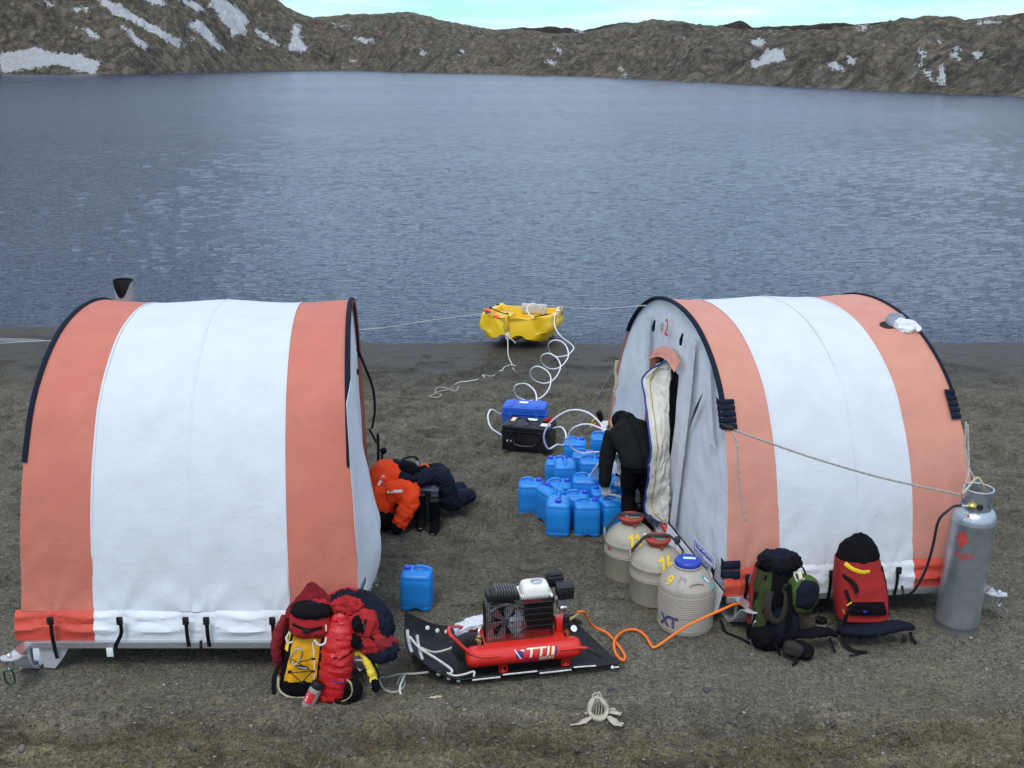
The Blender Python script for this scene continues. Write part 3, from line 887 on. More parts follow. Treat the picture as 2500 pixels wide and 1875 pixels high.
def hills(name, cols, rows, near, crest, amp, mat, back=0.35, smooth_snow=True, f_pow=0.85, base_z=LAKE_Z):
    """ground rising from a shoreline (near: bearing -> distance) to a crest (bearing -> distance, height)"""
    n = len(cols)
    tt = np.concatenate([np.linspace(0, 1, rows) ** 1.35, 1 + np.linspace(0.02, back, 6)])
    az = np.array([azim(p) for p in cols])
    d0 = np.array([near(p) for p in cols]); d1 = np.array([crest(p)[0] for p in cols]); h1 = np.array([crest(p)[1] for p in cols])
    T = tt[:, None]
    D = d0[None] + (d1 - d0)[None] * T
    X = az[None] * D; Y = D + 0 * X
    prof = np.where(T <= 1, np.clip(T, 0, 1) ** f_pow, 1 - (T - 1) * 1.2)
    Z = base_z - 0.4 + (h1[None] - base_z + 0.4) * prof
    sc = amp
    rr = lambda a, b, o, s: 1 - np.abs(2 * fbm(a, b, o, s, 0.55) - 1) * 2
    loc = np.clip((h1 - base_z) / 34.0, 0.42, 1.0)[None]
    ns = (fbm(X / 42 / sc, Y / 42 / sc, 3, 5) - 0.5) * 12 * loc * np.clip(1.05 - T, 0.05, 1) + rr(X / 15 / sc, Y / 24 / sc, 4, 8) * 3.8 + rr(az[None] * d0[None] / 7.5 / sc + 0.25 * T * 9 + 2 * fbm(X / 20, Y / 20, 2, 3), D / 38 / sc, 3, 21) * 1.9 * np.clip(1.1 - T, 0.1, 1) * 1.2 + (fbm(X / 5.0 / sc, Y / 5.0 / sc, 4, 12, 0.6) - 0.5) * 4.8 + rr(X / 2.2 / sc, Y / 2.8 / sc, 2, 16) * 0.28
    fade = np.clip(T * 9, 0.03, 1) * (1 - 0.80 * np.clip((T - 0.70) / 0.28, 0, 1))
    Z = Z + (ns - 0.5) * sc * fade * (0.55 + 0.45 * loc)
    Z = np.maximum(Z, base_z - 0.4 + 0 * Z)
    co = np.stack([X, Y, Z], -1)
    m = len(tt)
    idx = np.arange(m * n).reshape(m, n)
    q = np.stack([idx[:-1, :-1], idx[:-1, 1:], idx[1:, 1:], idx[1:, :-1]], -1).reshape(-1, 4)
    me = bpy.data.meshes.new(name)
    me.vertices.add(m * n); me.vertices.foreach_set('co', co.reshape(-1).astype(np.float32))
    me.loops.add(q.size); me.loops.foreach_set('vertex_index', q.astype(np.int32).ravel())
    me.polygons.add(len(q)); me.polygons.foreach_set('loop_start', np.arange(0, q.size, 4, dtype=np.int32))
    me.update(calc_edges=True)
    me.polygons.foreach_set('use_smooth', np.ones(len(q), dtype=bool))
    px = 1250 + X / Y * FOC / COSP
    py = HZ - (Z - CH) / Y * FOC / COSP ** 2
    s = np.zeros(px.shape)
    jx = px + 5 * (fbm(X / 3, Y / 3, 2, 61) - 0.5) * 2; jy = py + 4 * (fbm(X / 3, Y / 3, 2, 67) - 0.5) * 2
    for kx, ky in ((0, 0), (6, 0), (-6, 0), (0, 4), (0, -4), (9, 5), (-9, -5), (4, -6), (-4, 6)):
        q1 = np.zeros(px.shape)
        for p in SNOW: q1 = np.maximum(q1, in_poly(jx + kx, jy + ky, p).astype(float))
        s += q1 / 9.0
    at = me.attributes.new('snow', 'FLOAT', 'POINT'); at.data.foreach_set('value', s.reshape(-1).astype(np.float32))
    me.materials.append(mat)
    o = bpy.data.objects.new(name, me); COL.objects.link(o)
    return struct(o)
def near_shore(p): return shore_d(float(np.interp(p, S_PX, S_PY)))
def near_crest(p):
    d = near_shore(p)
    d2 = d + float(np.interp(p, [-900, 500, 760, 1000, 1700, 2500, 3200], [120, 130, 150, 150, 110, 75, 60]))
    return d2, CH + rise(float(np.interp(p, C_PX, C_PY))) * d2
hm = rock_mat('hill_rock', (0.150, 0.131, 0.103), (0.102, 0.094, 0.084), (0.188, 0.163, 0.124), 1.0)
hills('hill', np.linspace(-800, 3100, 1400), 180, near_shore, near_crest, 1.0, hm)
D_PX = [-900, 1150, 1230, 1270, 1340, 1380, 1420, 1480, 1521, 1545, 1600, 1740, 1775, 1798, 1812, 1832, 1920, 2030, 2080, 2130, 2190, 2256, 2300, 2400, 3200]
D_PY = [110, 105, 74, 70, 66, 70, 77, 64, 57, 60, 80, 70, 60, 53, 56, 67, 66, 58, 61, 58, 52, 41, 46, 70, 100]
dm = rock_mat('distant_rock', (0.050, 0.036, 0.033), (0.034, 0.026, 0.026), (0.060, 0.045, 0.040), 0.4)
hills('distant_ridge', np.linspace(1000, 2600, 500), 40, lambda p: 560.0, lambda p: (700.0, CH + rise(float(np.interp(p, D_PX, D_PY))) * 700.0), 1.1, dm)
# ================================================================== sled-mounted shelters
def part(name, vf, m, root, parent=None, **kw):
    """child mesh given in world coordinates"""
    l = root.location
    return mesh_obj(name, ([(v[0] - l[0], v[1] - l[1], v[2] - l[2]) for v in vf[0]], vf[1]), m, parent or root, **kw)

_half = [(1.83, 0.22), (1.79, 0.45), (1.74, 0.69), (1.68, 1.0), (1.585, 1.3), (1.45, 1.57), (1.23, 1.88), (0.90, 2.12), (0.50, 2.275), (0.0, 2.33)]
_full = [(1.83 - w, z) for w, z in _half] + [(1.83 + w, z) for w, z in reversed(_half[:-1])]
_pf = spline([(v / 3.66, z, 0) for v, z in _full], 8)
_acc = [0.0]
for _a, _b in zip(_pf, _pf[1:]):
    _acc.append(_acc[-1] + math.hypot((_b.x - _a.x) * 3.66, _b.y - _a.y))
_len = _acc[-1]
PV = np.array([p.x for p in _pf]); PZ = np.array([p.y for p in _pf]); PS = np.array(_acc) / _len
def s_at_z(z):      # near-side arc position at height z
    k = len(PZ) // 2
    return float(np.interp(z, PZ[:k], PS[:k]))

class Tent:
    def __init__(s, NL, NR, FL, FR, lean, top, hoops, sag):
        s.c = [Vector((*p, 0)) for p in (NL, NR, FL, FR)]
        s.pins = []
        s.lean, s.k, s.hoops, s.sag = lean, (top - 0.22) / (2.33 - 0.22), hoops, sag
        s.ev = ((s.c[2] - s.c[0]) + (s.c[3] - s.c[1])).normalized()
        s.eu = (s.c[1] - s.c[0]).normalized()
    def P(s, u, v, z):
        h = z - 0.22
        ue = u + s.lean[0] * h * max(0.0, 1 - u / 0.3) - s.lean[1] * h * max(0.0, 1 - (1 - u) / 0.3)
        p = s.c[0] * (1 - ue) * (1 - v) + s.c[1] * ue * (1 - v) + s.c[2] * (1 - ue) * v + s.c[3] * ue * v
        return Vector((p.x, p.y, z))
    def arc(s, u, t, off=0.0):
        v = float(np.interp(t, PS, PV)); z = float(np.interp(t, PS, PZ))
        e = 0.006
        dv = (float(np.interp(min(t + e, 1), PS, PV)) - float(np.interp(max(t - e, 0), PS, PV))) * 3.66
        dz = float(np.interp(min(t + e, 1), PS, PZ)) - float(np.interp(max(t - e, 0), PS, PZ))
        l = math.hypot(dv, dz) or 1
        n = s.ev * (-dz / l) + Vector((0, 0, dv / l))
        z = 0.22 + (z - 0.22) * s.k
        # cloth sags between the hoops, most on the roof
        h = s.hoops
        for a, b in zip(h, h[1:]):
            if a <= u <= b:
                f = math.sin(math.pi * (u - a) / (b - a)) ** 1.5
                off -= s.sag * f * (0.35 + 0.65 * max(0, min(1, (z - 0.9) / 1.2)))
        return s.P(u, v, z) + n * off
    def archz(s, v):
        return 0.22 + (float(np.interp(v, PV, PZ)) - 0.22) * s.k

def canopy_panel(T, u0, u1, seed, lift=0.0, tmin=None, nu=40, nv=120):
    t0 = s_at_z(0.47) if tmin is None else tmin
    def fn(a, b):
        u, t = u0 + (u1 - u0) * a, t0 + (1 - t0) * b
        w = 0.0
        low = max(0.0, 1 - (t - t0) / 0.22)
        q = Vector((u * 9 + seed, t * 26 - u * 6, seed * 3.1))
        w += 0.012 * low * (1 - 2 * abs(mn.noise(q))) * 0.6
        w += 0.004 * mn.noise(Vector((u * 5, t * 9, seed)))
        z = float(np.interp(t, PS, PZ)); L = (T.c[1] - T.c[0]).length
        if t < 0.4:
            for q_ in T.pins:
                dx, dz = (u - q_) * L, z - 0.44
                ds = math.hypot(dx, dz)
                w += 0.0065 * math.sin(math.atan2(dx, dz) * 6.5 + q_ * 40) * math.exp(-(ds / 0.42) ** 2) * min(1, ds / 0.08)
            # slack creases running up from the corners
            w += 0.007 * max(0, 1 - z / 1.5) * (1 - 2.4 * abs(mn.noise(Vector((u * L * 2.3 + z * 1.6 * (1 if u > 0.5 else -1) + seed, z * 0.7, seed)))))
        return T.arc(u, t, w + lift)
    return grid(fn, nu, nv)

def skirt_panel(T, u0, u1, straps, seed, nu=60, nv=14):
    """gathered lower band of cloth, pinched in at each strap"""
    L = (T.c[1] - T.c[0]).length
    t0 = s_at_z(0.475)
    def fn(a, b):
        u = u0 + (u1 - u0) * a
        z = 0.492 - 0.232 * b
        pin = min([abs(u - q) * L for q in straps] + [9])
        loose = 1 - math.exp(-(pin / 0.11) ** 2)
        belly = math.sin(math.pi * min(1, b * 1.02)) ** 0.7
        fold = math.sin(b * 13 + 2.0 * mn.noise(Vector((u * L * 3.2, seed, 0)))) * 0.012 * loose
        fold += 0.007 * (1 - 2.4 * abs(mn.noise(Vector((u * L * 4 + b * 2, b * 6, seed))))) + 0.003 * (1 - 2.4 * abs(mn.noise(Vector((u * L * 11 - b * 4, b * 9, seed + 4)))))
        fold += 0.005 * math.sin(u * L * 70) * math.exp(-(pin / 0.07) ** 2)
        o = 0.004 + (0.004 + 0.017 * loose) * belly + fold * belly
        v = interp(PZ[:30], PV[:30], z)
        p = T.P(u, 0, z)
        return p + T.ev * (0.047 * (1 - b) ** 1.5 - o * min(1, 6 * b + 0.15))
    return grid(fn, nu, nv)

def ribbon(T, u, t0, t1, r, off, n=70, flat=0.55):
    pts = [T.arc(u, t0 + (t1 - t0) * i / n, off) for i in range(n + 1)]
    C = pts
    V, F = [], []
    seg = 10
    for i, c in enumerate(C):
        a = C[max(i - 1, 0)]; b = C[min(i + 1, n)]
        t = (b - a).normalized()
        side = T.eu
        side = (side - t * side.dot(t)).normalized()
        nn = t.cross(side)
        for k in range(seg):
            an = 2 * math.pi * k / seg
            V.append(tuple(c + side * r * math.cos(an) + nn * r * flat * math.sin(an)))
    for i in range(n):
        for k in range(seg):
            l = (k + 1) % seg
            F.append((i * seg + k, i * seg + l, (i + 1) * seg + l, (i + 1) * seg + k))
    F.append(tuple(range(seg - 1, -1, -1))); F.append(tuple(range(n * seg, (n + 1) * seg)))
    return V, F

def strap(T, root, u, z0, z1, slant=0.0, tail=0.0):
    """black webbing strap with a side-release buckle, down the skirt to the rail"""
    p0, p1 = T.P(u, 0, z0) - T.ev * 0.045, T.P(u, 0, z1) - T.ev * 0.035
    pm = (p0 + p1) / 2 - T.ev * 0.012
    p1 = p1 + T.eu * slant
    st = part('strap', tube([p0, pm, p1] + ([p1 + Vector((0.02, 0, -tail)) - T.ev * 0.02] if tail else []), 0.0145, seg=8, flat=0.16, up=T.ev, n=5), 'black_web', root)
    b = xf(box((0, 0, 0), (0.046, 0.026, 0.062), 0.006), Matrix.Translation(p0 - T.ev * 0.012 + Vector((0, 0, -0.015))) @ Matrix.Rotation(math.atan2(T.eu.y, T.eu.x), 4, 'Z'))
    part('buckle', b, 'black_plastic', root, st)

def runner(T, root, base, tip=0.36, ev=None):
    """aluminium sled runner with turned-up ends, strut, post and shackle"""
    ev, eu = ev or T.ev, T.eu
    prof = [(-tip, 0.300), (-tip + 0.10, 0.275), (-tip + 0.18, 0.225), (-0.08, 0.10), (0.04, 0.028), (0.2, 0.012), (1.8, 0.008), (3.45, 0.012), (3.62, 0.03), (3.78, 0.12), (3.92, 0.27), (4.00, 0.37), (4.06, 0.43)]
    C = spline([(a, z, 0) for a, z in prof], 6)
    w = 0.075
    n = len(C) - 1
    def fn(a, b):
        c = C[int(round(b * n))]
        ww = w
        k = b * n
        if k < 3: ww = w * (0.55 + 0.45 * k / 3)
        if n - k < 3: ww = w * (0.55 + 0.45 * (n - k) / 3)
        return base + ev * c.x + eu * (a - 0.5) * 2 * ww + Vector((0, 0, c.y))
    rn = part('runner', grid(fn, 4, n, 0.012), 'pale_metal', root, ang=25)
    rot = Matrix.Rotation(math.atan2(eu.y, eu.x), 4, 'Z')
    # square strut from the frame to the tip
    a, b = base + ev * 0.10 + Vector((0, 0, 0.205)), base - ev * (tip - 0.13) + Vector((0, 0, 0.262))
    part('strut', tube([a, b], 0.042, seg=4, smooth=False, up=(0.0, 0.0, 1.0)), 'aluminium', root, ang=20)
    part('post', join(tube([base + ev * 0.06 + Vector((0, 0, 0.03)), base + ev * 0.06 + Vector((0, 0, 0.24))], 0.022, 10, n=1), xf(lathe([(0.05, 0), (0.05, 0.012), (0.022, 0.03)], 14), Matrix.Translation(base + ev * 0.06 + Vector((0, 0, 0.022))))), 'aluminium', root)
    t = base - ev * (tip - 0.045) + Vector((0, 0, 0.29))
    blt = xf(lathe([(0.020, -0.035), (0.020, -0.012), (0.010, -0.012), (0.010, 0.012), (0.018, 0.012), (0.018, 0.026), (0.008, 0.034)], 8), Matrix.Translation(t))
    part('bolt', blt, 'steel', root, rn)
    q = t - ev * 0.012
    part('shackle', tube([q + eu * 0.022 + Vector((0, 0, -0.02)), q + eu * 0.024 + Vector((0, 0, -0.07)), q + Vector((0, 0, -0.10)), q - eu * 0.024 + Vector((0, 0, -0.07)), q - eu * 0.022 + Vector((0, 0, -0.02))], 0.0085, 8), 'steel', root, rn)
    e = base + ev * 4.02 + Vector((0, 0, 0.41))
    for dz in (-0.03, 0.035):
        part('rivet', xf(lathe([(0.018, 0), (0.018, 0.006), (0.010, 0.013)], 10), Matrix.Translation(base + ev * (3.965 + dz * 0.6) + Vector((0, 0, 0.345 + dz))) @ Matrix.Rotation(R(60), 4, 'X')), 'cast_grey', root, rn)
    return rn

def frame(T, root, gap=None):
    """floor frame: rail along the near edge, floor deck, cross members"""
    for a, b in ((0.0, gap or 1.0), (gap, 1.0)) if gap else ((0.0, 1.0),):
        pa, pb = T.P(a + 0.004, 0, 0.2), T.P(b - 0.004, 0, 0.2)
        V, F = box((0, 0, 0), ((pb - pa).length, 0.04, 0.055), 0.004)
        M = Matrix.Translation((pa + pb) / 2 + Vector((0, 0, 0.035)) - T.ev * 0.012) @ Matrix.Rotation(math.atan2(T.eu.y, T.eu.x), 4, 'Z')
        rl = part('rail', xf((V, F), M), 'aluminium', root, ang=20)
        for k in range(1, 6):
            p = pa.lerp(pb, k / 6) + Vector((0, 0, 0.035)) - T.ev * 0.033
            part('rivet', xf(lathe([(0.006, 0), (0.006, 0.002), (0.003, 0.004)], 8), Matrix.Translation(p) @ Matrix.Rotation(R(90), 4, 'X')), 'steel', root, rl)
    def deck(a, b): return T.P(0.01 + 0.98 * a, 0.012 + 0.976 * b, 0.262)
    part('floor_deck', grid(deck, 2, 2, 0.05), 'black_plastic', root)

def end_wall(T, root, u, m, hole=None, nv=64, nz=44, name='end_wall', bulge=0.0):
    """cloth end wall filling the arch; hole = (v0, v1, z0, z1) left open for a door"""
    V, F = [], []
    for j in range(nz + 1):
        for i in range(nv + 1):
            v = i / nv
            zt = T.archz(v)
            z = 0.24 + (zt - 0.24) * j / nz
            p = T.P(u, v, z)
            w = 0.012 * mn.noise(Vector((v * 14, z * 2.0, 4 + u))) + 0.008 * (1 - 2 * abs(mn.noise(Vector((v * 22, z * 3.0, 9)))))
            d = -1 if u < 0.5 else 1
            w *= min(1, 8 * min(j, nz - j) / nz) * min(1, 10 * v * (1 - v) + 0.05)
            bl = bulge * math.sin(math.pi * min(1, max(0, j / nz))) * math.sin(math.pi * v)
            p = p + T.eu * d * (w + bl - 0.012)
            V.append(tuple(p))
    for j in range(nz):
        for i in range(nv):
            if hole:
                v, z = (i + 0.5) / nv, V[j * (nv + 1) + i][2]
                if hole[0] < v < hole[1] and hole[2] < z < hole[3] - 2.2 * max(0, abs(v - (hole[0] + hole[1]) / 2) - 0.06) : continue
            F.append((j * (nv + 1) + i, j * (nv + 1) + i + 1, (j + 1) * (nv + 1) + i + 1, (j + 1) * (nv + 1) + i))
    return part(name, (V, F), m, root, ang=60)

# ------------------------------------------------------------------ left shelter
TA = Tent((-3.72, 7.335), (-1.15, 7.335), (-3.80, 11.0), (-1.56, 11.0), (0.012, 0.004), 2.45, [0, 0.49, 1.0], 0.030)
shelterA = thing('sled_shelter', 'left orange and white arched shelter on a sled, vent sleeve behind its roof', 'shelter', (-2.46, 7.335, 0), group='arched shelters on sleds')
LA = 2.57
b1, b2, bm_ = 0.216, 0.792, 0.51
strA = [(x + 3.72) / LA for x in (-3.47, -2.945, -2.45, -2.295, -1.80)]
TA.pins = strA
part('canopy_panel', canopy_panel(TA, 0.0, b1, 1), 'orange_canvas', shelterA)
part('canopy_panel', canopy_panel(TA, b1, bm_, 2), 'white_canvas', shelterA)
part('canopy_panel', canopy_panel(TA, bm_ - 0.004, b2, 3, 0.003), 'white_canvas', shelterA)
part('canopy_panel', canopy_panel(TA, b2, 1.0, 4), 'orange_canvas', shelterA)
part('skirt', skirt_panel(TA, -0.018, b1, strA, 1), 'red_canvas', shelterA)
part('skirt', skirt_panel(TA, b1, b2, strA, 2, nu=110), 'white_skirt', shelterA)
part('skirt', skirt_panel(TA, b2, 1.0, strA, 3), 'red_canvas', shelterA)
tA = s_at_z(1.50)
part('edge_band', ribbon(TA, 0.003, tA, 1 - tA, 0.022, 0.008), 'navy_band', shelterA)
part('edge_band', ribbon(TA, 0.990, tA - 0.005, 1 - tA, 0.022, 0.010), 'navy_band', shelterA)
for i, u in enumerate(strA):
    strap(TA, shelterA, u, 0.47, 0.225, slant=(-0.06 if i == 1 else 0), tail=(0.09 if i in (0, 1) else 0))
frame(TA, shelterA, 0.53)
part('tag', box((-3.05, 7.298, 0.178), (0.05, 0.004, 0.075), 0.001), 'print_white', shelterA)
part('corner_gusset', ([(-3.60, 7.33, 0.22), (-3.36, 7.33, 0.22), (-3.44, 7.33, 0.09), (-3.50, 7.33, 0.02), (-3.58, 7.33, 0.03), (-3.60, 7.33, 0.14),
                        (-3.60, 7.345, 0.22), (-3.36, 7.345, 0.22), (-3.44, 7.345, 0.09), (-3.50, 7.345, 0.02), (-3.58, 7.345, 0.03), (-3.60, 7.345, 0.14)],
                       [(0, 5, 4, 3, 2, 1), (6, 7, 8, 9, 10, 11)] + [(i, (i + 1) % 6, 6 + (i + 1) % 6, 6 + i) for i in range(6)]), 'pale_metal', shelterA, smooth=False)
runner(TA, shelterA, Vector((-3.70, 7.33, 0)), 0.34)
runner(TA, shelterA, Vector((-1.165, 7.33, 0)), 0.34, Vector((-0.165, 1, 0)).normalized())
ewA = end_wall(TA, shelterA, 0.985, 'grey_canvas', bulge=0.02)
end_wall(TA, shelterA, 0.015, 'grey_canvas')
# door cloth hanging loose off the near half of the end wall
def flapA(a, b):
    z = 2.10 - 1.66 * b
    prof = math.sin(math.pi / 2 * min(1.0, a * 1.7)) * (1 - 0.25 * max(0, a - 0.6))
    out = (0.012 + 0.225 * b ** 1.5) * prof + 0.022 * math.sin(a * 11 + b * 2.5) * b
    if b > 0.80: out *= 1 - 0.5 * ((b - 0.80) / 0.2) ** 1.5
    p = TA.P(0.994, 0.035 + 0.30 * a, z)
    w = 0.03 * mn.noise(Vector((a * 4, b * 4, 3))) * b
    return (p.x + out + w, p.y, z)
fa = part('door_flap', grid(flapA, 26, 40, 0.004), 'grey_canvas', shelterA)
rnd = random.Random(5)
fr = []
for k in range(26):
    a = 0.25 + 0.7 * k / 26
    p = Vector(flapA(a, 1.0))
    fr.append(tube([p, p + Vector((rnd.uniform(-.008, .008), rnd.uniform(-.01, .01), -rnd.uniform(0.02, 0.05)))], 0.0014, 4, n=1))
struct(part('frayed_hem', join(*fr), 'grey_canvas', shelterA, fa), 'stuff')
def lowA(a, b):
    z = 0.62 - 0.40 * b
    p = TA.P(0.995, 0.0 + 0.16 * a, z)
    return (p.x + 0.02 + 0.05 * math.sin(math.pi * a) * (1 - b * 0.3) + 0.02 * mn.noise(Vector((a * 4, b * 5, 1))), p.y, z)
part('wall_skirt', grid(lowA, 10, 10, 0.003), 'white_skirt', shelterA)
part('door_cord', tube([TA.P(1, 0.66, 1.90), TA.P(1.02, 0.70, 1.72), TA.P(1.05, 0.74, 1.45), TA.P(1.055, 0.76, 1.2), TA.P(1.04, 0.74, 1.02)], 0.012, 6), 'black_web', shelterA)
part('toggle', box(tuple(TA.P(1.012, 0.42, 1.94)), (0.02, 0.03, 0.05), 0.006), 'black_plastic', shelterA)
# open fabric flue sleeve standing behind the ridge
def sleeve(a, b):
    an = 2 * math.pi * a
    r = 0.088 - 0.012 * b
    notch = 0.15 * max(0, math.cos(an + math.pi / 2 + 0.15)) ** 3 * b
    z = 2.22 + 0.325 * b - notch
    return (-3.565 + r * math.cos(an) * (1 + 0.12 * b), 9.80 + r * 0.8 * math.sin(an), z)
sl = part('vent_sleeve', grid(sleeve, 40, 8, 0.0), 'grey_rag', shelterA)
part('sleeve_inside', grid(lambda a, b: (lambda p: (-3.565 + (p[0] + 3.565) * 0.9, 9.80 + (p[1] - 9.8) * 0.9, p[2] - 0.006))(sleeve(1 - a, b)), 40, 8), 'dark_inside', shelterA, sl)  # inner wall coloured dark for the shade down the sleeve
part('sleeve_hem', tube([sleeve(k / 40, 1.0) for k in range(40)], 0.009, 6, closed=True, smooth=False), 'black_web', shelterA, sl)

# ------------------------------------------------------------------ right shelter
TB = Tent((1.749, 8.04), (3.90, 8.262), (1.051, 11.637), (3.20, 11.86), (0.024, 0.020), 2.31, [0, 0.5, 1.0], 0.022)
shelterB = thing('sled_shelter', 'right orange and white arched shelter on a sled, red number 2 above its open door', 'shelter', (2.67, 8.14, 0), group='arched shelters on sleds')
LB = 2.16
b1, b2 = 0.213, 0.745
strB = [0.07, 0.40, 0.665]
TB.pins = strB
part('canopy_panel', canopy_panel(TB, 0.0, b1, 11), 'faded_canvas', shelterB)
part('canopy_panel', canopy_panel(TB, b1, 0.53, 12), 'white_canvas', shelterB)
part('canopy_panel', canopy_panel(TB, 0.526, b2, 13, 0.003), 'white_canvas', shelterB)
part('canopy_panel', canopy_panel(TB, b2, 1.0, 14), 'faded_canvas', shelterB)
part('skirt', skirt_panel(TB, -0.01, b1, strB, 11), 'red_canvas', shelterB)
part('skirt', skirt_panel(TB, b1, b2, strB, 12, nu=90), 'white_skirt', shelterB)
part('skirt', skirt_panel(TB, b2, 1.0, strB, 13), 'red_canvas', shelterB)
for i, u in enumerate(strB):
    strap(TB, shelterB, u, 0.46, 0.21, tail=0.05 if i == 0 else 0)
tB = s_at_z(1.74)
part('edge_band', ribbon(TB, 0.004, tB, 1 - tB, 0.025, 0.008, flat=0.7), 'navy_band', shelterB)
part('edge_band', ribbon(TB, 0.996, tB, 1 - tB, 0.015, 0.010), 'navy_band', shelterB)
frame(TB, shelterB)
runner(TB, shelterB, Vector((1.875, 8.05, 0)), 0.36)
runner(TB, shelterB, Vector((3.93, 8.33, 0)), 0.36)
def EB(v, z, off=0.0): return TB.P(0.0, v, z) - TB.eu * (off + 0.010)
ew = end_wall(TB, shelterB, 0.008, 'grey_canvas', hole=(0.44, 0.645, 0.2, 1.74), nv=80)
end_wall(TB, shelterB, 0.99, 'grey_canvas')
def wsk(a, b):
    v = 0.0 + 0.43 * a
    z = 0.30 - (0.20 + 0.05 * mn.noise(Vector((a * 5, 3, 1)))) * b
    return EB(v, z, 0.012 + 0.045 * b + 0.012 * math.sin(a * 40 + 3 * mn.noise(Vector((a * 6, b, 2)))) * b)
part('wall_skirt', grid(wsk, 70, 8, 0.003), 'white_skirt', shelterB)
part('wall_skirt', grid(lambda a, b: EB(0.65 + 0.34 * a, 0.30 - 0.2 * b, 0.012 + 0.03 * b), 20, 4, 0.003), 'white_skirt', shelterB)
# quilted door folded outwards, blue piping on its free edge
HIN = [(0.480, 1.80), (0.452, 1.36), (0.420, 0.98), (0.395, 0.62), (0.380, 0.30)]
FRE = [(0.470, 1.80, 0.05), (0.53, 1.60, 0.17), (0.505, 1.45, 0.19), (0.402, 1.09, 0.21), (0.404, 0.88, 0.20), (0.416, 0.66, 0.19), (0.445, 0.36, 0.16), (0.408, 0.30, 0.09), (0.380, 0.30, 0.02)]
hc = spline([(v, z, 0.0) for v, z in HIN], 10)
fc = spline(FRE, 8)
def dflap(a, b):
    h = hc[min(int(round(b * (len(hc) - 1))), len(hc) - 1)]; f = fc[min(int(round(b * (len(fc) - 1))), len(fc) - 1)]
    k = a
    puff = 0.022 * math.sin(math.pi * a) * math.sin(math.pi * b)
    v = h.x + (f.x - h.x) * k - puff * 0.8; z = h.y + (f.y - h.y) * k; o = 0.012 + (f.z - 0.0) * k
    o += 0.014 * mn.noise(Vector((a * 3, b * 9, 6)))
    return EB(v - 0.006 * abs(mn.noise(Vector((a * 4, b * 14, 2)))) * 2, z, o)
df = part('door_flap', grid(dflap, 18, 64, 0.018), 'quilt', shelterB)
part('piping', tube([dflap(1.0, i / 60) for i in range(61)], 0.011, 6, smooth=False), 'edge_blue', shelterB, df)
part('seam_tape', tube([Vector(dflap(0.74, i / 60)) - TB.ev * 0.006 for i in range(3, 58)], 0.010, 6, smooth=False, flat=0.5), 'seam_tan', shelterB, df)
part('red_edging', tube([EB(0.40, 0.33, 0.05), EB(0.385, 0.26, 0.03), EB(0.372, 0.20, 0.02)], [0.03, 0.035, 0.01], 6), 'red_canvas', shelterB, ew)
def hood(a, b):
    v = 0.60 - 0.205 * a
    z = 1.70 + 0.20 * math.sin(math.pi * (0.10 + a * 0.62)) - 0.10 * b + 0.0
    return EB(v, z + 0.01, 0.02 + 0.05 * b + 0.012 * mn.noise(Vector((a * 6, b * 3, 1))))
part('door_hood', grid(hood, 20, 6, 0.004), 'faded_canvas', shelterB, ew)
part('door_reveal', grid(lambda a, b: EB(0.640 + 0.012 * a, 0.3 + 1.42 * b, -0.12 * a), 2, 10, 0.004), 'faded_canvas', shelterB, ew)
def strip(pts, w, off=0.012, n=10, seed=0):
    c = spline([(v, z, 0) for v, z in pts], n)
    def fn(a, b):
        p = c[int(round(b * (len(c) - 1)))]
        return EB(p.x + (a - 0.5) * w, p.y, off + 0.006 * mn.noise(Vector((a * 3 + seed, b * 30, seed))))
    return grid(fn, 6, len(c) - 1)
part('tape_strip', strip([(0.335, 2.13), (0.333, 1.86), (0.331, 1.63), (0.336, 1.08), (0.345, 0.33)], 0.040, seed=1), 'tape', shelterB, ew)
part('tape_strip', strip([(0.228, 1.98), (0.19, 1.66), (0.150, 1.38)], 0.032, seed=2), 'tape', shelterB, ew)
part('tape_strip', strip([(0.674, 2.06), (0.668, 1.85), (0.661, 1.60)], 0.030, seed=3), 'tape', shelterB, ew)
part('tear', ([tuple(EB(0.232, 1.76, 0.016)), tuple(EB(0.262, 1.55, 0.016)), tuple(EB(0.306, 1.31, 0.016)), tuple(EB(0.276, 1.56, 0.016)), tuple(EB(0.247, 1.70, 0.016))], [(0, 1, 2, 3, 4)]), 'dark_inside', shelterB, ew)  # dark sheet over the wall, painting the shade behind the slit
for v, z in ((0.613, 2.0), (0.401, 2.06)):
    part('toggle', tube([EB(v, z + 0.06, 0.02), EB(v, z, 0.03), EB(v + 0.003, z - 0.05, 0.025)], [0.008, 0.016, 0.012], 6), 'black_web', shelterB, ew)
nx = -TB.ev
def wall_text(s, v, z, size, m, name, off=0.016, shear=0.0, lines=False, tilt=0.0, sx=1.0, par=None):
    t = text_lines(s, size, shear) if lines else text_shape(s, size, 0.0012, shear=shear, sx=sx)
    up = Vector((0, 0, 1)) + nx * tilt
    part(name, on_plane(t, EB(v, z, off), nx + Vector((0, 0, 1)) * -tilt, up), m, shelterB, par or ew, smooth=False)
wall_text('2', 0.525, 2.06, 0.24, 'print_red', 'painted_number', shear=0.15, sx=0.85)
wall_text('#', 0.558, 2.045, 0.15, 'print_fade', 'painted_sign', shear=0.1)
lc = [EB(0.180, 0.475, 0.028), EB(0.055, 0.505, 0.028), EB(0.050, 0.415, 0.028), EB(0.176, 0.365, 0.028)]
def lbl(a, b, o=0.0): return lc[0].lerp(lc[1], a).lerp(lc[3].lerp(lc[2], a), b) - TB.eu * o
lb = part('maker_label', grid(lambda a, b: lbl(a, b), 2, 2, 0.004), 'print_white', shelterB, ew, smooth=False)
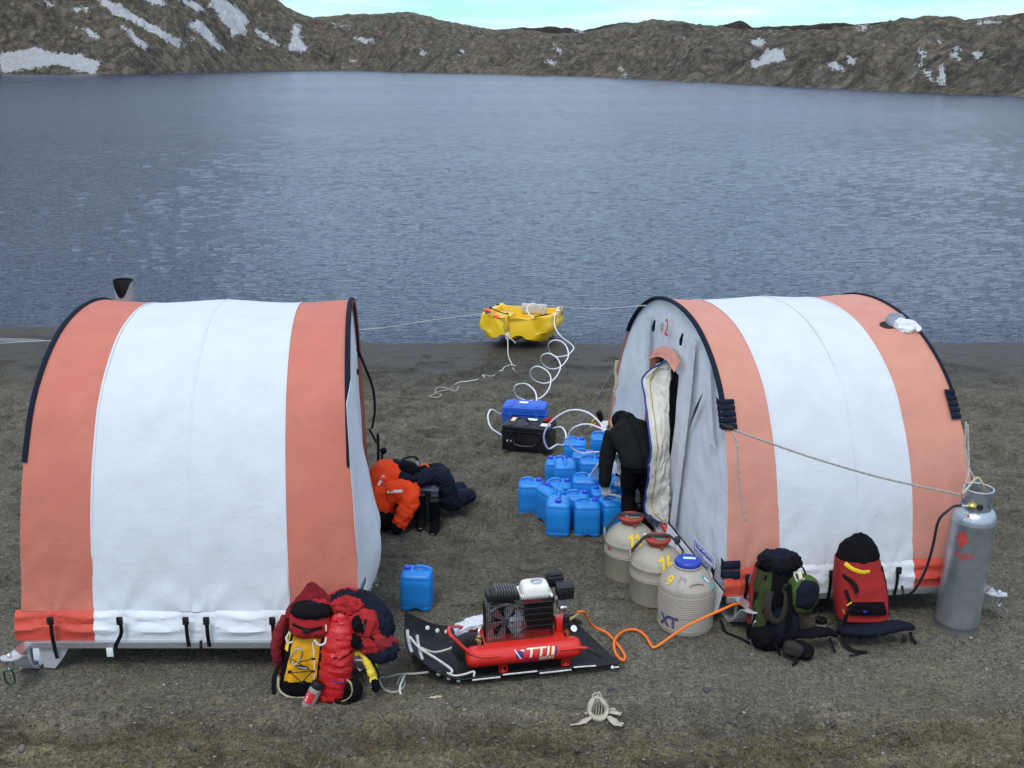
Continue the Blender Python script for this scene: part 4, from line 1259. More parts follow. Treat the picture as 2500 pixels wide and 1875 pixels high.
part('label_border', join(*[tube([lbl(*p, 0.006), lbl(*q, 0.006)], 0.0035, 4, n=1) for p, q in (((0.03, 0.06), (0.97, 0.06)), ((0.97, 0.06), (0.97, 0.94)), ((0.97, 0.94), (0.03, 0.94)), ((0.03, 0.94), (0.03, 0.06)))]), 'print_blue', shelterB, ew)
for T_, sh_, bs_ in ((TA, shelterA, (0.216, 0.51, 0.792)), (TB, shelterB, (b1, 0.53, b2))):
    for q_ in bs_:
        part('seam', ribbon(T_, q_, s_at_z(0.48), 0.9, 0.009, 0.004, n=110, flat=0.3), 'white_canvas', sh_)
def on_label(s, a0, b0, size, bold):
    t = text_shape(s, size, 0.0008, bold=bold)
    ex = (lc[1] - lc[0] + lc[2] - lc[3]).normalized(); ey = ((lc[0] - lc[3]) + (lc[1] - lc[2])).normalized()
    o = lbl(a0, b0, 0.007)
    return [tuple(o + ex * v[0] + ey * v[1] - TB.eu * v[2]) for v in t[0]], t[1]
part('lettering', on_label('Weatherhaven', 0.5, 0.40, 0.064, False), 'print_blue', shelterB, ew, smooth=False)
part('small_print', join(*[tube([lbl(a_, 0.76 + 0.01 * (k_ % 2), 0.006), lbl(a_ + 0.035, 0.76 + 0.01 * (k_ % 2), 0.006)], 0.0045, 4, n=1) for k_, a_ in enumerate((0.07, 0.115, 0.16, 0.23, 0.275, 0.34, 0.385, 0.43))]), 'print_blue', shelterB, ew)
# stitched corner pads
def pad(u, z0, z1, wrap, name='corner_pad', n=5):
    rib = []
    t0, t1 = s_at_z(z0), s_at_z(z1)
    for k in range(n):
        ta, tb = t0 + (t1 - t0) * k / n, t0 + (t1 - t0) * (k + 0.93) / n
        def fn(a, b):
            t = ta + (tb - ta) * b
            o = 0.020 + 0.014 * math.sin(math.pi * b) + 0.004 * mn.noise(Vector((a * 4, k, b * 2)))
            if a < 0.42 and u < 0.5:   # folded round on to the end wall
                p = TB.arc(0.0, t, o)
                return p + TB.ev * (0.42 - a) * 0.16 - TB.eu * 0.028
            w = (a - 0.42) / 0.58 * wrap if u < 0.5 else (a - 1) * wrap
            return TB.arc(u, t, o) + TB.eu * w
        rib.append(grid(fn, 12, 5, 0.006))
    pd = part(name, join(*rib), 'navy_band', shelterB, ang=50)
pad(0.0, 1.58, 1.80, 0.10)
pad(1.0, 1.60, 1.82, 0.085)
pad(0.0, 0.40, 0.56, 0.11, n=2)
part('corner_strap', tube([EB(0.055, 0.42, 0.03), EB(0.045, 0.33, 0.05), EB(0.035, 0.2, 0.05)], 0.018, 8, flat=0.3), 'black_web', shelterB, ew)
part('loose_strap', tube([(1.72, 8.0, 0.06), (1.74, 7.9, 0.015), (1.80, 7.84, 0.012), (1.86, 7.78, 0.010), (1.90, 7.71, 0.010)], 0.014, 6, flat=0.3, up=(0, 0, 1)), 'black_web', shelterB)
# torn roof vent with rag
def vent(a, b):
    an = 2 * math.pi * a
    t = 0.40 + 0.010 * math.sin(an) * b; u = 0.878 + 0.040 * math.cos(an) * b
    return TB.arc(u, t, 0.006)
part('vent_hole', grid(vent, 18, 3), 'dark_inside', shelterB)  # dark disc on the roof cloth, its colour standing for the unlit opening
rg = wrinkle(sblob((0, 0, 0), (0.085, 0.085, 0.035), 0.9, 0.9), 0.014, 16, 3)
c0 = TB.arc(0.925, 0.405, 0.020)
part('vent_rag', mv(rg, c0.x, c0.y, c0.z, rx=28), 'grey_rag', shelterB)
plastic_bag_loc = TB.arc(0.945, 0.388, 0.026)
pb = mesh_obj('plastic_bag', wrinkle(wrinkle(sblob((0, 0, 0), (0.105, 0.055, 0.022), 0.8, 0.9), 0.020, 14, 5), 0.009, 40, 8), 'bag_plastic')
pb.location = plastic_bag_loc; pb.rotation_euler = (R(38), R(10), R(-25))
tag(pb, 'crumpled white plastic bag stuffed in the roof vent of the right shelter', 'plastic bag')
# lettering has to be cut fine enough to follow the curve
def fine(vf, lim=0.010):
    bm = bmesh.new()
    vs = [bm.verts.new(v) for v in vf[0]]
    for f in vf[1]:
        try: bm.faces.new([vs[i] for i in f])
        except ValueError: pass
    bmesh.ops.triangulate(bm, faces=bm.faces[:])
    for _ in range(5):
        e = [x for x in bm.edges if x.calc_length() > lim]
        if not e: break
        bmesh.ops.subdivide_edges(bm, edges=e, cuts=1)
        bmesh.ops.triangulate(bm, faces=bm.faces[:])
    return bm_out(bm)
# ================================================================== blue water cans
def can_body():
    rings = []
    lv = [(0.000, 0.112, 0.098), (0.006, 0.124, 0.109), (0.022, 0.1310, 0.1155), (0.040, 0.1325, 0.1175), (0.046, 0.1295, 0.1145), (0.053, 0.1325, 0.1175),
          (0.12, 0.1330, 0.1180), (0.22, 0.1330, 0.1180), (0.292, 0.1322, 0.1172), (0.298, 0.1290, 0.1140), (0.305, 0.1318, 0.1168), (0.322, 0.1290, 0.1140), (0.338, 0.119, 0.103), (0.352, 0.104, 0.080), (0.358, 0.090, 0.062)]
    for z, a, b in lv:
        ring = sq_ring(0, 0, z, a, b, 0.34, 48)
        if z < 0.045:   # hand hold cut under the front and back edge
            ring = [(x, y * (1 - 0.06 * (abs(x) < 0.04)), zz + (0.026 - z * 0.55) * max(0, 1 - (x / 0.05) ** 2) ** 0.5 * (abs(y) > b * 0.8)) if abs(x) < 0.05 else (x, y, zz) for x, y, zz in ring]
        rings.append(ring)
    return loft(rings)
CAN_BODY = can_body()
CAN_HANDLE = join(tube([(-0.020, 0, 0.345), (-0.012, 0, 0.374), (0.012, 0, 0.384), (0.060, 0, 0.382), (0.088, 0, 0.370), (0.100, 0, 0.340)], [0.013, 0.014, 0.014, 0.014, 0.015, 0.017], 10, n=5))
CAN_CAP = xf(lathe([(0.030, 0.0), (0.031, 0.004), (0.030, 0.026), (0.026, 0.030), (0.012, 0.031)], 20), Matrix.Translation((-0.078, 0, 0.352)))
CAN_NECK = xf(join(lathe([(0.031, -0.01), (0.026, 0.0), (0.024, 0.02), (0.021, 0.021), (0.020, 0.004)], 20, cap=False), lathe([(0.020, 0.003), (0.0005, 0.003)], 20, cap=False)), Matrix.Translation((-0.078, 0, 0.352)))
can_src = {}
def water_can(x, y, rz, label, cap=True, sticker=False, group='blue water cans beside the right shelter', tilt=0.0):
    q_ = random.Random(label)
    t = thing('water_can', label, 'water can', (x, y, gh(x, y) - 0.004), (R(q_.uniform(-1.6, 1.6)), R(q_.uniform(-1.6, 1.6)), R(rz)), group)
    t.scale = (q_.uniform(0.98, 1.02), q_.uniform(0.98, 1.03), q_.uniform(0.975, 1.02))
    def p(name, vf, m, k):
        if k in can_src:
            o = can_src[k].copy(); COL.objects.link(o); o.parent = t; o.name = name
        else:
            o = mesh_obj(name, vf, m, t); can_src[k] = o
        return o
    b = p('body', CAN_BODY, 'can_blue', 'b'); p('handle', CAN_HANDLE, 'can_blue', 'h')
    if cap: p('cap', CAN_CAP, 'cap_blue', 'c')
    else: p('neck', CAN_NECK, 'can_blue', 'n')
    if sticker: p('sticker', box((0.0, -0.085, 0.3465), (0.07, 0.03, 0.002)), 'print_fade', 's').rotation_euler = (0, 0, 0)
    return t
water_can(-0.815, 8.385, -3, 'lone blue water can standing by itself left of the air compressor', group=None)
G_ = 'blue water cans beside the right shelter'
water_can(0.457, 9.862, 84, 'front left blue water can of the group, its cap facing the camera')
water_can(0.735, 9.892, 182, 'blue water can without a cap, middle of the front row')
water_can(1.000, 9.990, 196, 'front blue water can under the hand of the person in black')
water_can(0.196, 10.44, 176, 'leftmost blue water can of the front group, standing a little apart')
water_can(0.395, 10.155, -62, 'blue water can with slanting handle behind the front left can')
water_can(0.662, 10.165, 177, 'blue water can with cap on the right, behind the can without cap')
water_can(0.930, 10.265, 4, 'blue water can behind the one the person is touching')
water_can(0.480, 10.445, 181, 'rear middle blue water can of the front group, beside the leftmost can')
water_can(0.758, 10.49, 173, 'rear right blue water can of the front group, touching the white hose bundle')
water_can(0.575, 10.925, -88, 'blue water can with handle end-on, front left of the back group')
water_can(0.862, 11.03, 176, 'front right blue water can of the back group')
water_can(0.500, 11.24, -6, 'left blue water can of the back group with a brown sticker', sticker=True)
water_can(0.800, 11.335, 171, 'middle blue water can of the back group, white hose loop over its front')
water_can(0.715, 11.63, 177, 'rearmost blue water can of the back group, beside the pale runner tip')
water_can(1.045, 10.63, 180, 'blue water can mostly hidden behind the white hose bundle by the shelter')
water_can(1.04, 11.92, 175, 'blue water can half hidden behind the far corner of the right shelter')

# ================================================================== liquid nitrogen dewars
def dewar(x, y, rz, label, kind):
    t = thing('dewar', label, 'dewar', (x, y, gh(x, y) - 0.004), (0, 0, R(rz)), 'beige dewars in a row by the right shelter')
    fr = -math.pi / 2 - R(rz)      # azimuth that faces the camera
    if kind == 'xc':
        prof = [(0.205, 0.0), (0.222, 0.006), (0.228, 0.02), (0.228, 0.230), (0.2312, 0.234), (0.2312, 0.240), (0.228, 0.244), (0.2312, 0.250), (0.2312, 0.256), (0.228, 0.260),
                (0.228, 0.338), (0.2305, 0.342), (0.2305, 0.346), (0.226, 0.352), (0.219, 0.375), (0.200, 0.405), (0.172, 0.435), (0.140, 0.462), (0.110, 0.482), (0.088, 0.494), (0.078, 0.500), (0.075, 0.530)]
        b = mesh_obj('body', lathe(prof, 48), 'dewar', t, ang=50)
        lid = mesh_obj('lid', xf(wrinkle(lathe([(0.060, 0), (0.080, 0.006), (0.108, 0.046), (0.112, 0.056), (0.111, 0.064), (0.104, 0.070), (0.0, 0.073)], 36), 0.001, 20, 1), Matrix.Translation((0, 0, 0.500))), 'lid_red', t)
        mesh_obj('sticker', xf(box((0, 0, 0), (0.075, 0.035, 0.002)), Matrix.Translation((-0.02, 0.01, 0.5742)) @ Matrix.Rotation(0.3, 4, 'Z')), 'print_white', lid)
        mesh_obj('sticker', xf(box((0, 0, 0), (0.085, 0.020, 0.002)), Matrix.Translation((0.02, -0.045, 0.5742)) @ Matrix.Rotation(-0.2, 4, 'Z')), 'print_green', lid)
        mesh_obj('latch', xf(box((0, 0, 0), (0.024, 0.02, 0.03), 0.004), Matrix.Translation((0.105 * math.cos(fr + 0.2), 0.105 * math.sin(fr + 0.2), 0.522))), 'lid_red', lid)
        hs = []
        for a in (math.pi - R(rz) - 0.05, -R(rz) + 0.1):
            c, s = math.cos(a), math.sin(a)
            def q(r, w, z, c=c, s=s): return (c * r - s * w, s * r + c * w, z)
            h = mesh_obj('handle', tube([q(0.222, -0.045, 0.345), q(0.235, -0.042, 0.40), q(0.232, -0.03, 0.432), q(0.232, 0.03, 0.432), q(0.235, 0.042, 0.40), q(0.222, 0.045, 0.345)], 0.011, 8, n=4, flat=0.6), 'dewar', t)
            mesh_obj('rivet', xf(lathe([(0.014, 0), (0.014, 0.004), (0.007, 0.010)], 10), Matrix.Translation(q(0.232, 0.0, 0.372)) @ Matrix.Rotation(a, 4, 'Z') @ Matrix.Rotation(R(90), 4, 'Y')), 'steel', h)
            hs.append(q)
        for w in (-0.012, 0.014):
            mesh_obj('lashing_cord', tube([hs[0](0.232, w, 0.425), hs[0](0.16, w * 1.3, 0.515), hs[0](0.095, w, 0.582), hs[1](0.01, -w, 0.584), hs[1](0.095, -w, 0.582), hs[1](0.16, -w * 1.3, 0.52), hs[1](0.232, -w, 0.425)], 0.0085, 7, n=5), 'rope_black', t)
        mesh_obj('cord_knot', wrinkle(sblob((0, 0, 0), (0.022, 0.022, 0.03)), 0.008, 60, 2), 'rope_black', t).location = hs[1](0.17, 0.0, 0.535)
    else:
        prof = [(0.200, 0.0), (0.220, 0.005), (0.228, 0.02), (0.228, 0.05), (0.2305, 0.052), (0.2305, 0.056), (0.228, 0.058), (0.228, 0.165)]
        for k in range(11):
            z = 0.170 + k * 0.0165
            prof += [(0.2275, z), (0.2325, z + 0.005), (0.2325, z + 0.009), (0.2275, z + 0.014)]
        prof += [(0.228, 0.355), (0.228, 0.395), (0.224, 0.405), (0.190, 0.452), (0.150, 0.500), (0.118, 0.528), (0.110, 0.533), (0.110, 0.545)]
        b = mesh_obj('body', lathe(prof, 56), 'dewar_clean', t, ang=50)
        mesh_obj('neck_ring', xf(lathe([(0.108, 0.0), (0.113, 0.004), (0.113, 0.014), (0.108, 0.018)], 36), Matrix.Translation((0, 0, 0.538))), 'dewar_clean', t)
        lid = mesh_obj('lid', xf(lathe([(0.104, 0), (0.109, 0.006), (0.109, 0.026), (0.098, 0.042), (0.080, 0.048), (0, 0.049)], 40), Matrix.Translation((0, 0, 0.556))), 'lid_blue', t)
        mesh_obj('sticker', xf(box((0, 0, 0), (0.10, 0.03, 0.001)), Matrix.Translation((0.01, 0.0, 0.6062)) @ Matrix.Rotation(-0.12, 4, 'Z')), 'print_white', lid)
        mesh_obj('sticker', xf(box((0, 0, 0), (0.085, 0.018, 0.001)), Matrix.Translation((0.0, 0.024, 0.6065)) @ Matrix.Rotation(-0.12, 4, 'Z')), 'print_green', lid)
        for da in (0.25, 1.65, 3.4):
            a = fr + da
            c, s = math.cos(a), math.sin(a)
            mesh_obj('handle', tube([(c * 0.188 - s * w, s * 0.188 + c * w, z) for w, z in ((-0.055, 0.448), (-0.045, 0.466), (0.0, 0.472), (0.045, 0.466), (0.055, 0.448))], 0.010, 8, n=4), 'dewar_clean', t)
    return t, fr
def rad_xc(z): return interp([0, 0.335, 0.348, 0.375, 0.405, 0.435, 0.462, 0.482], [0.2335, 0.2335, 0.229, 0.222, 0.203, 0.175, 0.143, 0.113], z)
def cone_text(t, s, size, m, ang, z, rad, parent, lines=False, shear=0.0, lift=0.003, name='lettering', sx=1.0):
    vf = text_lines(s, size, shear, sx=sx) if lines else text_shape(s, size, 0.0006, bold=True, shear=shear, sx=sx)
    vf = fine(([(x, y, max(0.0, zz) + lift) for x, y, zz in vf[0]], vf[1]), 0.012)
    return mesh_obj(name, on_cyl(vf, rad, z, ang), m, parent, smooth=False)
def digit_one(t, ang, z):
    V = [(-0.011, -0.052, 0), (0.011, -0.052, 0), (0.011, 0.052, 0), (-0.006, 0.052, 0), (-0.011, 0.026, 0), (-0.036, 0.016, 0), (-0.036, 0.032, 0), (-0.014, 0.044, 0)]
    vf = fine(([(x, y, 0.004) for x, y, _ in V], [(0, 1, 2, 4), (4, 2, 3, 7), (5, 4, 7, 6)]), 0.010)
    mesh_obj('lettering', on_cyl(vf, rad_xc, z, ang), 'print_yellow', t, smooth=False)
d11, f = dewar(1.068, 8.984, 8, 'beige dewar with red lid and yellow 11, farthest back of the three', 'xc')
body = d11.children[0]
digit_one(d11, f - 0.02, 0.405); digit_one(d11, f + 0.30, 0.405)
cone_text(d11, 'XC', 0.110, 'print_fade', f + 0.32, 0.302, 0.2285, d11, lines=True)
mesh_obj('label_patch', on_cyl(box((0, 0, 0), (0.05, 0.035, 0.001)), 0.2295, 0.305, f - 1.05), 'print_fade', d11)
mesh_obj('sticker', on_cyl(box((0, 0, 0.003), (0.03, 0.012, 0.001)), rad_xc, 0.445, f + 0.75), 'print_white', d11)
d16, f = dewar(1.249, 8.520, -6, 'beige dewar with red lid and yellow 16, between the other two dewars', 'xc')
digit_one(d16, f + 0.14, 0.405)
cone_text(d16, '6', 0.15, 'print_yellow', f + 0.46, 0.405, rad_xc, d16, sx=1.0)
cone_text(d16, 'XC', 0.110, 'print_fade', f + 0.30, 0.302, 0.2285, d16, lines=True)
dxt, f = dewar(1.435, 8.056, 0, 'ribbed taupe dewar with blue lid, nearest to the camera', 'xt')
def rad_xt(z): return interp([0.395, 0.405, 0.452, 0.5, 0.528], [0.230, 0.226, 0.192, 0.152, 0.12], z)
cone_text(dxt, 'XT', 0.13, 'print_navy', f - 0.80, 0.115, 0.2285, dxt, lines=True)
cone_text(dxt, '9', 0.10, 'print_yellow', f - 1.0, 0.455, rad_xt, dxt, sx=1.2)
mesh_obj('sticker', on_cyl(mv(box((0, 0, 0.003), (0.034, 0.115, 0.002)), rz=28), rad_xt, 0.45, f + 0.90), 'print_teal', dxt)
mesh_obj('sticker_mark', on_cyl(mv(box((0.0, 0.025, 0.0045), (0.014, 0.04, 0.002)), rz=28), rad_xt, 0.45, f + 0.90), 'print_white', dxt)
mesh_obj('tape_patch', on_cyl(mv(box((0, 0, 0.002), (0.06, 0.10, 0.001)), rz=-12), rad_xt, 0.45, f - 0.42), 'print_grey', dxt)

# ================================================================== hard cases on the sand
def hard_case(name, label, loc, rz, w, d, h, m, split, black):
    t = thing(name, label, 'case', loc, (0, 0, R(rz)))
    base = mesh_obj('base', box((0, 0, split / 2), (w * 0.97, d * 0.97, split), 0.022, 3), m, t)
    lid = mesh_obj('lid', box((0, 0, split + (h - split) / 2 + 0.003), (w * 0.97, d * 0.97, h - split), 0.022, 3), m, t)
    mesh_obj('rim', join(box((0, 0, split - 0.013), (w, d, 0.020), 0.006), box((0, 0, split + 0.018), (w, d, 0.020), 0.006)), m, t)
    for x in (-w * 0.3, 0.0, w * 0.3):
        mesh_obj('lid_rib', box((x, 0, h + 0.004), (w * 0.10, d * 0.90, 0.014), 0.005), m, lid)
    for x in (-w * 0.30, w * 0.30):
        l = mesh_obj('latch', box((x, -d / 2 - 0.010, split), (0.055, 0.020, 0.085), 0.006), m, t)
        mesh_obj('latch_pin', tube([(x - 0.03, -d / 2 - 0.012, split + 0.03), (x + 0.03, -d / 2 - 0.012, split + 0.03)], 0.006, 6, n=1), 'cast_grey', l)
    mesh_obj('handle', join(tube([(-w * 0.22, -d / 2 - 0.012, split - 0.075), (-w * 0.20, -d / 2 - 0.030, split - 0.125), (0, -d / 2 - 0.034, split - 0.140), (w * 0.20, -d / 2 - 0.030, split - 0.125), (w * 0.22, -d / 2 - 0.012, split - 0.075)], 0.014, 8)), m, t)
    for x in (-w * 0.24, w * 0.24):
        mesh_obj('handle_mount', box((x, -d / 2 - 0.010, split - 0.065), (0.05, 0.024, 0.05), 0.006), m, t)
    for x in (-w / 2 + 0.03, w / 2 - 0.03):
        for k in range(2): mesh_obj('corner_rib', box((x, -d / 2 + 0.006, 0.10 + 0.0 * k), (0.028, 0.024, 0.17), 0.006), m, base) if k == 0 else None
    return t, base, lid
cb, cbase, clid = hard_case('hard_case', 'black plastic hard case with carrying handle in front of the blue case', (0.205, 12.30, gh(0.2, 12.3) - 0.004), -15, 0.60, 0.38, 0.315, 'case_black', 0.225, True)
mesh_obj('paper_label', mv(box((-0.20, 0.04, 0.3265), (0.05, 0.12, 0.002)), rz=0), 'print_cream', clid)
mesh_obj('paper_label', box((0.02, 0.08, 0.3265), (0.12, 0.07, 0.002)), 'print_white', clid)
mesh_obj('paper_label', box((0.22, -0.08, 0.3265), (0.11, 0.10, 0.002)), 'print_white', clid)
mesh_obj('lid_strap', tube([(-0.05, 0.09, 0.327), (0.0, -0.01, 0.34), (0.1, -0.03, 0.338), (0.2, 0.02, 0.330)], 0.012, 6, flat=0.4), 'black_web', clid)
rk = mesh_obj('red_tie', wrinkle(sblob((0.24, 0.07, 0.340), (0.05, 0.03, 0.018)), 0.02, 30, 4), 'red_cloth', clid)
for k, x in enumerate((-0.22, -0.175)):
    mesh_obj('mark', mv(box((0, 0, 0), (0.014, 0.002, 0.022)), x, -0.1875, 0.13, ry=20), 'print_white', cbase)
hard_case('hard_case', 'bright blue plastic case standing behind the black case', (0.165, 12.78, gh(0.16, 12.78) - 0.004), -9, 0.55, 0.32, 0.40, 'case_blue', 0.29, False)
for o in [o for o in bpy.data.objects if o.name == 'lid.001' or (o.parent and o.parent.name == 'hard_case.001' and o.name.startswith('lid') and 'rib' not in o.name)]:
    mesh_obj('paper_label', box((-0.02, 0.02, 0.4125), (0.11, 0.07, 0.002)), 'print_white', o)

# ================================================================== yellow dinghy
def dinghy():
    L = 1.50
    t = thing('dinghy', 'yellow plastic dinghy pulled up at the water line', 'boat', (-0.03, 17.74, -0.20), (R(-3.5), 0, R(-14)))
    def hw(s): return interp([0, 0.04, 0.10, 0.22, 0.5, 0.8, 1.0], [0.40, 0.50, 0.575, 0.625, 0.655, 0.65, 0.61], s)
    def gz(s): return interp([0, 0.15, 0.5, 0.85, 1.0], [0.52, 0.51, 0.48, 0.48, 0.49], s)
    st = [0.0, 0.01, 0.02, 0.035, 0.05, 0.07, 0.09, 0.115, 0.14, 0.17, 0.2, 0.25, 0.3, 0.4, 0.5, 0.6, 0.7, 0.8, 0.88, 0.93, 0.955, 0.97, 1.0]
    rings, n_out = [], 0
    for s in st:
        w, g = hw(s), gz(s)
        rock = 0.15 * (1 - s) ** 3
        out = [(0.0, 0.0 + rock), (0.20, 0.045 + rock), (0.36, 0.105 + rock * 0.7), (0.50, 0.095 + rock * 0.7), (0.63, 0.015 + rock * 0.9), (0.72, 0.01 + rock * 0.9), (0.84, 0.10 + rock * 0.7), (0.885, 0.215 + rock * 0.25),
               (0.90, 0.245), (1.0, 0.262), (1.015, 0.275), (1.01, 0.365), (0.985, 0.385), (0.972, g - 0.03), (0.960, g), (0.93, g + 0.018), (0.85, g + 0.018), (0.80, g - 0.005)]
        deep = float(sstep(0.085, 0.13, np.array(s)) * sstep(0.965, 0.945, np.array(s)))
        fl = 0.17
        inn = [(0.785, g - 0.06 * deep - 0.008), (0.73, (g - 0.02) * (1 - deep) + (fl + 0.03) * deep), (0.66, (g - 0.02) * (1 - deep) + fl * deep), (0.0, (g - 0.022) * (1 - deep) + fl * deep)]
        half = out + inn
        def pt(sx, xz):
            xf_, z = xz
            x = sx * xf_ * w
            bow = 0.16 * (1 - s / 0.2) if s < 0.2 else 0.0
            y = s * L + bow * xf_ ** 2 * 1.0
            wave = -0.035 * math.cos(min(1, xf_ * 1.0) * math.pi) * max(0, 1 - s / 0.18) * float(sstep(0.12, 0.28, np.array(z)))
            return (x, y, z - wave * 0.8)
        rings.append([pt(1, h) for h in half] + [pt(-1, h) for h in reversed(half[1:-1])])
    V, F = loft(rings)
    hull = mesh_obj('hull', (V, F), 'boat_yellow', t, ang=44)
    mesh_obj('bench', box((-0.37, 0.86, 0.285), (0.34, 0.62, 0.27), 0.03, 3), 'boat_yellow', t)
    mesh_obj('bench', box((0.40, 0.90, 0.26), (0.27, 0.48, 0.21), 0.03, 3), 'boat_yellow', t)
    tb = mesh_obj('motor_board', box((0.08, 1.44, 0.45), (0.46, 0.06, 0.17), 0.01), 'pale_metal', t)
    for x in (-0.09, 0.25):
        mesh_obj('screw', xf(lathe([(0.014, 0), (0.014, 0.006), (0.006, 0.01)], 8), Matrix.Translation((x, 1.405, 0.46)) @ Matrix.Rotation(R(90), 4, 'X')), 'cast_grey', tb)
    for sx, y, z in ((-0.575, 0.48, 0.512), (-0.585, 0.88, 0.498), (-0.57, 1.32, 0.505), (0.585, 0.92, 0.498), (0.57, 1.33, 0.505), (-0.50, 0.28, 0.522)):
        mesh_obj('fitting', box((sx, y, z), (0.05, 0.09, 0.022), 0.006), 'black_plastic', t)
    for y in (0.58, 0.95):
        mesh_obj('side_recess', mv(box((0, 0, 0), (0.012, 0.10, 0.075), 0.004), 0.645, y, 0.43, ry=-4), 'boat_yellow', t)
        mesh_obj('rowlock', tube([(0.655, y - 0.05, 0.475), (0.668, y, 0.485), (0.655, y + 0.05, 0.475)], 0.009, 6), 'cast_grey', t)
    mesh_obj('side_label', mv(box((0, 0, 0), (0.004, 0.18, 0.10)), 0.647, 1.22, 0.44, ry=-4), 'print_grey', t)
    mesh_obj('bow_strap', tube([(-0.07, 0.05, 0.56), (-0.07, -0.018, 0.545), (-0.07, -0.022, 0.42), (-0.07, 0.0, 0.30)], 0.026, 8, flat=0.3, up=(0, 1, 0)), 'boat_yellow', t)
    mesh_obj('bow_fitting', box((-0.07, 0.03, 0.575), (0.04, 0.05, 0.03), 0.008), 'black_plastic', t)
    mesh_obj('bow_shackle', tube([(-0.11, -0.01, 0.40), (-0.11, -0.03, 0.33), (-0.07, -0.04, 0.29), (-0.03, -0.03, 0.33), (-0.03, -0.01, 0.40)], 0.008, 6), 'cast_grey', t)
    mesh_obj('grab_cord', tube([(-0.60, 0.9, 0.52), (-0.42, 0.8, 0.47), (-0.22, 0.66, 0.44), (-0.17, 0.55, 0.36), (-0.16, 0.52, 0.22)], 0.010, 6), 'black_web', t)
    mesh_obj('grab_cord', tube([(0.52, 1.0, 0.45), (0.34, 0.96, 0.42), (0.20, 0.85, 0.38), (0.14, 0.73, 0.24)], 0.010, 6), 'black_web', t)
    mesh_obj('oar_strap', tube([(0.55, 0.78, 0.45), (0.40, 0.82, 0.40), (0.30, 0.64, 0.30)], 0.018, 6, flat=0.4), 'print_fade', t)
    oh = thing('painter_handle', 'orange toggle handle with cord lying on the left bow of the dinghy', 'handle', (-0.33, 17.98, 0.285), (0, 0, R(-30)))
    for x in (-0.10, 0.08):
        mesh_obj('grip', tube([(x - 0.06, 0, 0.045 - x * 0.5), (x, 0, 0.05 - x * 0.5), (x + 0.06, 0, 0.03 - x * 0.5)], [0.026, 0.034, 0.026], 10), 'float_orange', oh)
    mesh_obj('cord', tube([(-0.17, 0, 0.09), (-0.02, 0.0, 0.035), (0.14, 0, -0.02), (0.26, -0.02, -0.05)], 0.011, 6), 'rope_grey', oh)
    return t
dinghy()

# ================================================================== hoses and ropes
HOSE1 = [(0.28, 12.75, 0.37), (0.31, 13.04, 0.38), (0.29, 13.32, 0.4), (0.2, 13.61, 0.4), (0.11, 13.9, 0.32), (0.04, 13.96, 0.27), (0.03, 14.02, 0.17), (0.08, 14.09, 0.07), (0.19, 14.15, 0.01), (0.3, 14.24, -0.02), (0.41, 14.32, 0.0), (0.5, 14.41, 0.07), (0.54, 14.5, 0.16), (0.53, 14.58, 0.25), (0.45, 14.67, 0.31), (0.35, 14.75, 0.32), (0.28, 14.81, 0.27), (0.26, 14.87, 0.18), (0.29, 14.93, 0.09), (0.37, 14.99, 0.02), (0.47, 15.05, -0.02), (0.58, 15.14, -0.01), (0.66, 15.23, 0.05), (0.71, 15.31, 0.14), (0.7, 15.4, 0.2), (0.65, 15.47, 0.26), (0.54, 15.53, 0.3), (0.45, 15.6, 0.25), (0.43, 15.69, 0.15), (0.47, 15.77, 0.06), (0.57, 15.86, -0.03), (0.69, 15.95, -0.05), (0.79, 16.04, -0.01), (0.86, 16.12, 0.07), (0.87, 16.21, 0.13), (0.84, 16.3, 0.21), (0.76, 16.37, 0.27), (0.66, 16.43, 0.27), (0.58, 16.5, 0.2), (0.58, 16.65, 0.07), (0.64, 16.8, -0.07), (0.75, 16.95, -0.14), (0.9, 17.08, -0.15), (0.99, 17.22, -0.11), (1.02, 17.35, -0.09), (0.97, 17.4, -0.04), (0.86, 17.45, 0.03), (0.78, 17.5, 0.1), (0.73, 17.75, 0.14), (0.72, 18.0, 0.21), (0.75, 18.1, 0.34), (0.82, 18.2, 0.4), (0.84, 18.25, 0.36), (0.8, 18.3, 0.28), (0.72, 18.35, 0.18), (0.62, 18.4, 0.12), (0.49, 18.47, 0.1), (0.35, 18.55, 0.15), (0.27, 18.62, 0.23), (0.27, 18.7, 0.29), (0.36, 18.75, 0.34), (0.46, 18.8, 0.3), (0.54, 18.85, 0.21), (0.56, 18.9, 0.11)]
def rope(name, pts, r, m, label, cat, group=None, seg=7, n=6, **kw):
    o = mesh_obj(name, tube(pts, r, seg, n=n, **kw), m)
    return tag(o, label, cat, group)
rope('white_hose', HOSE1, 0.0098, 'hose_white', 'long white hose looping across the sand from the dinghy to the blue case', 'hose', n=5)
rope('white_hose', [(-0.10, 12.72, 0.27), (-0.179, 12.62, 0.339), (-0.251, 12.53, 0.404), (-0.284, 12.45, 0.383), (-0.288, 12.37, 0.344), (-0.248, 12.28, 0.256), (-0.12, 12.24, 0.177)], 0.0098, 'hose_white', 'white hose bowing out left of the blue and black cases', 'hose')
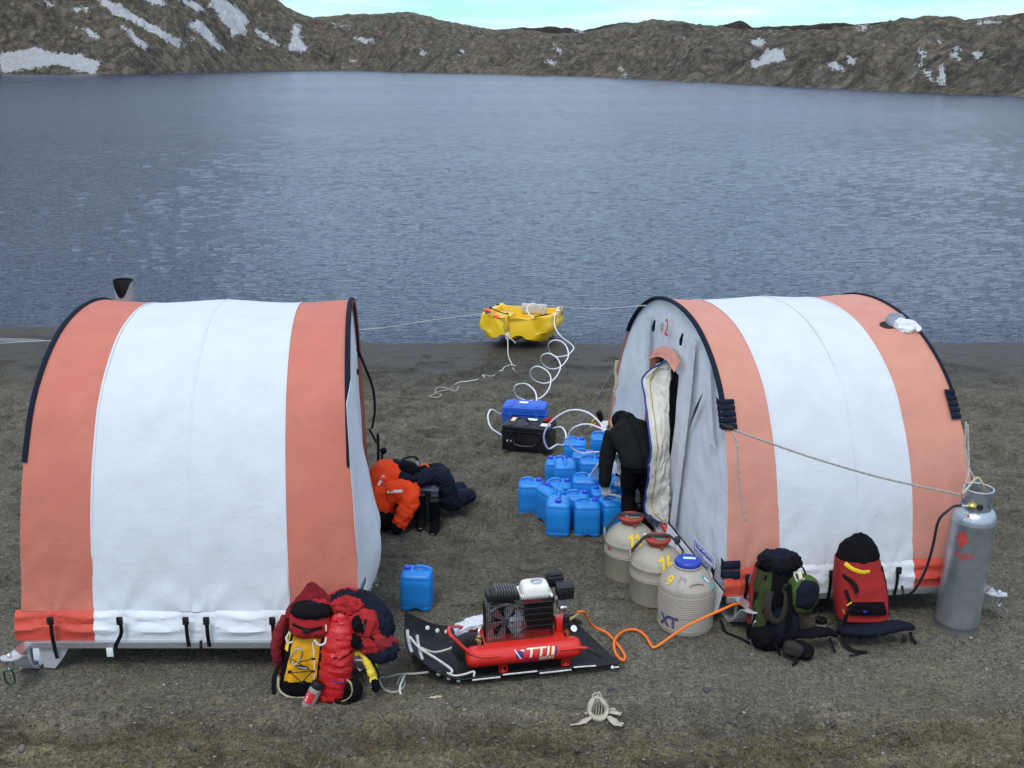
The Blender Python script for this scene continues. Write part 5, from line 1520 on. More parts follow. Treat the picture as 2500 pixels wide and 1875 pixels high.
rope('white_hose', [(0.49, 12.2, 0.28), (0.577, 12.04, 0.348), (0.619, 11.88, 0.337), (0.615, 11.72, 0.313), (0.578, 11.56, 0.30), (0.50, 11.38, 0.37), (0.40, 11.22, 0.38), (0.346, 11.14, 0.531), (0.379, 11.08, 0.681), (0.456, 11.02, 0.797), (0.572, 10.96, 0.896), (0.688, 10.9, 0.934), (0.803, 10.84, 0.92), (0.899, 10.78, 0.857), (0.954, 10.72, 0.795), (0.999, 10.66, 0.764), (1.053, 10.6, 0.734), (1.10, 10.45, 0.66)], 0.0098, 'hose_white', 'white hose making the large outer arch over the back group of cans', 'hose')
rope('white_hose', [(0.95, 11.15, 0.37), (0.84, 11.12, 0.375), (0.751, 11.1, 0.375), (0.643, 11.04, 0.459), (0.602, 10.97, 0.592), (0.623, 10.91, 0.698), (0.698, 10.85, 0.776), (0.802, 10.79, 0.812), (0.895, 10.72, 0.805), (0.979, 10.66, 0.775), (1.063, 10.6, 0.713), (1.10, 10.48, 0.62)], 0.0098, 'hose_white', 'white hose making the smaller inner loop over the back group of cans', 'hose')
bundle = thing('hose_coil', 'bundle of white hose coils hanging beside the person in black', 'hose', (0.95, 10.2, 0))
for k in range(6):
    a = k * 0.021
    part('coil', tube([(0.80 + a * 0.9, 10.36 - a * 0.3, 0.40 - a * 0.25), (0.835 + a, 10.26, 0.515), (0.88 + a, 10.17, 0.615), (0.955 + a * 0.7, 10.08, 0.705 + a * 0.3), (1.03 + a * 0.2, 10.04, 0.69), (1.05, 10.03 + a * 0.3, 0.58 - a * 0.3), (1.03 + a * 0.3, 10.06, 0.42)], 0.011, 7), 'hose_white', bundle)
part('hose_tail', tube([(0.955, 9.86, 0.40), (1.00, 9.84, 0.405), (1.06, 9.83, 0.385), (1.12, 9.86, 0.33)], 0.012, 7), 'glove_grey', bundle)
part('tie', tube([(1.02, 10.0, 0.56), (1.06, 9.985, 0.555), (1.09, 10.0, 0.56)], 0.014, 6), 'black_web', bundle)
rag = mesh_obj('white_sack', wrinkle(grid(lambda a, b: (1.04 + 0.11 * a + 0.02 * b, 9.985 + 0.03 * math.sin(a * 7), 0.74 - 0.30 * b - 0.05 * a * b), 14, 18, 0.006), 0.018, 12, 6), 'white_skirt')
tag(rag, 'white cloth sack hanging between the arm and legs of the person', 'sack')
rope('orange_hose', [(0.515, 7.640, 0.332), (0.57, 7.70, 0.30), (0.60, 7.80, 0.20), (0.665, 7.88, 0.07), (0.766, 7.867, 0.022), (0.834, 7.706, 0.02), (0.881, 7.52, 0.02), (0.860, 7.445, 0.02), (0.812, 7.532, 0.03), (0.818, 7.706, 0.04), (0.899, 7.867, 0.03), (1.005, 7.92, 0.02), (1.077, 7.821, 0.02), (1.108, 7.665, 0.02), (1.128, 7.640, 0.02), (1.178, 7.67, 0.03), (1.27, 7.70, 0.085), (1.40, 7.72, 0.17), (1.53, 7.75, 0.222), (1.672, 7.79, 0.268), (1.807, 7.88, 0.275), (1.909, 8.02, 0.181), (2.005, 8.15, 0.07)], 0.0108, 'hose_orange', 'bright orange air hose looping from the compressor to the right shelter', 'hose', seg=9)
rope('guy_rope', [(-9.6, 17.3, -0.06), (-8.524, 17.5, -0.058), (-7.813, 17.6, -0.042), (-5.25, 18, -0.058), (-2.643, 18.4, -0.049), (-1.456, 18.8, 0.024), (-0.223, 19.2, 0.097), (0.5, 17.5, 0.58), (0.926, 16, 0.881), (1.13, 13.0, 1.55), (1.245, 9.9, 2.285)], 0.0048, 'rope_white', 'thin pale line running from the left beach past the dinghy to the shelter top', 'rope')
rope('guy_rope', [(1.105, 10.95, 1.44), (0.90, 11.68, 0.72), (0.686, 12.408, 0.0)], 0.006, 'rope_grey', 'thin grey guy rope from the far side of the right shelter to the sand', 'rope')
rope('rope_hank', [(1.10, 10.95, 1.46), (1.085, 10.94, 1.34), (1.10, 10.93, 1.22), (1.075, 10.93, 1.12), (1.09, 10.94, 1.02), (1.07, 10.94, 0.92)], [0.022, 0.012, 0.02, 0.01, 0.012, 0.005], 'rope_tan', 'short hank of rope hanging at the far edge of the right shelter', 'rope')
rope('guy_rope', [(1.70, 7.98, 1.735), (2.30, 7.96, 1.52), (2.9, 7.95, 1.34), (3.52, 7.93, 1.205)], 0.0085, 'rope_grey', 'braided guy rope slanting across the right shelter to the gas cylinder', 'rope')
rope('rope_tail', [(1.715, 7.97, 1.73), (1.745, 7.90, 1.60), (1.753, 7.86, 1.434), (1.787, 7.82, 1.181), (1.825, 7.81, 1.026)], 0.0075, 'rope_grey', 'loose rope end dangling down the left stripe of the right shelter', 'rope')
hook = tag(mesh_obj('rope_toggle', tube([(1.64, 8.02, 1.755), (1.70, 7.985, 1.738), (1.73, 7.97, 1.728)], [0.012, 0.02, 0.01], 8), 'black_plastic'), 'black toggle under the left corner pad of the right shelter', 'toggle')
rope('cylinder_rope', [(3.62, 8.20, 1.72), (3.615, 8.12, 1.45), (3.66, 8.05, 1.32), (3.685, 8.03, 1.295)], 0.0085, 'rope_grey', 'rope from the right corner pad down to the gas cylinder', 'rope')
rope('cylinder_rope', [(3.63, 8.19, 1.70), (3.64, 8.10, 1.40), (3.61, 8.02, 1.32), (3.56, 7.97, 1.215)], 0.0085, 'rope_grey', 'second rope strand from the right corner pad to the collar of the cylinder', 'rope')
rope('cylinder_sling', [(3.558, 7.96, 1.20), (3.585, 7.97, 1.225), (3.685, 8.03, 1.305), (3.735, 8.03, 1.26), (3.775, 8.05, 1.185)], 0.010, 'rope_tan', 'tan rope sling knotted through the collar of the gas cylinder', 'rope')
rope('gas_hose', [(3.555, 7.94, 1.108), (3.48, 7.90, 1.118), (3.43, 7.885, 1.09), (3.365, 7.89, 0.999), (3.35, 7.90, 0.787), (3.328, 7.92, 0.58), (3.285, 7.95, 0.401), (3.253, 8.0, 0.300), (3.225, 8.06, 0.27), (3.215, 8.09, 0.33)], 0.0115, 'hose_black', 'black gas hose curving from the cylinder regulator to the shelter skirt', 'hose')
pr = thing('boat_rope', 'pale rope hanging from the bow of the dinghy onto the sand', 'rope', (0.0, 17.6, 0))
bz = gh(0.0, 16.2)
part('rope', tube([(-0.075, 17.62, 0.03), (-0.07, 17.52, -0.04), (-0.06, 17.0, -0.135), (0.0, 16.5, gh(0, 16.5) + 0.012), (0.03, 16.1, gh(0, 16.1) + 0.01), (0.05, 15.9, gh(0, 15.9) + 0.01)], 0.008, 6), 'rope_white', pr)
part('knot', wrinkle(sblob((-0.075, 17.62, 0.035), (0.03, 0.03, 0.06)), 0.012, 40, 3), 'rope_white', pr)
part('rope_end', tube([(-0.07, 17.60, 0.02), (0.0, 17.56, -0.01), (0.06, 17.54, -0.07)], 0.008, 6), 'rope_white', pr)
def ground_pts(l, dz=0.008): return [(x, y, gh(x, y) + dz) for x, y in l]
rope('loose_rope', ground_pts([(0.06, 16.35), (-0.02, 16.42), (-0.12, 16.38), (-0.15, 16.2), (-0.22, 16.05), (-0.16, 15.92), (-0.30, 15.9), (-0.44, 15.72), (-0.38, 15.62)]), 0.0075, 'rope_white', 'short crooked piece of pale rope on the sand under the dinghy bow', 'rope')
rope('loose_rope', ground_pts([(-0.50, 15.52), (-0.65, 15.45), (-0.78, 15.38), (-0.86, 15.2), (-0.87, 15.0)]), 0.0075, 'rope_white', 'bent piece of pale rope on the sand left of the white hose loops', 'rope')
rope('loose_rope', ground_pts([(-0.76, 14.92), (-0.80, 14.72), (-0.95, 14.85), (-1.08, 14.93), (-1.10, 14.70), (-1.16, 14.55), (-1.05, 14.52), (-1.0, 14.68), (-1.08, 14.78), (-0.9, 14.74)]), 0.0075, 'rope_grey', 'tangled little rope heap on the open sand', 'rope')
rp = thing('red_pole', 'red handled pole standing behind the back group of cans', 'pole', (1.04, 12.4, gh(1.04, 12.4)))
mesh_obj('shaft', tube([(0, 0, 0), (0.02, 0, 0.36)], 0.020, 10, n=1), 'tank_red', rp)
mesh_obj('grip', wrinkle(tube([(0.02, 0, 0.34), (0.025, 0, 0.40), (0.0, 0, 0.47)], [0.022, 0.034, 0.03], 10), 0.006, 30, 1), 'black_web', rp)
mesh_obj('wrist_loop', tube([(0.02, 0, 0.42), (-0.06, 0, 0.36), (-0.09, 0, 0.28), (-0.03, 0, 0.33)], 0.007, 6), 'print_yellow', rp)
# ================================================================== gas cylinder
CYX, CYY = 3.675, 8.035
cyl = thing('gas_cylinder', 'tall grey metal gas cylinder roped to the right end of the right shelter', 'gas cylinder', (CYX, CYY, gh(CYX, CYY) - 0.004), (R(0.8), R(1.5), 0))
cr = 0.174
mesh_obj('body', lathe([(0.150, 0.0), (0.163, 0.0), (0.165, 0.05), (0.167, 0.052), (cr - 0.001, 0.058), (cr, 0.075), (cr, 0.955), (cr + 0.0025, 0.962), (cr, 0.970), (cr, 0.985), (cr - 0.006, 1.010), (0.152, 1.045), (0.127, 1.068), (0.09, 1.082), (0.03, 1.088), (0.0, 1.089)], 56), 'galvanised', cyl, ang=50)
# collar: rolled sheet with openings and a rim
def collar(a0, a1, z0, z1, n=14):
    return grid(lambda a, b: (0.113 * math.cos(a0 + (a1 - a0) * a), 0.113 * math.sin(a0 + (a1 - a0) * a), z0 + (z1 - z0) * b), n, 2, -0.006)
fa_ = -math.pi / 2
cp = [collar(0, 2 * math.pi, 1.190, 1.232, 48), collar(0, 2 * math.pi, 1.070, 1.105, 48)]
for a0, a1 in ((fa_ - 0.55, fa_ + 0.28), (fa_ + 0.72, fa_ + 2.2), (fa_ + 2.6, fa_ + 3.6), (fa_ + 4.0, fa_ + 4.75)):
    cp.append(collar(a0, a1, 1.105, 1.190))
co_ = mesh_obj('collar', join(*cp), 'galvanised', cyl)
mesh_obj('collar_rim', tube([(0.113 * math.cos(k * 0.2618), 0.113 * math.sin(k * 0.2618), 1.234) for k in range(24)], 0.0095, 8, closed=True, n=2), 'galvanised', co_)
mesh_obj('valve', join(lathe([(0.026, 1.08), (0.026, 1.10), (0.017, 1.102), (0.017, 1.15), (0.03, 1.152), (0.03, 1.172), (0.012, 1.175)], 12)), 'brass', cyl)
rg_ = mesh_obj('regulator', join(tube([(0, 0, 1.125), (-0.06, -0.075, 1.125), (-0.085, -0.10, 1.125)], [0.014, 0.013, 0.012], 8), xf(lathe([(0.0, -0.02), (0.034, -0.016), (0.040, 0.0), (0.034, 0.014), (0.014, 0.026), (0, 0.027)], 18), Matrix.Translation((-0.075, -0.095, 1.128)))), 'brass', cyl)
mesh_obj('hose_fitting', tube([(-0.10, -0.105, 1.125), (-0.15, -0.085, 1.118)], 0.011, 8, n=1), 'steel', rg_)
mesh_obj('valve_knob', xf(lathe([(0.022, 0), (0.024, 0.006), (0.022, 0.018)], 10), Matrix.Translation((-0.022, -0.115, 1.122)) @ Matrix.Rotation(R(80), 4, 'X')), 'black_plastic', cyl)
def rshoulder(z): return interp([0.985, 1.010, 1.045, 1.068], [cr, cr - 0.006, 0.152, 0.127], z)
mesh_obj('warning_label', on_cyl(box((0, 0, 0.002), (0.075, 0.055, 0.001)), rshoulder, 1.035, fa_ - 0.62), 'print_white', cyl)
mesh_obj('warning_mark', on_cyl(mv(box((0, 0, 0.0035), (0.018, 0.018, 0.001)), rz=45), rshoulder, 1.045, fa_ - 0.72), 'print_red', cyl)
mesh_obj('diamond_logo', on_cyl(([(-0.055, 0.0, 0.0015), (-0.03, 0.035, 0.0015), (0.0, 0.072, 0.0015), (0.028, 0.036, 0.0015), (0.055, 0.0, 0.0015), (0.028, -0.036, 0.0015), (0.0, -0.072, 0.0015), (-0.03, -0.035, 0.0015), (0, 0, 0.0015)],
                  [(8, 3, 2), (8, 2, 1), (8, 4, 3), (8, 5, 4), (8, 6, 5), (8, 7, 6), (8, 1, 0), (8, 0, 7)]), cr, 0.845, fa_ - 0.78), 'print_red', cyl, smooth=False)
for k in (-1, 0, 1):
    mesh_obj('logo_line', on_cyl(mv(box((0, 0, 0.0028), (0.004, 0.085 - 0.02 * abs(k), 0.0006)), -0.012 + k * 0.014, 0, 0), cr, 0.845, fa_ - 0.80), 'galvanised', cyl)

t_ = text_shape('nigas', 0.085, 0.0005)
t_ = fine(([(x, y, max(0, z) + 0.0016) for x, y, z in t_[0]], t_[1]))
mesh_obj('lettering', on_cyl(t_, cr, 0.715, fa_ - 0.62), 'print_red', cyl, smooth=False)

# ================================================================== soft things: helpers
def pack_loft(p0, p1, lv, n=40, amp=0.006, seed=0, e=0.62):
    p0, p1 = Vector(p0), Vector(p1)
    rings = [sq_ring(*(p0.lerp(p1, t).xy), p0.lerp(p1, t).z, a, b, e, n) for t, a, b in lv]
    vf = loft(rings)
    return wrinkle(vf, amp, 14, seed) if amp else vf
def pack_patch(p0, p1, lv, a0, a1, t0, t1, off, nu=16, nv=20, e=0.62, amp=0.004, seed=0, thick=0.006, slant=0.0):
    p0, p1 = Vector(p0), Vector(p1)
    ts = [l[0] for l in lv]
    def fn(u, v):
        t = t0 + (t1 - t0) * v
        c = p0.lerp(p1, t)
        a, b = interp(ts, [l[1] for l in lv], t) + off, interp(ts, [l[2] for l in lv], t) + off
        an = R(a0 + (a1 - a0) * u + slant * v)
        cx, sy = math.cos(an), math.sin(an)
        w = amp * mn.noise(Vector((u * 4 + seed, v * 5, seed * 2.0)))
        return (c.x + (a + w) * math.copysign(abs(cx) ** e, cx), c.y + (b + w) * math.copysign(abs(sy) ** e, sy), c.z)
    return grid(fn, nu, nv, thick)
def blob(c, s, amp, sc, seed, rot=(0, 0, 0), e1=0.85, e2=0.85):
    return mv(wrinkle(wrinkle(sblob((0, 0, 0), s, e1, e2, 36, 22), amp, sc, seed), amp * 0.35, sc * 3.1, seed + 3), c[0], c[1], c[2], *rot)
def sleeve_tube(pts, r, amp=0.01, sc=16, seed=0, seg=18, n=9, flat=None):
    return wrinkle(wrinkle(tube(pts, r, seg, n=n, flat=flat), amp, sc, seed, (1, 1, 1.6)), amp * 0.3, sc * 3, seed + 5)
def web(pts, w=0.012, flat=0.18, up=None, n=6):
    return tube(pts, w, 8, n=n, flat=flat, up=up)

# ================================================================== pile of packs and clothes at the left shelter
yp = thing('backpack', 'yellow and black backpack with red lid leaning on the left shelter', 'backpack', (-1.55, 7.03, 0))
P0, P1 = (-1.555, 7.05, 0.0), (-1.475, 7.12, 0.50)
LV = [(0, 0.115, 0.075), (0.04, 0.150, 0.098), (0.15, 0.172, 0.112), (0.4, 0.165, 0.115), (0.75, 0.150, 0.108), (1.0, 0.140, 0.098)]
part('body', pack_loft(P0, P1, LV, seed=2), 'black_cloth', yp)
pf_ = part('front_panel', pack_patch(P0, P1, LV, -128, -66, 0.28, 1.02, 0.010, seed=3, amp=0.012, slant=4), 'pack_yellow', yp)
part('side_panel', pack_patch(P0, P1, LV, -60, -10, 0.25, 0.98, 0.010, seed=5), 'navy_cloth', yp)
lid_c = (-1.462, 7.06, 0.575)
part('lid', blob(lid_c, (0.150, 0.115, 0.118), 0.008, 12, 4, (-14, 3, 8), 0.7, 0.75), 'red_cloth', yp)
part('lid_top', blob((-1.452, 7.055, 0.668), (0.146, 0.112, 0.042), 0.006, 14, 8, (-6, 6, 8), 0.7, 0.7), 'black_cloth', yp)
st_ = part('lid_strap', web([(-1.575, 6.965, 0.605), (-1.52, 6.938, 0.590), (-1.45, 6.930, 0.575), (-1.36, 6.95, 0.585)], 0.013, 0.25, (0, -1, 0)), 'black_web', yp)
part('lid_buckle', box((-1.47, 6.925, 0.568), (0.05, 0.018, 0.034), 0.005), 'black_plastic', yp, st_)
part('lid_toggle', box((-1.335, 6.96, 0.575), (0.012, 0.012, 0.05), 0.003), 'print_cream', yp, st_)
for k, (a, b) in enumerate((((-1.60, 6.915, 0.31), (-1.43, 6.918, 0.35)), ((-1.585, 6.915, 0.35), (-1.44, 6.91, 0.25)), ((-1.62, 6.905, 0.24), (-1.435, 6.905, 0.26)), ((-1.60, 6.905, 0.25), (-1.52, 6.895, 0.17)), ((-1.44, 6.905, 0.26), (-1.52, 6.895, 0.17)))):
    part('bungee', tube([a, b], 0.0035, 5, n=2), 'black_web', yp)
for p in ((-1.605, 6.912, 0.25), (-1.43, 6.915, 0.352), (-1.437, 6.905, 0.255), (-1.522, 6.897, 0.165)):
    part('bungee_hook', box(p, (0.030, 0.012, 0.016), 0.004), 'black_plastic', yp)
lg = part('logo_badge', xf(lathe([(0.042, 0), (0.042, 0.004), (0.038, 0.006), (0, 0.006)], 24), Matrix.Translation((-1.515, 6.912, 0.285)) @ Matrix.Rotation(R(84), 4, 'X') @ Matrix.Rotation(R(-8), 4, 'Z') @ Matrix.Diagonal((1.15, 0.36, 1, 1))), 'black_plastic', yp)
part('lettering', xf(text_shape('ONE PLANET', 0.013, 0.0004, bold=True), Matrix.Translation((-1.515, 6.905, 0.2845)) @ Matrix.Rotation(R(84), 4, 'X') @ Matrix.Rotation(R(-8), 4, 'Z')), 'print_white', yp, lg, smooth=False)
part('panel_edge', tube([(-1.432, 6.922, 0.48), (-1.425, 6.917, 0.35), (-1.432, 6.910, 0.20), (-1.44, 6.912, 0.14)], 0.004, 5), 'print_white', yp, pf_)
part('base_edge', tube([(-1.71, 6.99, 0.16), (-1.70, 6.955, 0.07), (-1.62, 6.945, 0.015), (-1.50, 6.945, 0.012)], 0.008, 6), 'rope_tan', yp)
part('side_strap', web([(-1.69, 7.01, 0.27), (-1.735, 6.98, 0.17), (-1.745, 6.97, 0.08), (-1.74, 6.965, 0.01)], 0.016, 0.2, (0, -1, 0)), 'black_web', yp)
part('haul_loop', tube([(-1.60, 6.97, 0.54), (-1.625, 6.945, 0.50), (-1.60, 6.925, 0.475), (-1.575, 6.93, 0.485)], 0.006, 6), 'rope_white', yp)
part('haul_loop', tube([(-1.42, 6.925, 0.50), (-1.385, 6.915, 0.465), (-1.345, 6.93, 0.47), (-1.335, 6.95, 0.51)], 0.008, 6), 'rope_white', yp)
part('side_pocket', pack_patch(P0, P1, LV, -176, -138, 0.72, 1.12, 0.016, seed=9), 'yellow_cloth', yp)
for k in range(3):
    part('pocket_stripe', web([(-1.66 + 0.022 * k, 7.0 - 0.018 * k, 0.47), (-1.645 + 0.022 * k, 7.0 - 0.014 * k, 0.56)], 0.006, 0.5), 'black_web', yp)
cb_ = mesh_obj('carabiner', tube([(-0.030, 0, -0.055), (-0.038, 0, -0.02), (-0.012, 0, 0.052), (0.012, 0, 0.060), (0.032, 0, 0.045), (0.034, 0, 0.0), (0.014, 0, -0.052), (-0.008, 0, -0.064)], 0.0065, 8, closed=True, n=4), 'steel')
cb_.location = (-1.545, 6.895, 0.385); cb_.rotation_euler = (R(-6), R(14), 0)
tag(cb_, 'silver carabiner clipped to the front of the yellow backpack', 'carabiner')

bt = thing('water_bottle', 'clear drinking bottle with black cap and red label tilted against the yellow backpack', 'bottle', (-1.475, 6.815, 0.028), (R(-12), R(27), 0))
mesh_obj('bottle_body', lathe([(0.0, 0.0), (0.040, 0.0), (0.045, 0.005), (0.045, 0.135), (0.041, 0.145), (0.035, 0.150), (0.035, 0.158)], 24), 'bottle', bt)
cp_ = mesh_obj('cap', join(lathe([(0.042, 0.150), (0.043, 0.154), (0.043, 0.190), (0.040, 0.195), (0, 0.195)], 20)), 'black_plastic', bt)
for k in range(14):
    a = k / 14 * 6.283
    mesh_obj('cap_ridge', box((0.0435 * math.cos(a), 0.0435 * math.sin(a), 0.171), (0.005, 0.005, 0.032)), 'black_plastic', cp_)
mesh_obj('label', on_cyl(fine(box((0, 0, 0.001), (0.075, 0.085, 0.0006)), 0.02), 0.0452, 0.075, -math.pi / 2 - 0.45), 'red_plastic', bt)
for k, s_ in enumerate(('g', 'nk', '25')):
    tt_ = text_shape(s_, 0.020, 0.0003, bold=True)
    mesh_obj('lettering', on_cyl(fine(([(x, y, max(0, z) + 0.0024) for x, y, z in tt_[0]], tt_[1]), 0.012), 0.0452, 0.098 - 0.024 * k, -math.pi / 2 - 0.75), 'print_white', bt, smooth=False)

rs = thing('stuff_sack', 'tall shiny red stuff sack strapped beside the yellow backpack', 'sack', (-1.28, 6.95, 0))
part('bag', wrinkle(sleeve_tube([(-1.335, 6.96, 0.015), (-1.315, 6.955, 0.06), (-1.285, 6.965, 0.20), (-1.265, 6.985, 0.34), (-1.245, 7.03, 0.47), (-1.235, 7.07, 0.56), (-1.235, 7.09, 0.62)], [0.055, 0.098, 0.105, 0.108, 0.112, 0.10, 0.035], 0.013, 13, 3, 28, 9), 0.004, 45, 2), 'dry_bag', rs)
part('rolled_top', sleeve_tube([(-1.30, 7.05, 0.565), (-1.26, 7.03, 0.60), (-1.20, 7.05, 0.605), (-1.15, 7.06, 0.57), (-1.13, 7.05, 0.50), (-1.17, 7.0, 0.43)], [0.03, 0.045, 0.05, 0.055, 0.06, 0.03], 0.012, 18, 5), 'dry_bag', rs)
part('compression_strap', web([(-1.365, 6.955, 0.385), (-1.31, 6.888, 0.375), (-1.24, 6.878, 0.378), (-1.165, 6.93, 0.40), (-1.15, 7.0, 0.405)], 0.014, 0.25, (0, -1, 0)), 'black_web', rs)
part('blue_cord', tube([(-1.36, 6.90, 0.29), (-1.33, 6.868, 0.24), (-1.27, 6.85, 0.205), (-1.20, 6.865, 0.19)], 0.0035, 5), 'edge_blue', rs)
part('sack_foot', blob((-1.345, 6.93, 0.045), (0.075, 0.06, 0.045), 0.012, 18, 9), 'dry_bag', rs)
part('belt_loop', tube([(-1.36, 6.90, 0.20), (-1.31, 6.86, 0.10), (-1.25, 6.85, 0.03), (-1.19, 6.86, 0.012), (-1.13, 6.9, 0.02)], 0.014, 8, flat=0.35, up=(0, -1, 0)), 'black_web', rs)
part('yellow_loop', tube([(-1.205, 6.90, 0.20), (-1.165, 6.885, 0.17), (-1.155, 6.875, 0.10), (-1.19, 6.87, 0.05), (-1.235, 6.865, 0.035)], 0.010, 6, flat=0.4), 'seam_tan', rs)
part('padding', blob((-1.17, 6.93, 0.08), (0.07, 0.05, 0.085), 0.012, 16, 12), 'black_cloth', rs)

jk = thing('jacket', 'dark red jacket with pointed hood propped behind the yellow backpack', 'jacket', (-1.55, 7.2, 0))
def hoodf(a, b):
    # peak of the hood, falling away to both sides
    x = -1.76 + 0.50 * a
    top = interp([0, 0.12, 0.30, 0.55, 0.62, 0.78, 1.0], [0.33, 0.50, 0.64, 0.80, 0.795, 0.71, 0.66], a)
    z = top * (1 - b) + 0.12 * b
    y = 7.205 + 0.05 * math.sin(a * 3) - 0.06 * math.sin(math.pi * b) - 0.03 * a
    return (x + 0.02 * b, y + 0.02 * mn.noise(Vector((a * 6, b * 6, 4))), z)
part('hood', wrinkle(grid(hoodf, 34, 26, 0.02), 0.010, 15, 6), 'dark_red_cloth', jk)
part('collar', sleeve_tube([(-1.52, 7.10, 0.63), (-1.46, 7.07, 0.665), (-1.40, 7.06, 0.655), (-1.36, 7.07, 0.63)], [0.03, 0.045, 0.045, 0.03], 0.012, 20, 4), 'navy_cloth', jk)
part('chest', blob((-1.42, 7.14, 0.60), (0.13, 0.06, 0.09), 0.016, 14, 5), 'red_cloth', jk)
part('left_hem', sleeve_tube([(-1.66, 7.12, 0.58), (-1.715, 7.09, 0.46), (-1.735, 7.08, 0.32), (-1.72, 7.09, 0.2), (-1.70, 7.10, 0.10)], [0.025, 0.032, 0.035, 0.03, 0.02], 0.008, 20, 8), 'dark_red_cloth', jk)

pk = thing('parka', 'red and navy padded parka heaped over the sled runner right of the stuff sack', 'parka', (-1.1, 7.1, 0.2))
part('shoulder', sleeve_tube([(-1.32, 7.18, 0.675), (-1.20, 7.19, 0.685), (-1.09, 7.18, 0.655), (-1.00, 7.14, 0.585), (-0.945, 7.09, 0.50), (-0.945, 7.06, 0.43)], [0.04, 0.07, 0.085, 0.09, 0.085, 0.055], 0.014, 13, 2, 22), 'navy_cloth', pk)
part('collar', sleeve_tube([(-1.34, 7.20, 0.70), (-1.22, 7.22, 0.735), (-1.10, 7.22, 0.715)], [0.018, 0.022, 0.018], 0.006, 20, 3), 'red_cloth', pk)
part('hood', blob((-1.215, 7.085, 0.675), (0.085, 0.06, 0.062), 0.022, 20, 7), 'red_cloth', pk)
part('hood_ruff', blob((-1.135, 7.075, 0.695), (0.045, 0.045, 0.038), 0.018, 24, 9), 'red_cloth', pk)
part('chest', blob((-1.075, 7.055, 0.545), (0.115, 0.075, 0.125), 0.016, 14, 4, (0, -20, 0)), 'red_cloth', pk)
pkt = part('pocket', mv(wrinkle(box((0, 0, 0), (0.095, 0.03, 0.145), 0.012, 3), 0.004, 20, 2), -1.045, 6.975, 0.575, rx=-12, ry=18), 'red_cloth', pk)
part('pocket_zip', mv(box((0, 0, 0), (0.018, 0.008, 0.115), 0.003), -1.062, 6.957, 0.585, rx=-12, ry=14), 'black_web', pk, pkt)
part('zip_lettering', mv(xf(text_shape('- - - -', 0.02, 0.0004), Matrix.Rotation(R(90), 4, 'X')), -1.062, 6.950, 0.585, ry=-76), 'print_white', pk, pkt, smooth=False)
part('belly', blob((-1.02, 7.035, 0.42), (0.12, 0.085, 0.085), 0.02, 15, 11, (0, 20, 0)), 'red_cloth', pk)
part('belly_zip', mv(box((0, 0, 0), (0.018, 0.01, 0.09), 0.003), -1.00, 6.955, 0.485, ry=-35), 'black_web', pk)
part('hem', sleeve_tube([(-1.04, 7.0, 0.36), (-0.97, 6.98, 0.345), (-0.89, 6.975, 0.375), (-0.835, 6.985, 0.415)], [0.03, 0.055, 0.06, 0.03], 0.014, 16, 5), 'navy_cloth', pk)
part('hem_panel', blob((-0.945, 7.01, 0.415), (0.11, 0.065, 0.06), 0.018, 16, 13, (0, 12, 0)), 'dark_red_cloth', pk)
part('cuff', sleeve_tube([(-1.13, 7.02, 0.62), (-1.105, 6.985, 0.585), (-1.10, 6.97, 0.545)], [0.035, 0.042, 0.03], 0.01, 22, 3), 'black_cloth', pk)
part('lower_sleeve', sleeve_tube([(-1.16, 7.0, 0.50), (-1.12, 6.975, 0.46), (-1.09, 6.96, 0.42)], [0.03, 0.045, 0.03], 0.01, 22, 8), 'black_cloth', pk)

ys = thing('yellow_sleeve', 'yellow garment sleeve with black cuff hanging by the sled runner tip', 'garment', (-1.05, 7.0, 0.2))
part('sleeve', sleeve_tube([(-1.16, 7.03, 0.33), (-1.09, 7.02, 0.355), (-1.045, 7.0, 0.29), (-1.02, 6.985, 0.22), (-1.005, 6.975, 0.155)], [0.03, 0.04, 0.048, 0.05, 0.046], 0.008, 18, 4, flat=0.55), 'yellow_cloth', ys)
part('cuff', sleeve_tube([(-1.007, 6.975, 0.165), (-1.0, 6.97, 0.12), (-0.995, 6.968, 0.075)], [0.050, 0.054, 0.054], 0.004, 18, 6, flat=0.5), 'black_cloth', ys)
part('side_stripe', web([(-1.075, 7.0, 0.37), (-1.0, 6.965, 0.27), (-0.965, 6.955, 0.17)], 0.013, 0.3), 'black_web', ys)

# small carabiner on the runner at the far left
c2 = mesh_obj('carabiner', tube([(-0.028, 0, 0.05), (0.0, 0, 0.066), (0.028, 0, 0.05), (0.032, 0, -0.03), (0.018, 0, -0.058), (-0.006, 0, -0.062), (-0.03, 0, -0.03)], 0.0075, 8, closed=True, n=4), 'lid_blue')
c2.data.materials[0] = PM('carabiner_green', (0.05, 0.10, 0.08), 0.4, metal=0.6)
c2.location = (-3.692, 7.015, 0.138); c2.rotation_euler = (R(8), 0, R(12))
tag(c2, 'dark green carabiner hanging from the runner tip at far left', 'carabiner')

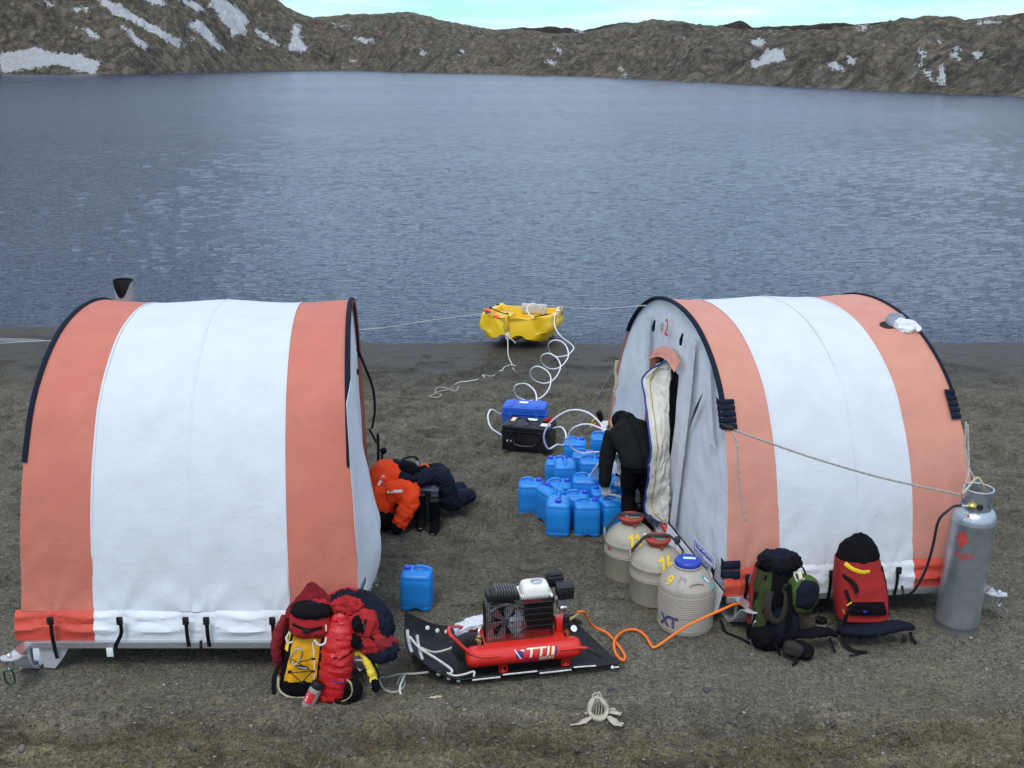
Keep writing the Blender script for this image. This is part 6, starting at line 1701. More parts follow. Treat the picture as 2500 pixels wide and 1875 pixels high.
# ================================================================== right shelter packs
gp = thing('backpack', 'green and black backpack with loose straps, left of the red backpack', 'backpack', (2.08, 7.75, 0))
P0, P1 = (2.06, 7.76, 0.0), (2.09, 7.86, 0.62)
LV = [(0, 0.13, 0.10), (0.08, 0.165, 0.13), (0.35, 0.160, 0.13), (0.7, 0.150, 0.125), (1.0, 0.135, 0.11)]
part('body', pack_loft(P0, P1, LV, seed=12, amp=0.010), 'black_cloth', gp)
part('side_panel', pack_patch(P0, P1, LV, -178, -98, 0.30, 1.0, 0.010, seed=13, amp=0.014), 'pack_green', gp)
part('side_panel', pack_patch(P0, P1, LV, 150, 184, 0.25, 0.98, 0.014, seed=14), 'red_cloth', gp)
part('top_roll', sleeve_tube([(1.965, 7.83, 0.69), (2.03, 7.82, 0.665), (2.12, 7.80, 0.645), (2.20, 7.82, 0.66), (2.265, 7.86, 0.67)], [0.045, 0.058, 0.062, 0.058, 0.05], 0.014, 15, 3, 22), 'black_cloth', gp)
part('top_closure', blob((2.12, 7.87, 0.665), (0.15, 0.09, 0.07), 0.018, 14, 6), 'navy_cloth', gp)
pouch = part('lid_pouch', blob((2.285, 7.70, 0.475), (0.115, 0.10, 0.135), 0.010, 12, 4, (-8, 12, 10), 0.8, 0.8), 'bright_green', gp)
part('pouch_face', blob((2.295, 7.630, 0.490), (0.088, 0.06, 0.112), 0.008, 14, 9, (-8, 12, 10), 0.8, 0.8), 'navy_cloth', gp, pouch)
part('pouch_corner', blob((2.365, 7.68, 0.44), (0.045, 0.05, 0.06), 0.006, 14, 10), 'brown_cloth', gp, pouch)
part('pouch_base', blob((2.275, 7.66, 0.375), (0.075, 0.07, 0.05), 0.008, 14, 11), 'pack_green', gp, pouch)
part('pouch_tag', mv(box((0, 0, 0), (0.028, 0.004, 0.065), 0.001), 2.245, 7.665, 0.635, rx=-20, ry=-12), 'print_cream', gp, pouch)
part('white_cord', tube([(2.20, 7.67, 0.64), (2.215, 7.655, 0.60), (2.255, 7.648, 0.585), (2.275, 7.65, 0.62)], 0.006, 6), 'rope_white', gp)
part('grab_loop', tube([(2.24, 7.77, 0.69), (2.285, 7.73, 0.66), (2.30, 7.70, 0.60), (2.275, 7.69, 0.565)], 0.010, 6, flat=0.5), 'black_web', gp)
part('shoulder_strap', sleeve_tube([(2.02, 7.67, 0.50), (1.995, 7.62, 0.40), (2.02, 7.60, 0.30), (2.09, 7.60, 0.27), (2.13, 7.61, 0.34), (2.15, 7.64, 0.45), (2.13, 7.67, 0.53)], 0.028, 0.004, 20, 3, 12, 7, 0.5), 'brown_cloth', gp)
part('shoulder_strap', sleeve_tube([(2.16, 7.66, 0.56), (2.17, 7.63, 0.46), (2.17, 7.60, 0.33), (2.15, 7.59, 0.2)], 0.030, 0.004, 20, 5, 12, 7, 0.5), 'black_cloth', gp)
part('back_pad', blob((2.15, 7.66, 0.20), (0.115, 0.07, 0.15), 0.008, 12, 8), 'navy_cloth', gp)
part('base_bag', blob((2.03, 7.70, 0.10), (0.135, 0.12, 0.10), 0.014, 12, 3), 'black_cloth', gp)
hb = part('hip_belt', sleeve_tube([(2.20, 7.62, 0.15), (2.32, 7.60, 0.165), (2.44, 7.63, 0.165), (2.54, 7.68, 0.13), (2.58, 7.70, 0.09)], [0.04, 0.06, 0.062, 0.05, 0.025], 0.006, 16, 4, 16, 7, 0.45), 'black_cloth', gp)
part('belt_strap', web([(2.51, 7.64, 0.10), (2.53, 7.60, 0.05), (2.545, 7.575, 0.012)], 0.014, 0.25), 'black_web', gp, hb)
hb2 = part('hip_belt', blob((2.225, 7.50, 0.085), (0.115, 0.055, 0.062), 0.008, 16, 6, (0, 8, -18), 0.7, 0.8), 'black_cloth', gp)
part('belt_pad', blob((2.185, 7.475, 0.105), (0.075, 0.045, 0.050), 0.004, 16, 7, (0, 10, -18), 0.6, 0.7), 'brown_cloth', gp, hb2)
part('belt_strap', web([(2.19, 7.435, 0.10), (2.192, 7.425, 0.05), (2.185, 7.405, 0.012), (2.16, 7.39, 0.010)], 0.017, 0.22, (0, -1, 0)), 'black_web', gp, hb2)
part('buckle', box((2.285, 7.44, 0.075), (0.05, 0.03, 0.04), 0.006), 'black_plastic', gp, hb2)
part('lower_strap', web([(2.04, 7.60, 0.12), (2.09, 7.56, 0.05), (2.10, 7.54, 0.010)], 0.017, 0.25), 'black_web', gp)
for p in ((2.13, 7.645, 0.55), (2.225, 7.63, 0.50)):
    part('strap_buckle', box(p, (0.035, 0.02, 0.045), 0.005), 'black_plastic', gp)

ia = thing('ice_axe', 'curved dark ice axe with blue strap beside the green backpack', 'ice axe', (1.95, 7.9, 0.3))
part('pick', tube([(2.035, 7.94, 0.60), (1.985, 7.94, 0.575), (1.945, 7.94, 0.52), (1.922, 7.94, 0.46), (1.915, 7.94, 0.425)], [0.014, 0.015, 0.014, 0.012, 0.006], 8, flat=0.5, up=(0, 1, 0)), 'cast_grey', ia)
part('shaft', tube([(2.0, 7.92, 0.57), (1.985, 7.86, 0.30), (1.975, 7.83, 0.02)], 0.012, 8, n=3), 'engine_dark', ia)
part('leash', web([(1.945, 7.925, 0.50), (1.975, 7.905, 0.475), (2.01, 7.90, 0.455)], 0.014, 0.3), 'edge_blue', ia)

rp_ = thing('backpack', 'red backpack with black drawstring top and yellow strap, leaning on the right shelter', 'backpack', (2.82, 7.85, 0))
P0, P1 = (2.83, 7.87, 0.15), (2.785, 7.985, 0.64)
LV = [(0, 0.165, 0.095), (0.06, 0.200, 0.125), (0.3, 0.208, 0.140), (0.65, 0.195, 0.130), (0.9, 0.175, 0.118), (1.0, 0.168, 0.112)]
part('body', pack_loft(P0, P1, LV, seed=22, amp=0.008), 'pack_red', rp_)
part('front_pocket', pack_patch(P0, P1, LV, -122, -38, 0.08, 0.86, 0.016, seed=23, amp=0.012, nu=22), 'pack_red', rp_)
part('front_pocket_mesh', pack_patch(P0, P1, LV, -112, -56, 0.20, 0.42, 0.030, seed=25, amp=0.010, slant=-6), 'black_cloth', rp_)
part('side_strip', pack_patch(P0, P1, LV, -34, -8, 0.1, 0.9, 0.012, seed=26), 'black_cloth', rp_)
TL = [(0, 0.164, 0.110), (0.15, 0.166, 0.112), (0.45, 0.145, 0.100), (0.75, 0.10, 0.072), (0.93, 0.055, 0.04), (1.0, 0.018, 0.015)]
dt = part('drawstring_top', pack_loft((2.786, 7.985, 0.635), (2.80, 8.01, 0.825), TL, seed=24, amp=0.010, e=0.9), 'black_cloth', rp_)
part('drawstring', tube([(2.78, 8.0, 0.825), (2.795, 7.99, 0.85), (2.825, 7.985, 0.83), (2.85, 7.97, 0.79), (2.89, 7.94, 0.73)], 0.006, 6), 'black_web', rp_, dt)
part('yellow_strap', web([(2.655, 7.88, 0.635), (2.71, 7.845, 0.602), (2.78, 7.835, 0.580), (2.845, 7.84, 0.578)], 0.017, 0.2, (0, -1, 0)), 'print_yellow', rp_)
part('side_strap', web([(2.64, 7.865, 0.535), (2.685, 7.80, 0.525), (2.72, 7.765, 0.49), (2.73, 7.75, 0.44)], 0.018, 0.3, (0, -1, 0)), 'black_web', rp_)
part('compression_strap', web([(2.655, 7.80, 0.44), (2.69, 7.75, 0.33), (2.66, 7.74, 0.24), (2.645, 7.745, 0.17)], 0.014, 0.3, (0, -1, 0)), 'black_web', rp_)
part('yellow_tab', web([(2.66, 7.745, 0.335), (2.69, 7.735, 0.365)], 0.012, 0.4), 'print_yellow', rp_)
part('yellow_tab', web([(2.645, 7.75, 0.26), (2.635, 7.75, 0.29)], 0.010, 0.4), 'print_yellow', rp_)
part('blue_logo', mv(box((0, 0, 0), (0.03, 0.004, 0.014), 0.001), 2.795, 7.713, 0.295, rx=-10, ry=18), 'print_blue', rp_)
rb = part('hip_belt', sleeve_tube([(2.645, 7.78, 0.10), (2.70, 7.72, 0.125), (2.82, 7.69, 0.14), (2.96, 7.71, 0.155), (3.10, 7.74, 0.155), (3.20, 7.79, 0.12)], [0.06, 0.082, 0.085, 0.080, 0.070, 0.045], 0.005, 12, 4, 18, 8, 0.55), 'navy_cloth', rp_)
part('belt_end', web([(3.19, 7.76, 0.09), (3.205, 7.73, 0.04), (3.235, 7.715, 0.012)], 0.018, 0.3), 'black_web', rp_, rb)
part('belt_buckle', box((3.13, 7.705, 0.055), (0.035, 0.02, 0.05), 0.005), 'black_plastic', rp_, rb)
part('front_strap', web([(2.635, 7.72, 0.12), (2.64, 7.66, 0.05), (2.69, 7.60, 0.015), (2.76, 7.575, 0.012), (2.80, 7.58, 0.012)], 0.018, 0.25), 'black_web', rp_, rb)
part('strap_tail', web([(2.76, 7.575, 0.014), (2.69, 7.545, 0.010), (2.65, 7.53, 0.010)], 0.014, 0.25), 'black_web', rp_, rb)
pt_ = thing('dark_bottle', 'dark bottle with wide cap standing between the green and red backpacks', 'bottle', (2.525, 7.93, gh(2.525, 7.93) - 0.003))
mesh_obj('body', lathe([(0.04, 0), (0.045, 0.005), (0.045, 0.08), (0.04, 0.09)], 20), 'print_grey', pt_)
mesh_obj('cap', lathe([(0.047, 0.088), (0.048, 0.092), (0.046, 0.120), (0.02, 0.124), (0.02, 0.135), (0, 0.136)], 20), 'black_plastic', pt_)
# chain of shackle links at the runner tip
ch = thing('chain_link', 'steel quick link hanging from the runner tip beside the green backpack', 'chain link', (1.935, 7.69, 0.12))
mesh_obj('upper_link', tube([(-0.018, 0, 0.085), (0, 0, 0.105), (0.018, 0, 0.085), (0.014, 0, 0.03), (0, 0, 0.015), (-0.014, 0, 0.03)], 0.0085, 8, closed=True), 'steel', ch)
mesh_obj('lower_link', tube([(-0.024, 0.01, 0.015), (0, 0.012, 0.035), (0.022, 0.01, 0.015), (0.030, 0, -0.06), (0.02, 0, -0.085), (-0.02, 0, -0.09), (-0.034, 0, -0.065)], 0.009, 8, closed=True), 'steel', ch)

# ================================================================== wet-weather gear drying beside the left shelter
gb = thing('storage_box', 'slate grey plastic storage box under the clothes beside the left shelter', 'box', (-0.955, 10.36, gh(-0.95, 10.36) - 0.004), (0, 0, R(-7)))
mesh_obj('tub', box((0, 0, 0.155), (0.44, 0.36, 0.31), 0.02, 3, 1.03), 'box_grey', gb)
lb_ = mesh_obj('lid', join(box((0, 0, 0.325), (0.475, 0.395, 0.045), 0.012, 3), box((0, 0, 0.352), (0.38, 0.30, 0.02), 0.008)), 'box_grey', gb)
mesh_obj('lid_rib', box((0.185, 0, 0.352), (0.05, 0.36, 0.03), 0.008), 'box_grey', lb_)
mesh_obj('clip', box((0.12, -0.205, 0.30), (0.085, 0.022, 0.055), 0.006), 'black_plastic', gb)
mesh_obj('sticker', mv(box((0, 0, 0), (0.03, 0.03, 0.001)), 0.03, -0.09, 0.3632, rz=30), 'print_yellow', lb_)

oj = thing('survival_suit', 'bright orange survival jacket with reflective strips draped over the grey box', 'jacket', (-1.2, 10.1, 0))
part('torso', blob((-1.27, 10.25, 0.36), (0.165, 0.20, 0.215), 0.022, 8, 4, (0, 8, 12), 0.75, 0.8), 'suit_orange', oj)
part('front', blob((-1.115, 10.07, 0.355), (0.185, 0.125, 0.105), 0.020, 9, 7, (0, 6, 0), 0.75, 0.8), 'suit_orange', oj)
part('hem', blob((-1.29, 10.03, 0.26), (0.11, 0.085, 0.16), 0.022, 9, 9), 'suit_orange', oj)
sv = part('sleeve', sleeve_tube([(-1.00, 10.05, 0.345), (-1.015, 9.97, 0.29), (-1.045, 9.92, 0.22), (-1.085, 9.88, 0.14), (-1.125, 9.855, 0.075)], [0.08, 0.092, 0.085, 0.072, 0.058], 0.015, 12, 3, 22), 'suit_orange', oj)
part('cuff', sleeve_tube([(-1.115, 9.858, 0.085), (-1.14, 9.845, 0.055), (-1.175, 9.835, 0.030)], [0.056, 0.060, 0.052], 0.006, 18, 5), 'black_cloth', oj, sv)
part('reflective_strip', mv(box((0, 0, 0), (0.15, 0.004, 0.028), 0.001), -1.155, 9.935, 0.405, rx=-25, ry=-3), 'reflect', oj)
part('reflective_strip', mv(box((0, 0, 0), (0.028, 0.004, 0.11), 0.001), -1.30, 10.045, 0.475, rx=-20, ry=32), 'reflect', oj)
part('collar', sleeve_tube([(-1.20, 10.42, 0.50), (-1.18, 10.33, 0.505), (-1.14, 10.22, 0.475), (-1.06, 10.13, 0.445), (-0.97, 10.10, 0.435)], [0.05, 0.07, 0.07, 0.065, 0.05], 0.014, 13, 6, 20), 'navy_cloth', oj)
bn = mesh_obj('beanie', wrinkle(sblob((0, 0, 0), (0.115, 0.105, 0.095), 0.85, 0.95, 32, 20), 0.005, 24, 3), 'black_cloth')
bn.location = (-1.06, 10.25, 0.50); bn.rotation_euler = (0, R(12), 0)
tag(bn, 'black knitted hat lying on the orange jacket collar', 'hat')
gg = thing('goggles', 'black goggles with grey strap lying behind the knitted hat', 'goggles', (-1.0, 10.38, 0.5))
part('strap', tube([(-1.13, 10.38, 0.56), (-1.07, 10.40, 0.585), (-0.99, 10.40, 0.59), (-0.95, 10.36, 0.54), (-0.955, 10.32, 0.48)], 0.020, 8, flat=0.35), 'black_web', gg)
part('strap_patch', tube([(-0.965, 10.355, 0.565), (-0.945, 10.33, 0.52)], 0.016, 8, n=2, flat=0.35), 'grey_rag', gg)
for nm, x, lab in (('glove', -0.90, 'black glove with orange cuff lying on the dark trousers'), ('glove', -0.80, 'black glove lying on the dark trousers, right of the other glove')):
    gl = thing(nm, lab, 'glove', (x, 10.27, 0.5))
    part('palm', blob((x, 10.27, 0.505), (0.052, 0.06, 0.036), 0.008, 24, int(abs(x) * 30)), 'black_cloth', gl)
    for k in range(4):
        part('finger', tube([(x - 0.03 + 0.02 * k, 10.31, 0.51), (x - 0.035 + 0.023 * k, 10.345, 0.525 - 0.004 * k), (x - 0.035 + 0.024 * k, 10.375, 0.51)], 0.012, 7, n=4), 'black_cloth', gl)
    part('thumb', tube([(x + 0.04, 10.25, 0.505), (x + 0.062, 10.275, 0.515), (x + 0.066, 10.30, 0.51)], 0.013, 7, n=4), 'black_cloth', gl)
    part('cuff', tube([(x - 0.015, 10.22, 0.50), (x - 0.02, 10.19, 0.495)], 0.042, 12, n=2, flat=0.7), 'black_cloth' if x > -0.85 else 'black_cloth', gl)
    if x < -0.85:
        part('cuff_trim', tube([(x - 0.03, 10.27, 0.545), (x + 0.02, 10.30, 0.55), (x + 0.06, 10.27, 0.53)], 0.010, 6), 'float_orange', gl)
tr = thing('trousers', 'dark blue padded trousers slung over the grey box with legs on the sand', 'trousers', (-0.75, 10.3, 0))
part('seat', sleeve_tube([(-1.0, 10.18, 0.415), (-0.92, 10.20, 0.43), (-0.82, 10.24, 0.45), (-0.72, 10.26, 0.435), (-0.67, 10.28, 0.37)], [0.05, 0.075, 0.085, 0.085, 0.07], 0.014, 12, 5, 22), 'jean_cloth', tr)
part('back', blob((-0.80, 10.40, 0.41), (0.15, 0.09, 0.085), 0.02, 12, 8), 'jean_cloth', tr)
lg1 = part('trouser_leg', sleeve_tube([(-0.69, 10.27, 0.42), (-0.655, 10.28, 0.28), (-0.645, 10.31, 0.15), (-0.60, 10.42, 0.095), (-0.52, 10.55, 0.085), (-0.445, 10.63, 0.075)], [0.08, 0.085, 0.09, 0.085, 0.078, 0.068], 0.014, 12, 3, 20), 'jean_cloth', tr)
part('leg_cuff', sleeve_tube([(-0.45, 10.62, 0.075), (-0.425, 10.65, 0.072)], [0.066, 0.06], 0.004, 20, 2), 'navy_cloth', tr, lg1)
part('trouser_leg', sleeve_tube([(-0.70, 10.42, 0.36), (-0.665, 10.52, 0.20), (-0.63, 10.65, 0.10), (-0.58, 10.76, 0.085), (-0.545, 10.83, 0.075)], [0.075, 0.08, 0.08, 0.07, 0.06], 0.013, 12, 9, 20), 'jean_cloth', tr)
def boot(x, y, rz, label):
    t = thing('rubber_boot', label, 'boot', (x, y, gh(x, y) - 0.003), (0, 0, R(rz)), 'tall black boots in front of the grey box')
    rings = []
    for z, cy, a, b in ((0.012, -0.045, 0.042, 0.115), (0.03, -0.045, 0.047, 0.122), (0.06, -0.03, 0.047, 0.105), (0.085, -0.005, 0.046, 0.075), (0.12, 0.01, 0.045, 0.058), (0.20, 0.01, 0.052, 0.058), (0.29, 0.008, 0.060, 0.062), (0.335, 0.006, 0.063, 0.064)):
        rings.append(sq_ring(0, cy, z, a, b, 0.9, 26))
    V, F = loft(rings, cap=False)
    mesh_obj('shaft', wrinkle((V, F), 0.004, 16, int(x * 10)), 'black_cloth', t)
    mesh_obj('sole', loft([sq_ring(0, -0.045, 0.0, 0.044, 0.118, 0.85, 26), sq_ring(0, -0.045, 0.016, 0.048, 0.125, 0.85, 26)]), 'rubber', t)
    mesh_obj('lining', loft([[(p[0], p[1], p[2]) for p in sq_ring(0, 0.006, 0.333, 0.060, 0.061, 0.9, 26)], sq_ring(0, 0.008, 0.25, 0.05, 0.052, 0.9, 26)], cap=True), 'dark_inside', t)
    mesh_obj('rim', tube([(0.062 * math.cos(k * 0.3927), 0.006 + 0.063 * math.sin(k * 0.3927), 0.335) for k in range(16)], 0.009, 8, closed=True, n=2), 'black_cloth', t)
    mesh_obj('heel_tag', box((0.0, -0.168, 0.045), (0.035, 0.003, 0.010)), 'print_grey', t)
    return t
boot(-0.915, 10.03, 4, 'left one of the two tall black boots in front of the grey box')
boot(-0.775, 10.045, -5, 'right one of the two tall black boots in front of the grey box')
fr_ = thing('chair_frame', 'black tubular frame standing behind the orange jacket at the left shelter', 'frame', (-1.45, 11.0, gh(-1.45, 11.0)))
part('upright', tube([(-1.455, 11.0, 0.0), (-1.445, 11.0, 0.35), (-1.44, 11.0, 0.60), (-1.45, 11.0, 0.63)], 0.017, 8), 'black_plastic', fr_)
part('upright', tube([(-1.42, 11.1, 0.0), (-1.415, 11.1, 0.40)], 0.013, 8, n=2), 'black_plastic', fr_)
part('brace', tube([(-1.52, 10.92, 0.72), (-1.45, 10.95, 0.55)], 0.014, 8, n=2), 'black_plastic', fr_)
part('fabric_scrap', blob((-1.40, 11.1, 0.40), (0.03, 0.02, 0.03), 0.008, 24, 2), 'navy_cloth', fr_)
lb2 = mesh_obj('stuff_bag', blob((0, 0, 0.09), (0.10, 0.12, 0.09), 0.02, 12, 3), 'black_cloth')
lb2.location = (-1.30, 10.0, gh(-1.3, 10.0))
tag(lb2, 'black bag on the ground under the orange jacket', 'bag')
# ================================================================== black sled with the air compressor
SY = gh(0.05, 7.55)
sled = thing('cargo_sled', 'black plastic cargo sled with turned-up left end, under the red compressor', 'sled', (0.06, 7.575, SY + 0.006), (0, 0, R(11)))
def sledf(a, b):
    x = -0.86 + 1.60 * a
    y0, y1 = -0.37, 0.37
    v = b * 2 - 1
    nose = max(0.0, (-0.50 - x) / 0.36)
    wid = 1 - 0.22 * nose ** 2.2
    y = v * 0.37 * wid
    xx = x + (0.10 * nose * (1 - abs(v) ** 2.5) * -0.3)
    rim = max(0.0, (abs(v) - 0.78) / 0.22)
    z = 0.004 + 0.075 * rim ** 1.6 * (1 - 0.35 * max(0, (x - 0.4) / 0.5)) + 0.21 * nose ** 1.7 + 0.02 * max(0, (x - 0.46) / 0.28) ** 2
    if x > 0.48: xx -= 0.20 * (x - 0.48) / 0.26 * (v + 1) / 2
    y += 0.03 * rim * math.copysign(1, v)
    return (xx, y, z + 0.003 * mn.noise(Vector((x * 5, y * 5, 1))))
mesh_obj('sheet', grid(sledf, 90, 44, 0.008), 'sled_plastic', sled, ang=45)
for k in (0, 1):
    mesh_obj('nose_bar', tube([tuple(Vector(sledf(0.012 + 0.045 * k, b)) + Vector((0, 0, 0.012))) for b in (0.22, 0.35, 0.5, 0.65, 0.78)], 0.012, 8, flat=0.35), 'pale_metal', sled)
for a, b in ((0.11, 0.965), (0.16, 0.965), (0.205, 0.965), (0.11, 0.03), (0.155, 0.03), (0.20, 0.03)):
    p = Vector(sledf(a, b))
    s_ = -1 if b > 0.5 else -1
    mesh_obj('washer', xf(lathe([(0.017, 0), (0.017, 0.004), (0.008, 0.005), (0.008, 0.012), (0, 0.012)], 14), Matrix.Translation(p + Vector((0, -0.012, 0.004))) @ Matrix.Rotation(R(75 if b < 0.5 else 60), 4, 'X')), 'steel', sled)
def rimp(a, dz=0.0, dy=-0.014): return tuple(Vector(sledf(a, 0.0)) + Vector((0, dy, dz)))
for a0, a1, dz in ((0.255, 0.40, -0.012), (0.40, 0.575, 0.006), (0.575, 0.74, -0.014), (0.74, 0.86, 0.004)):
    mesh_obj('edge_rope', tube([rimp(a0 + 0.006, dz), rimp((a0 * 2 + a1) / 3, dz), rimp((a0 + 2 * a1) / 3, dz), rimp(a1 - 0.006, dz)], 0.0060, 7, n=5), 'rope_white', sled)
mesh_obj('edge_rope', tube([rimp(0.145, 0.03), rimp(0.18, 0.02, -0.004), rimp(0.23, 0.018, 0.03), rimp(0.275, 0.02, 0.05), rimp(0.27, 0.012, 0.0)], 0.0075, 7), 'rope_white', sled)
mesh_obj('sled_mark', xf(join(lathe([(0.013, 0.0), (0.013, 0.0012), (0, 0.0012)], 14), box((0.034, -0.004, 0.0006), (0.036, 0.011, 0.0012))), Matrix.Translation((0.64, -0.403, 0.045)) @ Matrix.Rotation(R(78), 4, 'X')), 'print_white', sled, smooth=False)
tr_ = thing('tow_rope', 'frayed pale tow rope tangled at the turned-up left end of the sled', 'rope', (-0.85, 7.4, 0))
_l = lambda q: tuple(sled.matrix_basis @ Vector(q))
part('rope', tube([_l(p) for p in ((-0.36, 0.18, 0.165), (-0.43, 0.10, 0.13), (-0.50, 0.06, 0.09), (-0.58, 0.02, 0.085), (-0.68, -0.02, 0.10), (-0.78, -0.04, 0.16))], 0.0085, 7), 'rope_white', tr_)
part('rope', tube([_l(p) for p in ((-0.86, 0.0, 0.24), (-0.80, -0.12, 0.21), (-0.66, -0.22, 0.14), (-0.58, -0.30, 0.10), (-0.60, -0.34, 0.09))], 0.0095, 7), 'rope_white', tr_)
part('rope', tube([(-0.62, 7.10, 0.13), (-0.72, 7.08, 0.13), (-0.84, 7.12, 0.10), (-0.93, 7.16, 0.05), (-1.0, 7.20, 0.012), (-0.95, 7.06, 0.012), (-0.86, 7.02, 0.012), (-0.80, 7.10, 0.02), (-0.83, 7.22, 0.03), (-0.86, 7.12, 0.012)], 0.008, 7), 'rope_grey', tr_)
part('rope', tube([(-0.80, 7.16, 0.08), (-0.83, 7.05, 0.03), (-0.80, 6.95, 0.012), (-0.72, 6.90, 0.012), (-0.62, 6.92, 0.012), (-0.55, 6.96, 0.012)], 0.009, 7), 'rope_white', tr_)
part('frayed_end', wrinkle(tube([(-0.68, 6.91, 0.014), (-0.60, 6.925, 0.018), (-0.52, 6.95, 0.016)], [0.009, 0.013, 0.017], 9, flat=0.35), 0.008, 50, 3), 'rope_tan', tr_)

comp = thing('air_compressor', 'red petrol air compressor with twin tanks standing on the black sled', 'compressor', (0.035, 7.545, SY + 0.016), (0, 0, R(11)))
comp.scale = (0.94, 0.90, 0.81)
def tank(y, x0, x1, r=0.098, z=0.165):
    prof = [(0.0, 0), (r * 0.55, 0.004), (r * 0.85, 0.020), (r * 0.985, 0.05), (r, 0.075)]
    n = x1 - x0
    pr = prof + [(r + 0.0015, 0.085), (r, 0.095), (r, n - 0.095), (r + 0.0015, n - 0.085), (r, n - 0.075)] + [(a, n - b) for a, b in reversed(prof)]
    return xf(lathe(pr, 40), Matrix.Translation((x0, y, z)) @ Matrix.Rotation(R(90), 4, 'Y'))
tk = mesh_obj('tank', tank(-0.215, -0.46, 0.495), 'tank_red', comp, ang=50)
mesh_obj('tank', tank(0.10, -0.42, 0.46), 'tank_red', comp, ang=50)
mesh_obj('deck', box((0.03, -0.055, 0.262), (0.66, 0.36, 0.016), 0.004), 'tank_red', comp)
for x in (-0.16, 0.36):
    mesh_obj('tank_bridge', box((x, -0.055, 0.19), (0.05, 0.28, 0.05), 0.006), 'tank_red', comp)
    for y in (-0.25, 0.10):
        ft = mesh_obj('foot', join(box((x - 0.03, y, 0.035), (0.008, 0.05, 0.07)), box((x + 0.03, y, 0.035), (0.008, 0.05, 0.07)), box((x, y, 0.008), (0.068, 0.05, 0.010)), box((x, y, 0.068), (0.068, 0.05, 0.008))), 'tank_red', comp, smooth=False)
        mesh_obj('foot_bolt', xf(lathe([(0.012, 0), (0.012, 0.012), (0.006, 0.014), (0.006, 0.024)], 8), Matrix.Translation((x, y - 0.0, 0.014))), 'steel', ft)
# printed name on the front tank
def tprint(vf, m, xo, ang, name='lettering', lift=0.0014):
    r, z, y = 0.098, 0.165, -0.215
    out = []
    V, F = fine(vf, 0.014)
    for px_, py_, t in V:
        a = ang + py_ / r
        rr = r + max(0, t) + lift
        out.append((xo + px_, y - rr * math.cos(a), z + rr * math.sin(a)))
    mesh_obj(name, (out, F), m, comp, smooth=False)
for k, (dx, dm, l) in enumerate(((-0.006, 'print_navy', 0.0012), (0.0, 'print_cream', 0.0022))):
    tprint(text_shape('TTI', 0.118, 0.0003, bold=True, shear=0.16, sx=1.15), dm, 0.115 + dx, 0.42 - k * 0.03, lift=l)
sq = lambda x0, x1, h: ([(x0 - h * 0.08, -h / 2, 0), (x1 - h * 0.08, -h / 2, 0), (x1 + h * 0.08, h / 2, 0), (x0 + h * 0.08, h / 2, 0)], [(0, 1, 2, 3)])
tprint(sq(0.0, 0.024, 0.078), 'print_cream', 0.232, 0.42, 'logo_bar', 0.0022)
tprint(sq(0.0, 0.014, 0.078), 'print_navy', 0.264, 0.42, 'logo_bar', 0.0022)
tprint(text_shape('EURO', 0.044, 0.0003, shear=0.2, bold=True), 'print_navy', 0.06, -0.26)
tprint(text_shape('SERIES', 0.044, 0.0003, shear=0.2, bold=True), 'print_cream', 0.185, -0.26, lift=0.0024)
tprint(sq(-0.055, 0.06, 0.034), 'print_navy', 0.182, -0.26, 'logo_band', 0.0010)
# winged emblem left of the name
tprint(([(-0.03, -0.045, 0), (0.0, -0.03, 0), (0.02, -0.045, 0), (0.028, 0.0, 0), (0.045, 0.03, 0), (0.01, 0.02, 0), (-0.01, 0.035, 0), (-0.03, 0.01, 0)], [(0, 1, 7), (1, 2, 3), (1, 3, 5), (3, 4, 5), (1, 5, 7), (5, 6, 7)]), 'print_navy', -0.03, 0.40, 'emblem')
tprint(([(-0.045, 0.045, 0), (-0.036, 0.045, 0), (0.012, -0.045, 0), (0.002, -0.045, 0)], [(0, 1, 2, 3)]), 'print_white', -0.03, 0.40, 'emblem_stroke', 0.0026)
tprint(([(0.0, 0.03, 0), (0.018, 0.038, 0), (0.044, 0.032, 0), (0.03, 0.015, 0), (0.02, 0.026, 0)], [(0, 1, 4), (1, 2, 4), (2, 3, 4)]), 'print_cream', -0.03, 0.40, 'emblem_head', 0.0026)
# wire belt guard
gx0, gx1, gy0, gy1, gz0, gz1 = -0.285, 0.265, -0.165, -0.045, 0.275, 0.640
bars = []
for k in range(38):
    x = gx0 + (gx1 - gx0) * k / 37
    bars.append(tube([(x, gy0, gz0), (x, gy0, gz1)], 0.0028, 4, smooth=False))
    bars.append(tube([(x, gy0, gz1), (x, gy1, gz1 + 0.004)], 0.0028, 4, smooth=False))
for k in range(7):
    z = gz0 + (gz1 - gz0) * k / 6
    bars.append(tube([(gx0, gy0 - 0.003, z), (gx1, gy0 - 0.003, z)], 0.0032 if k not in (0, 6) else 0.006, 4, smooth=False))
for x in (gx0, gx1):
    for k in range(6):
        y = gy0 + (gy1 - gy0) * k / 5
        bars.append(tube([(x, y, gz0), (x, y, gz1)], 0.0028 if k else 0.006, 4, smooth=False))
struct(mesh_obj('belt_guard', join(*bars), 'engine_dark', comp), 'stuff')
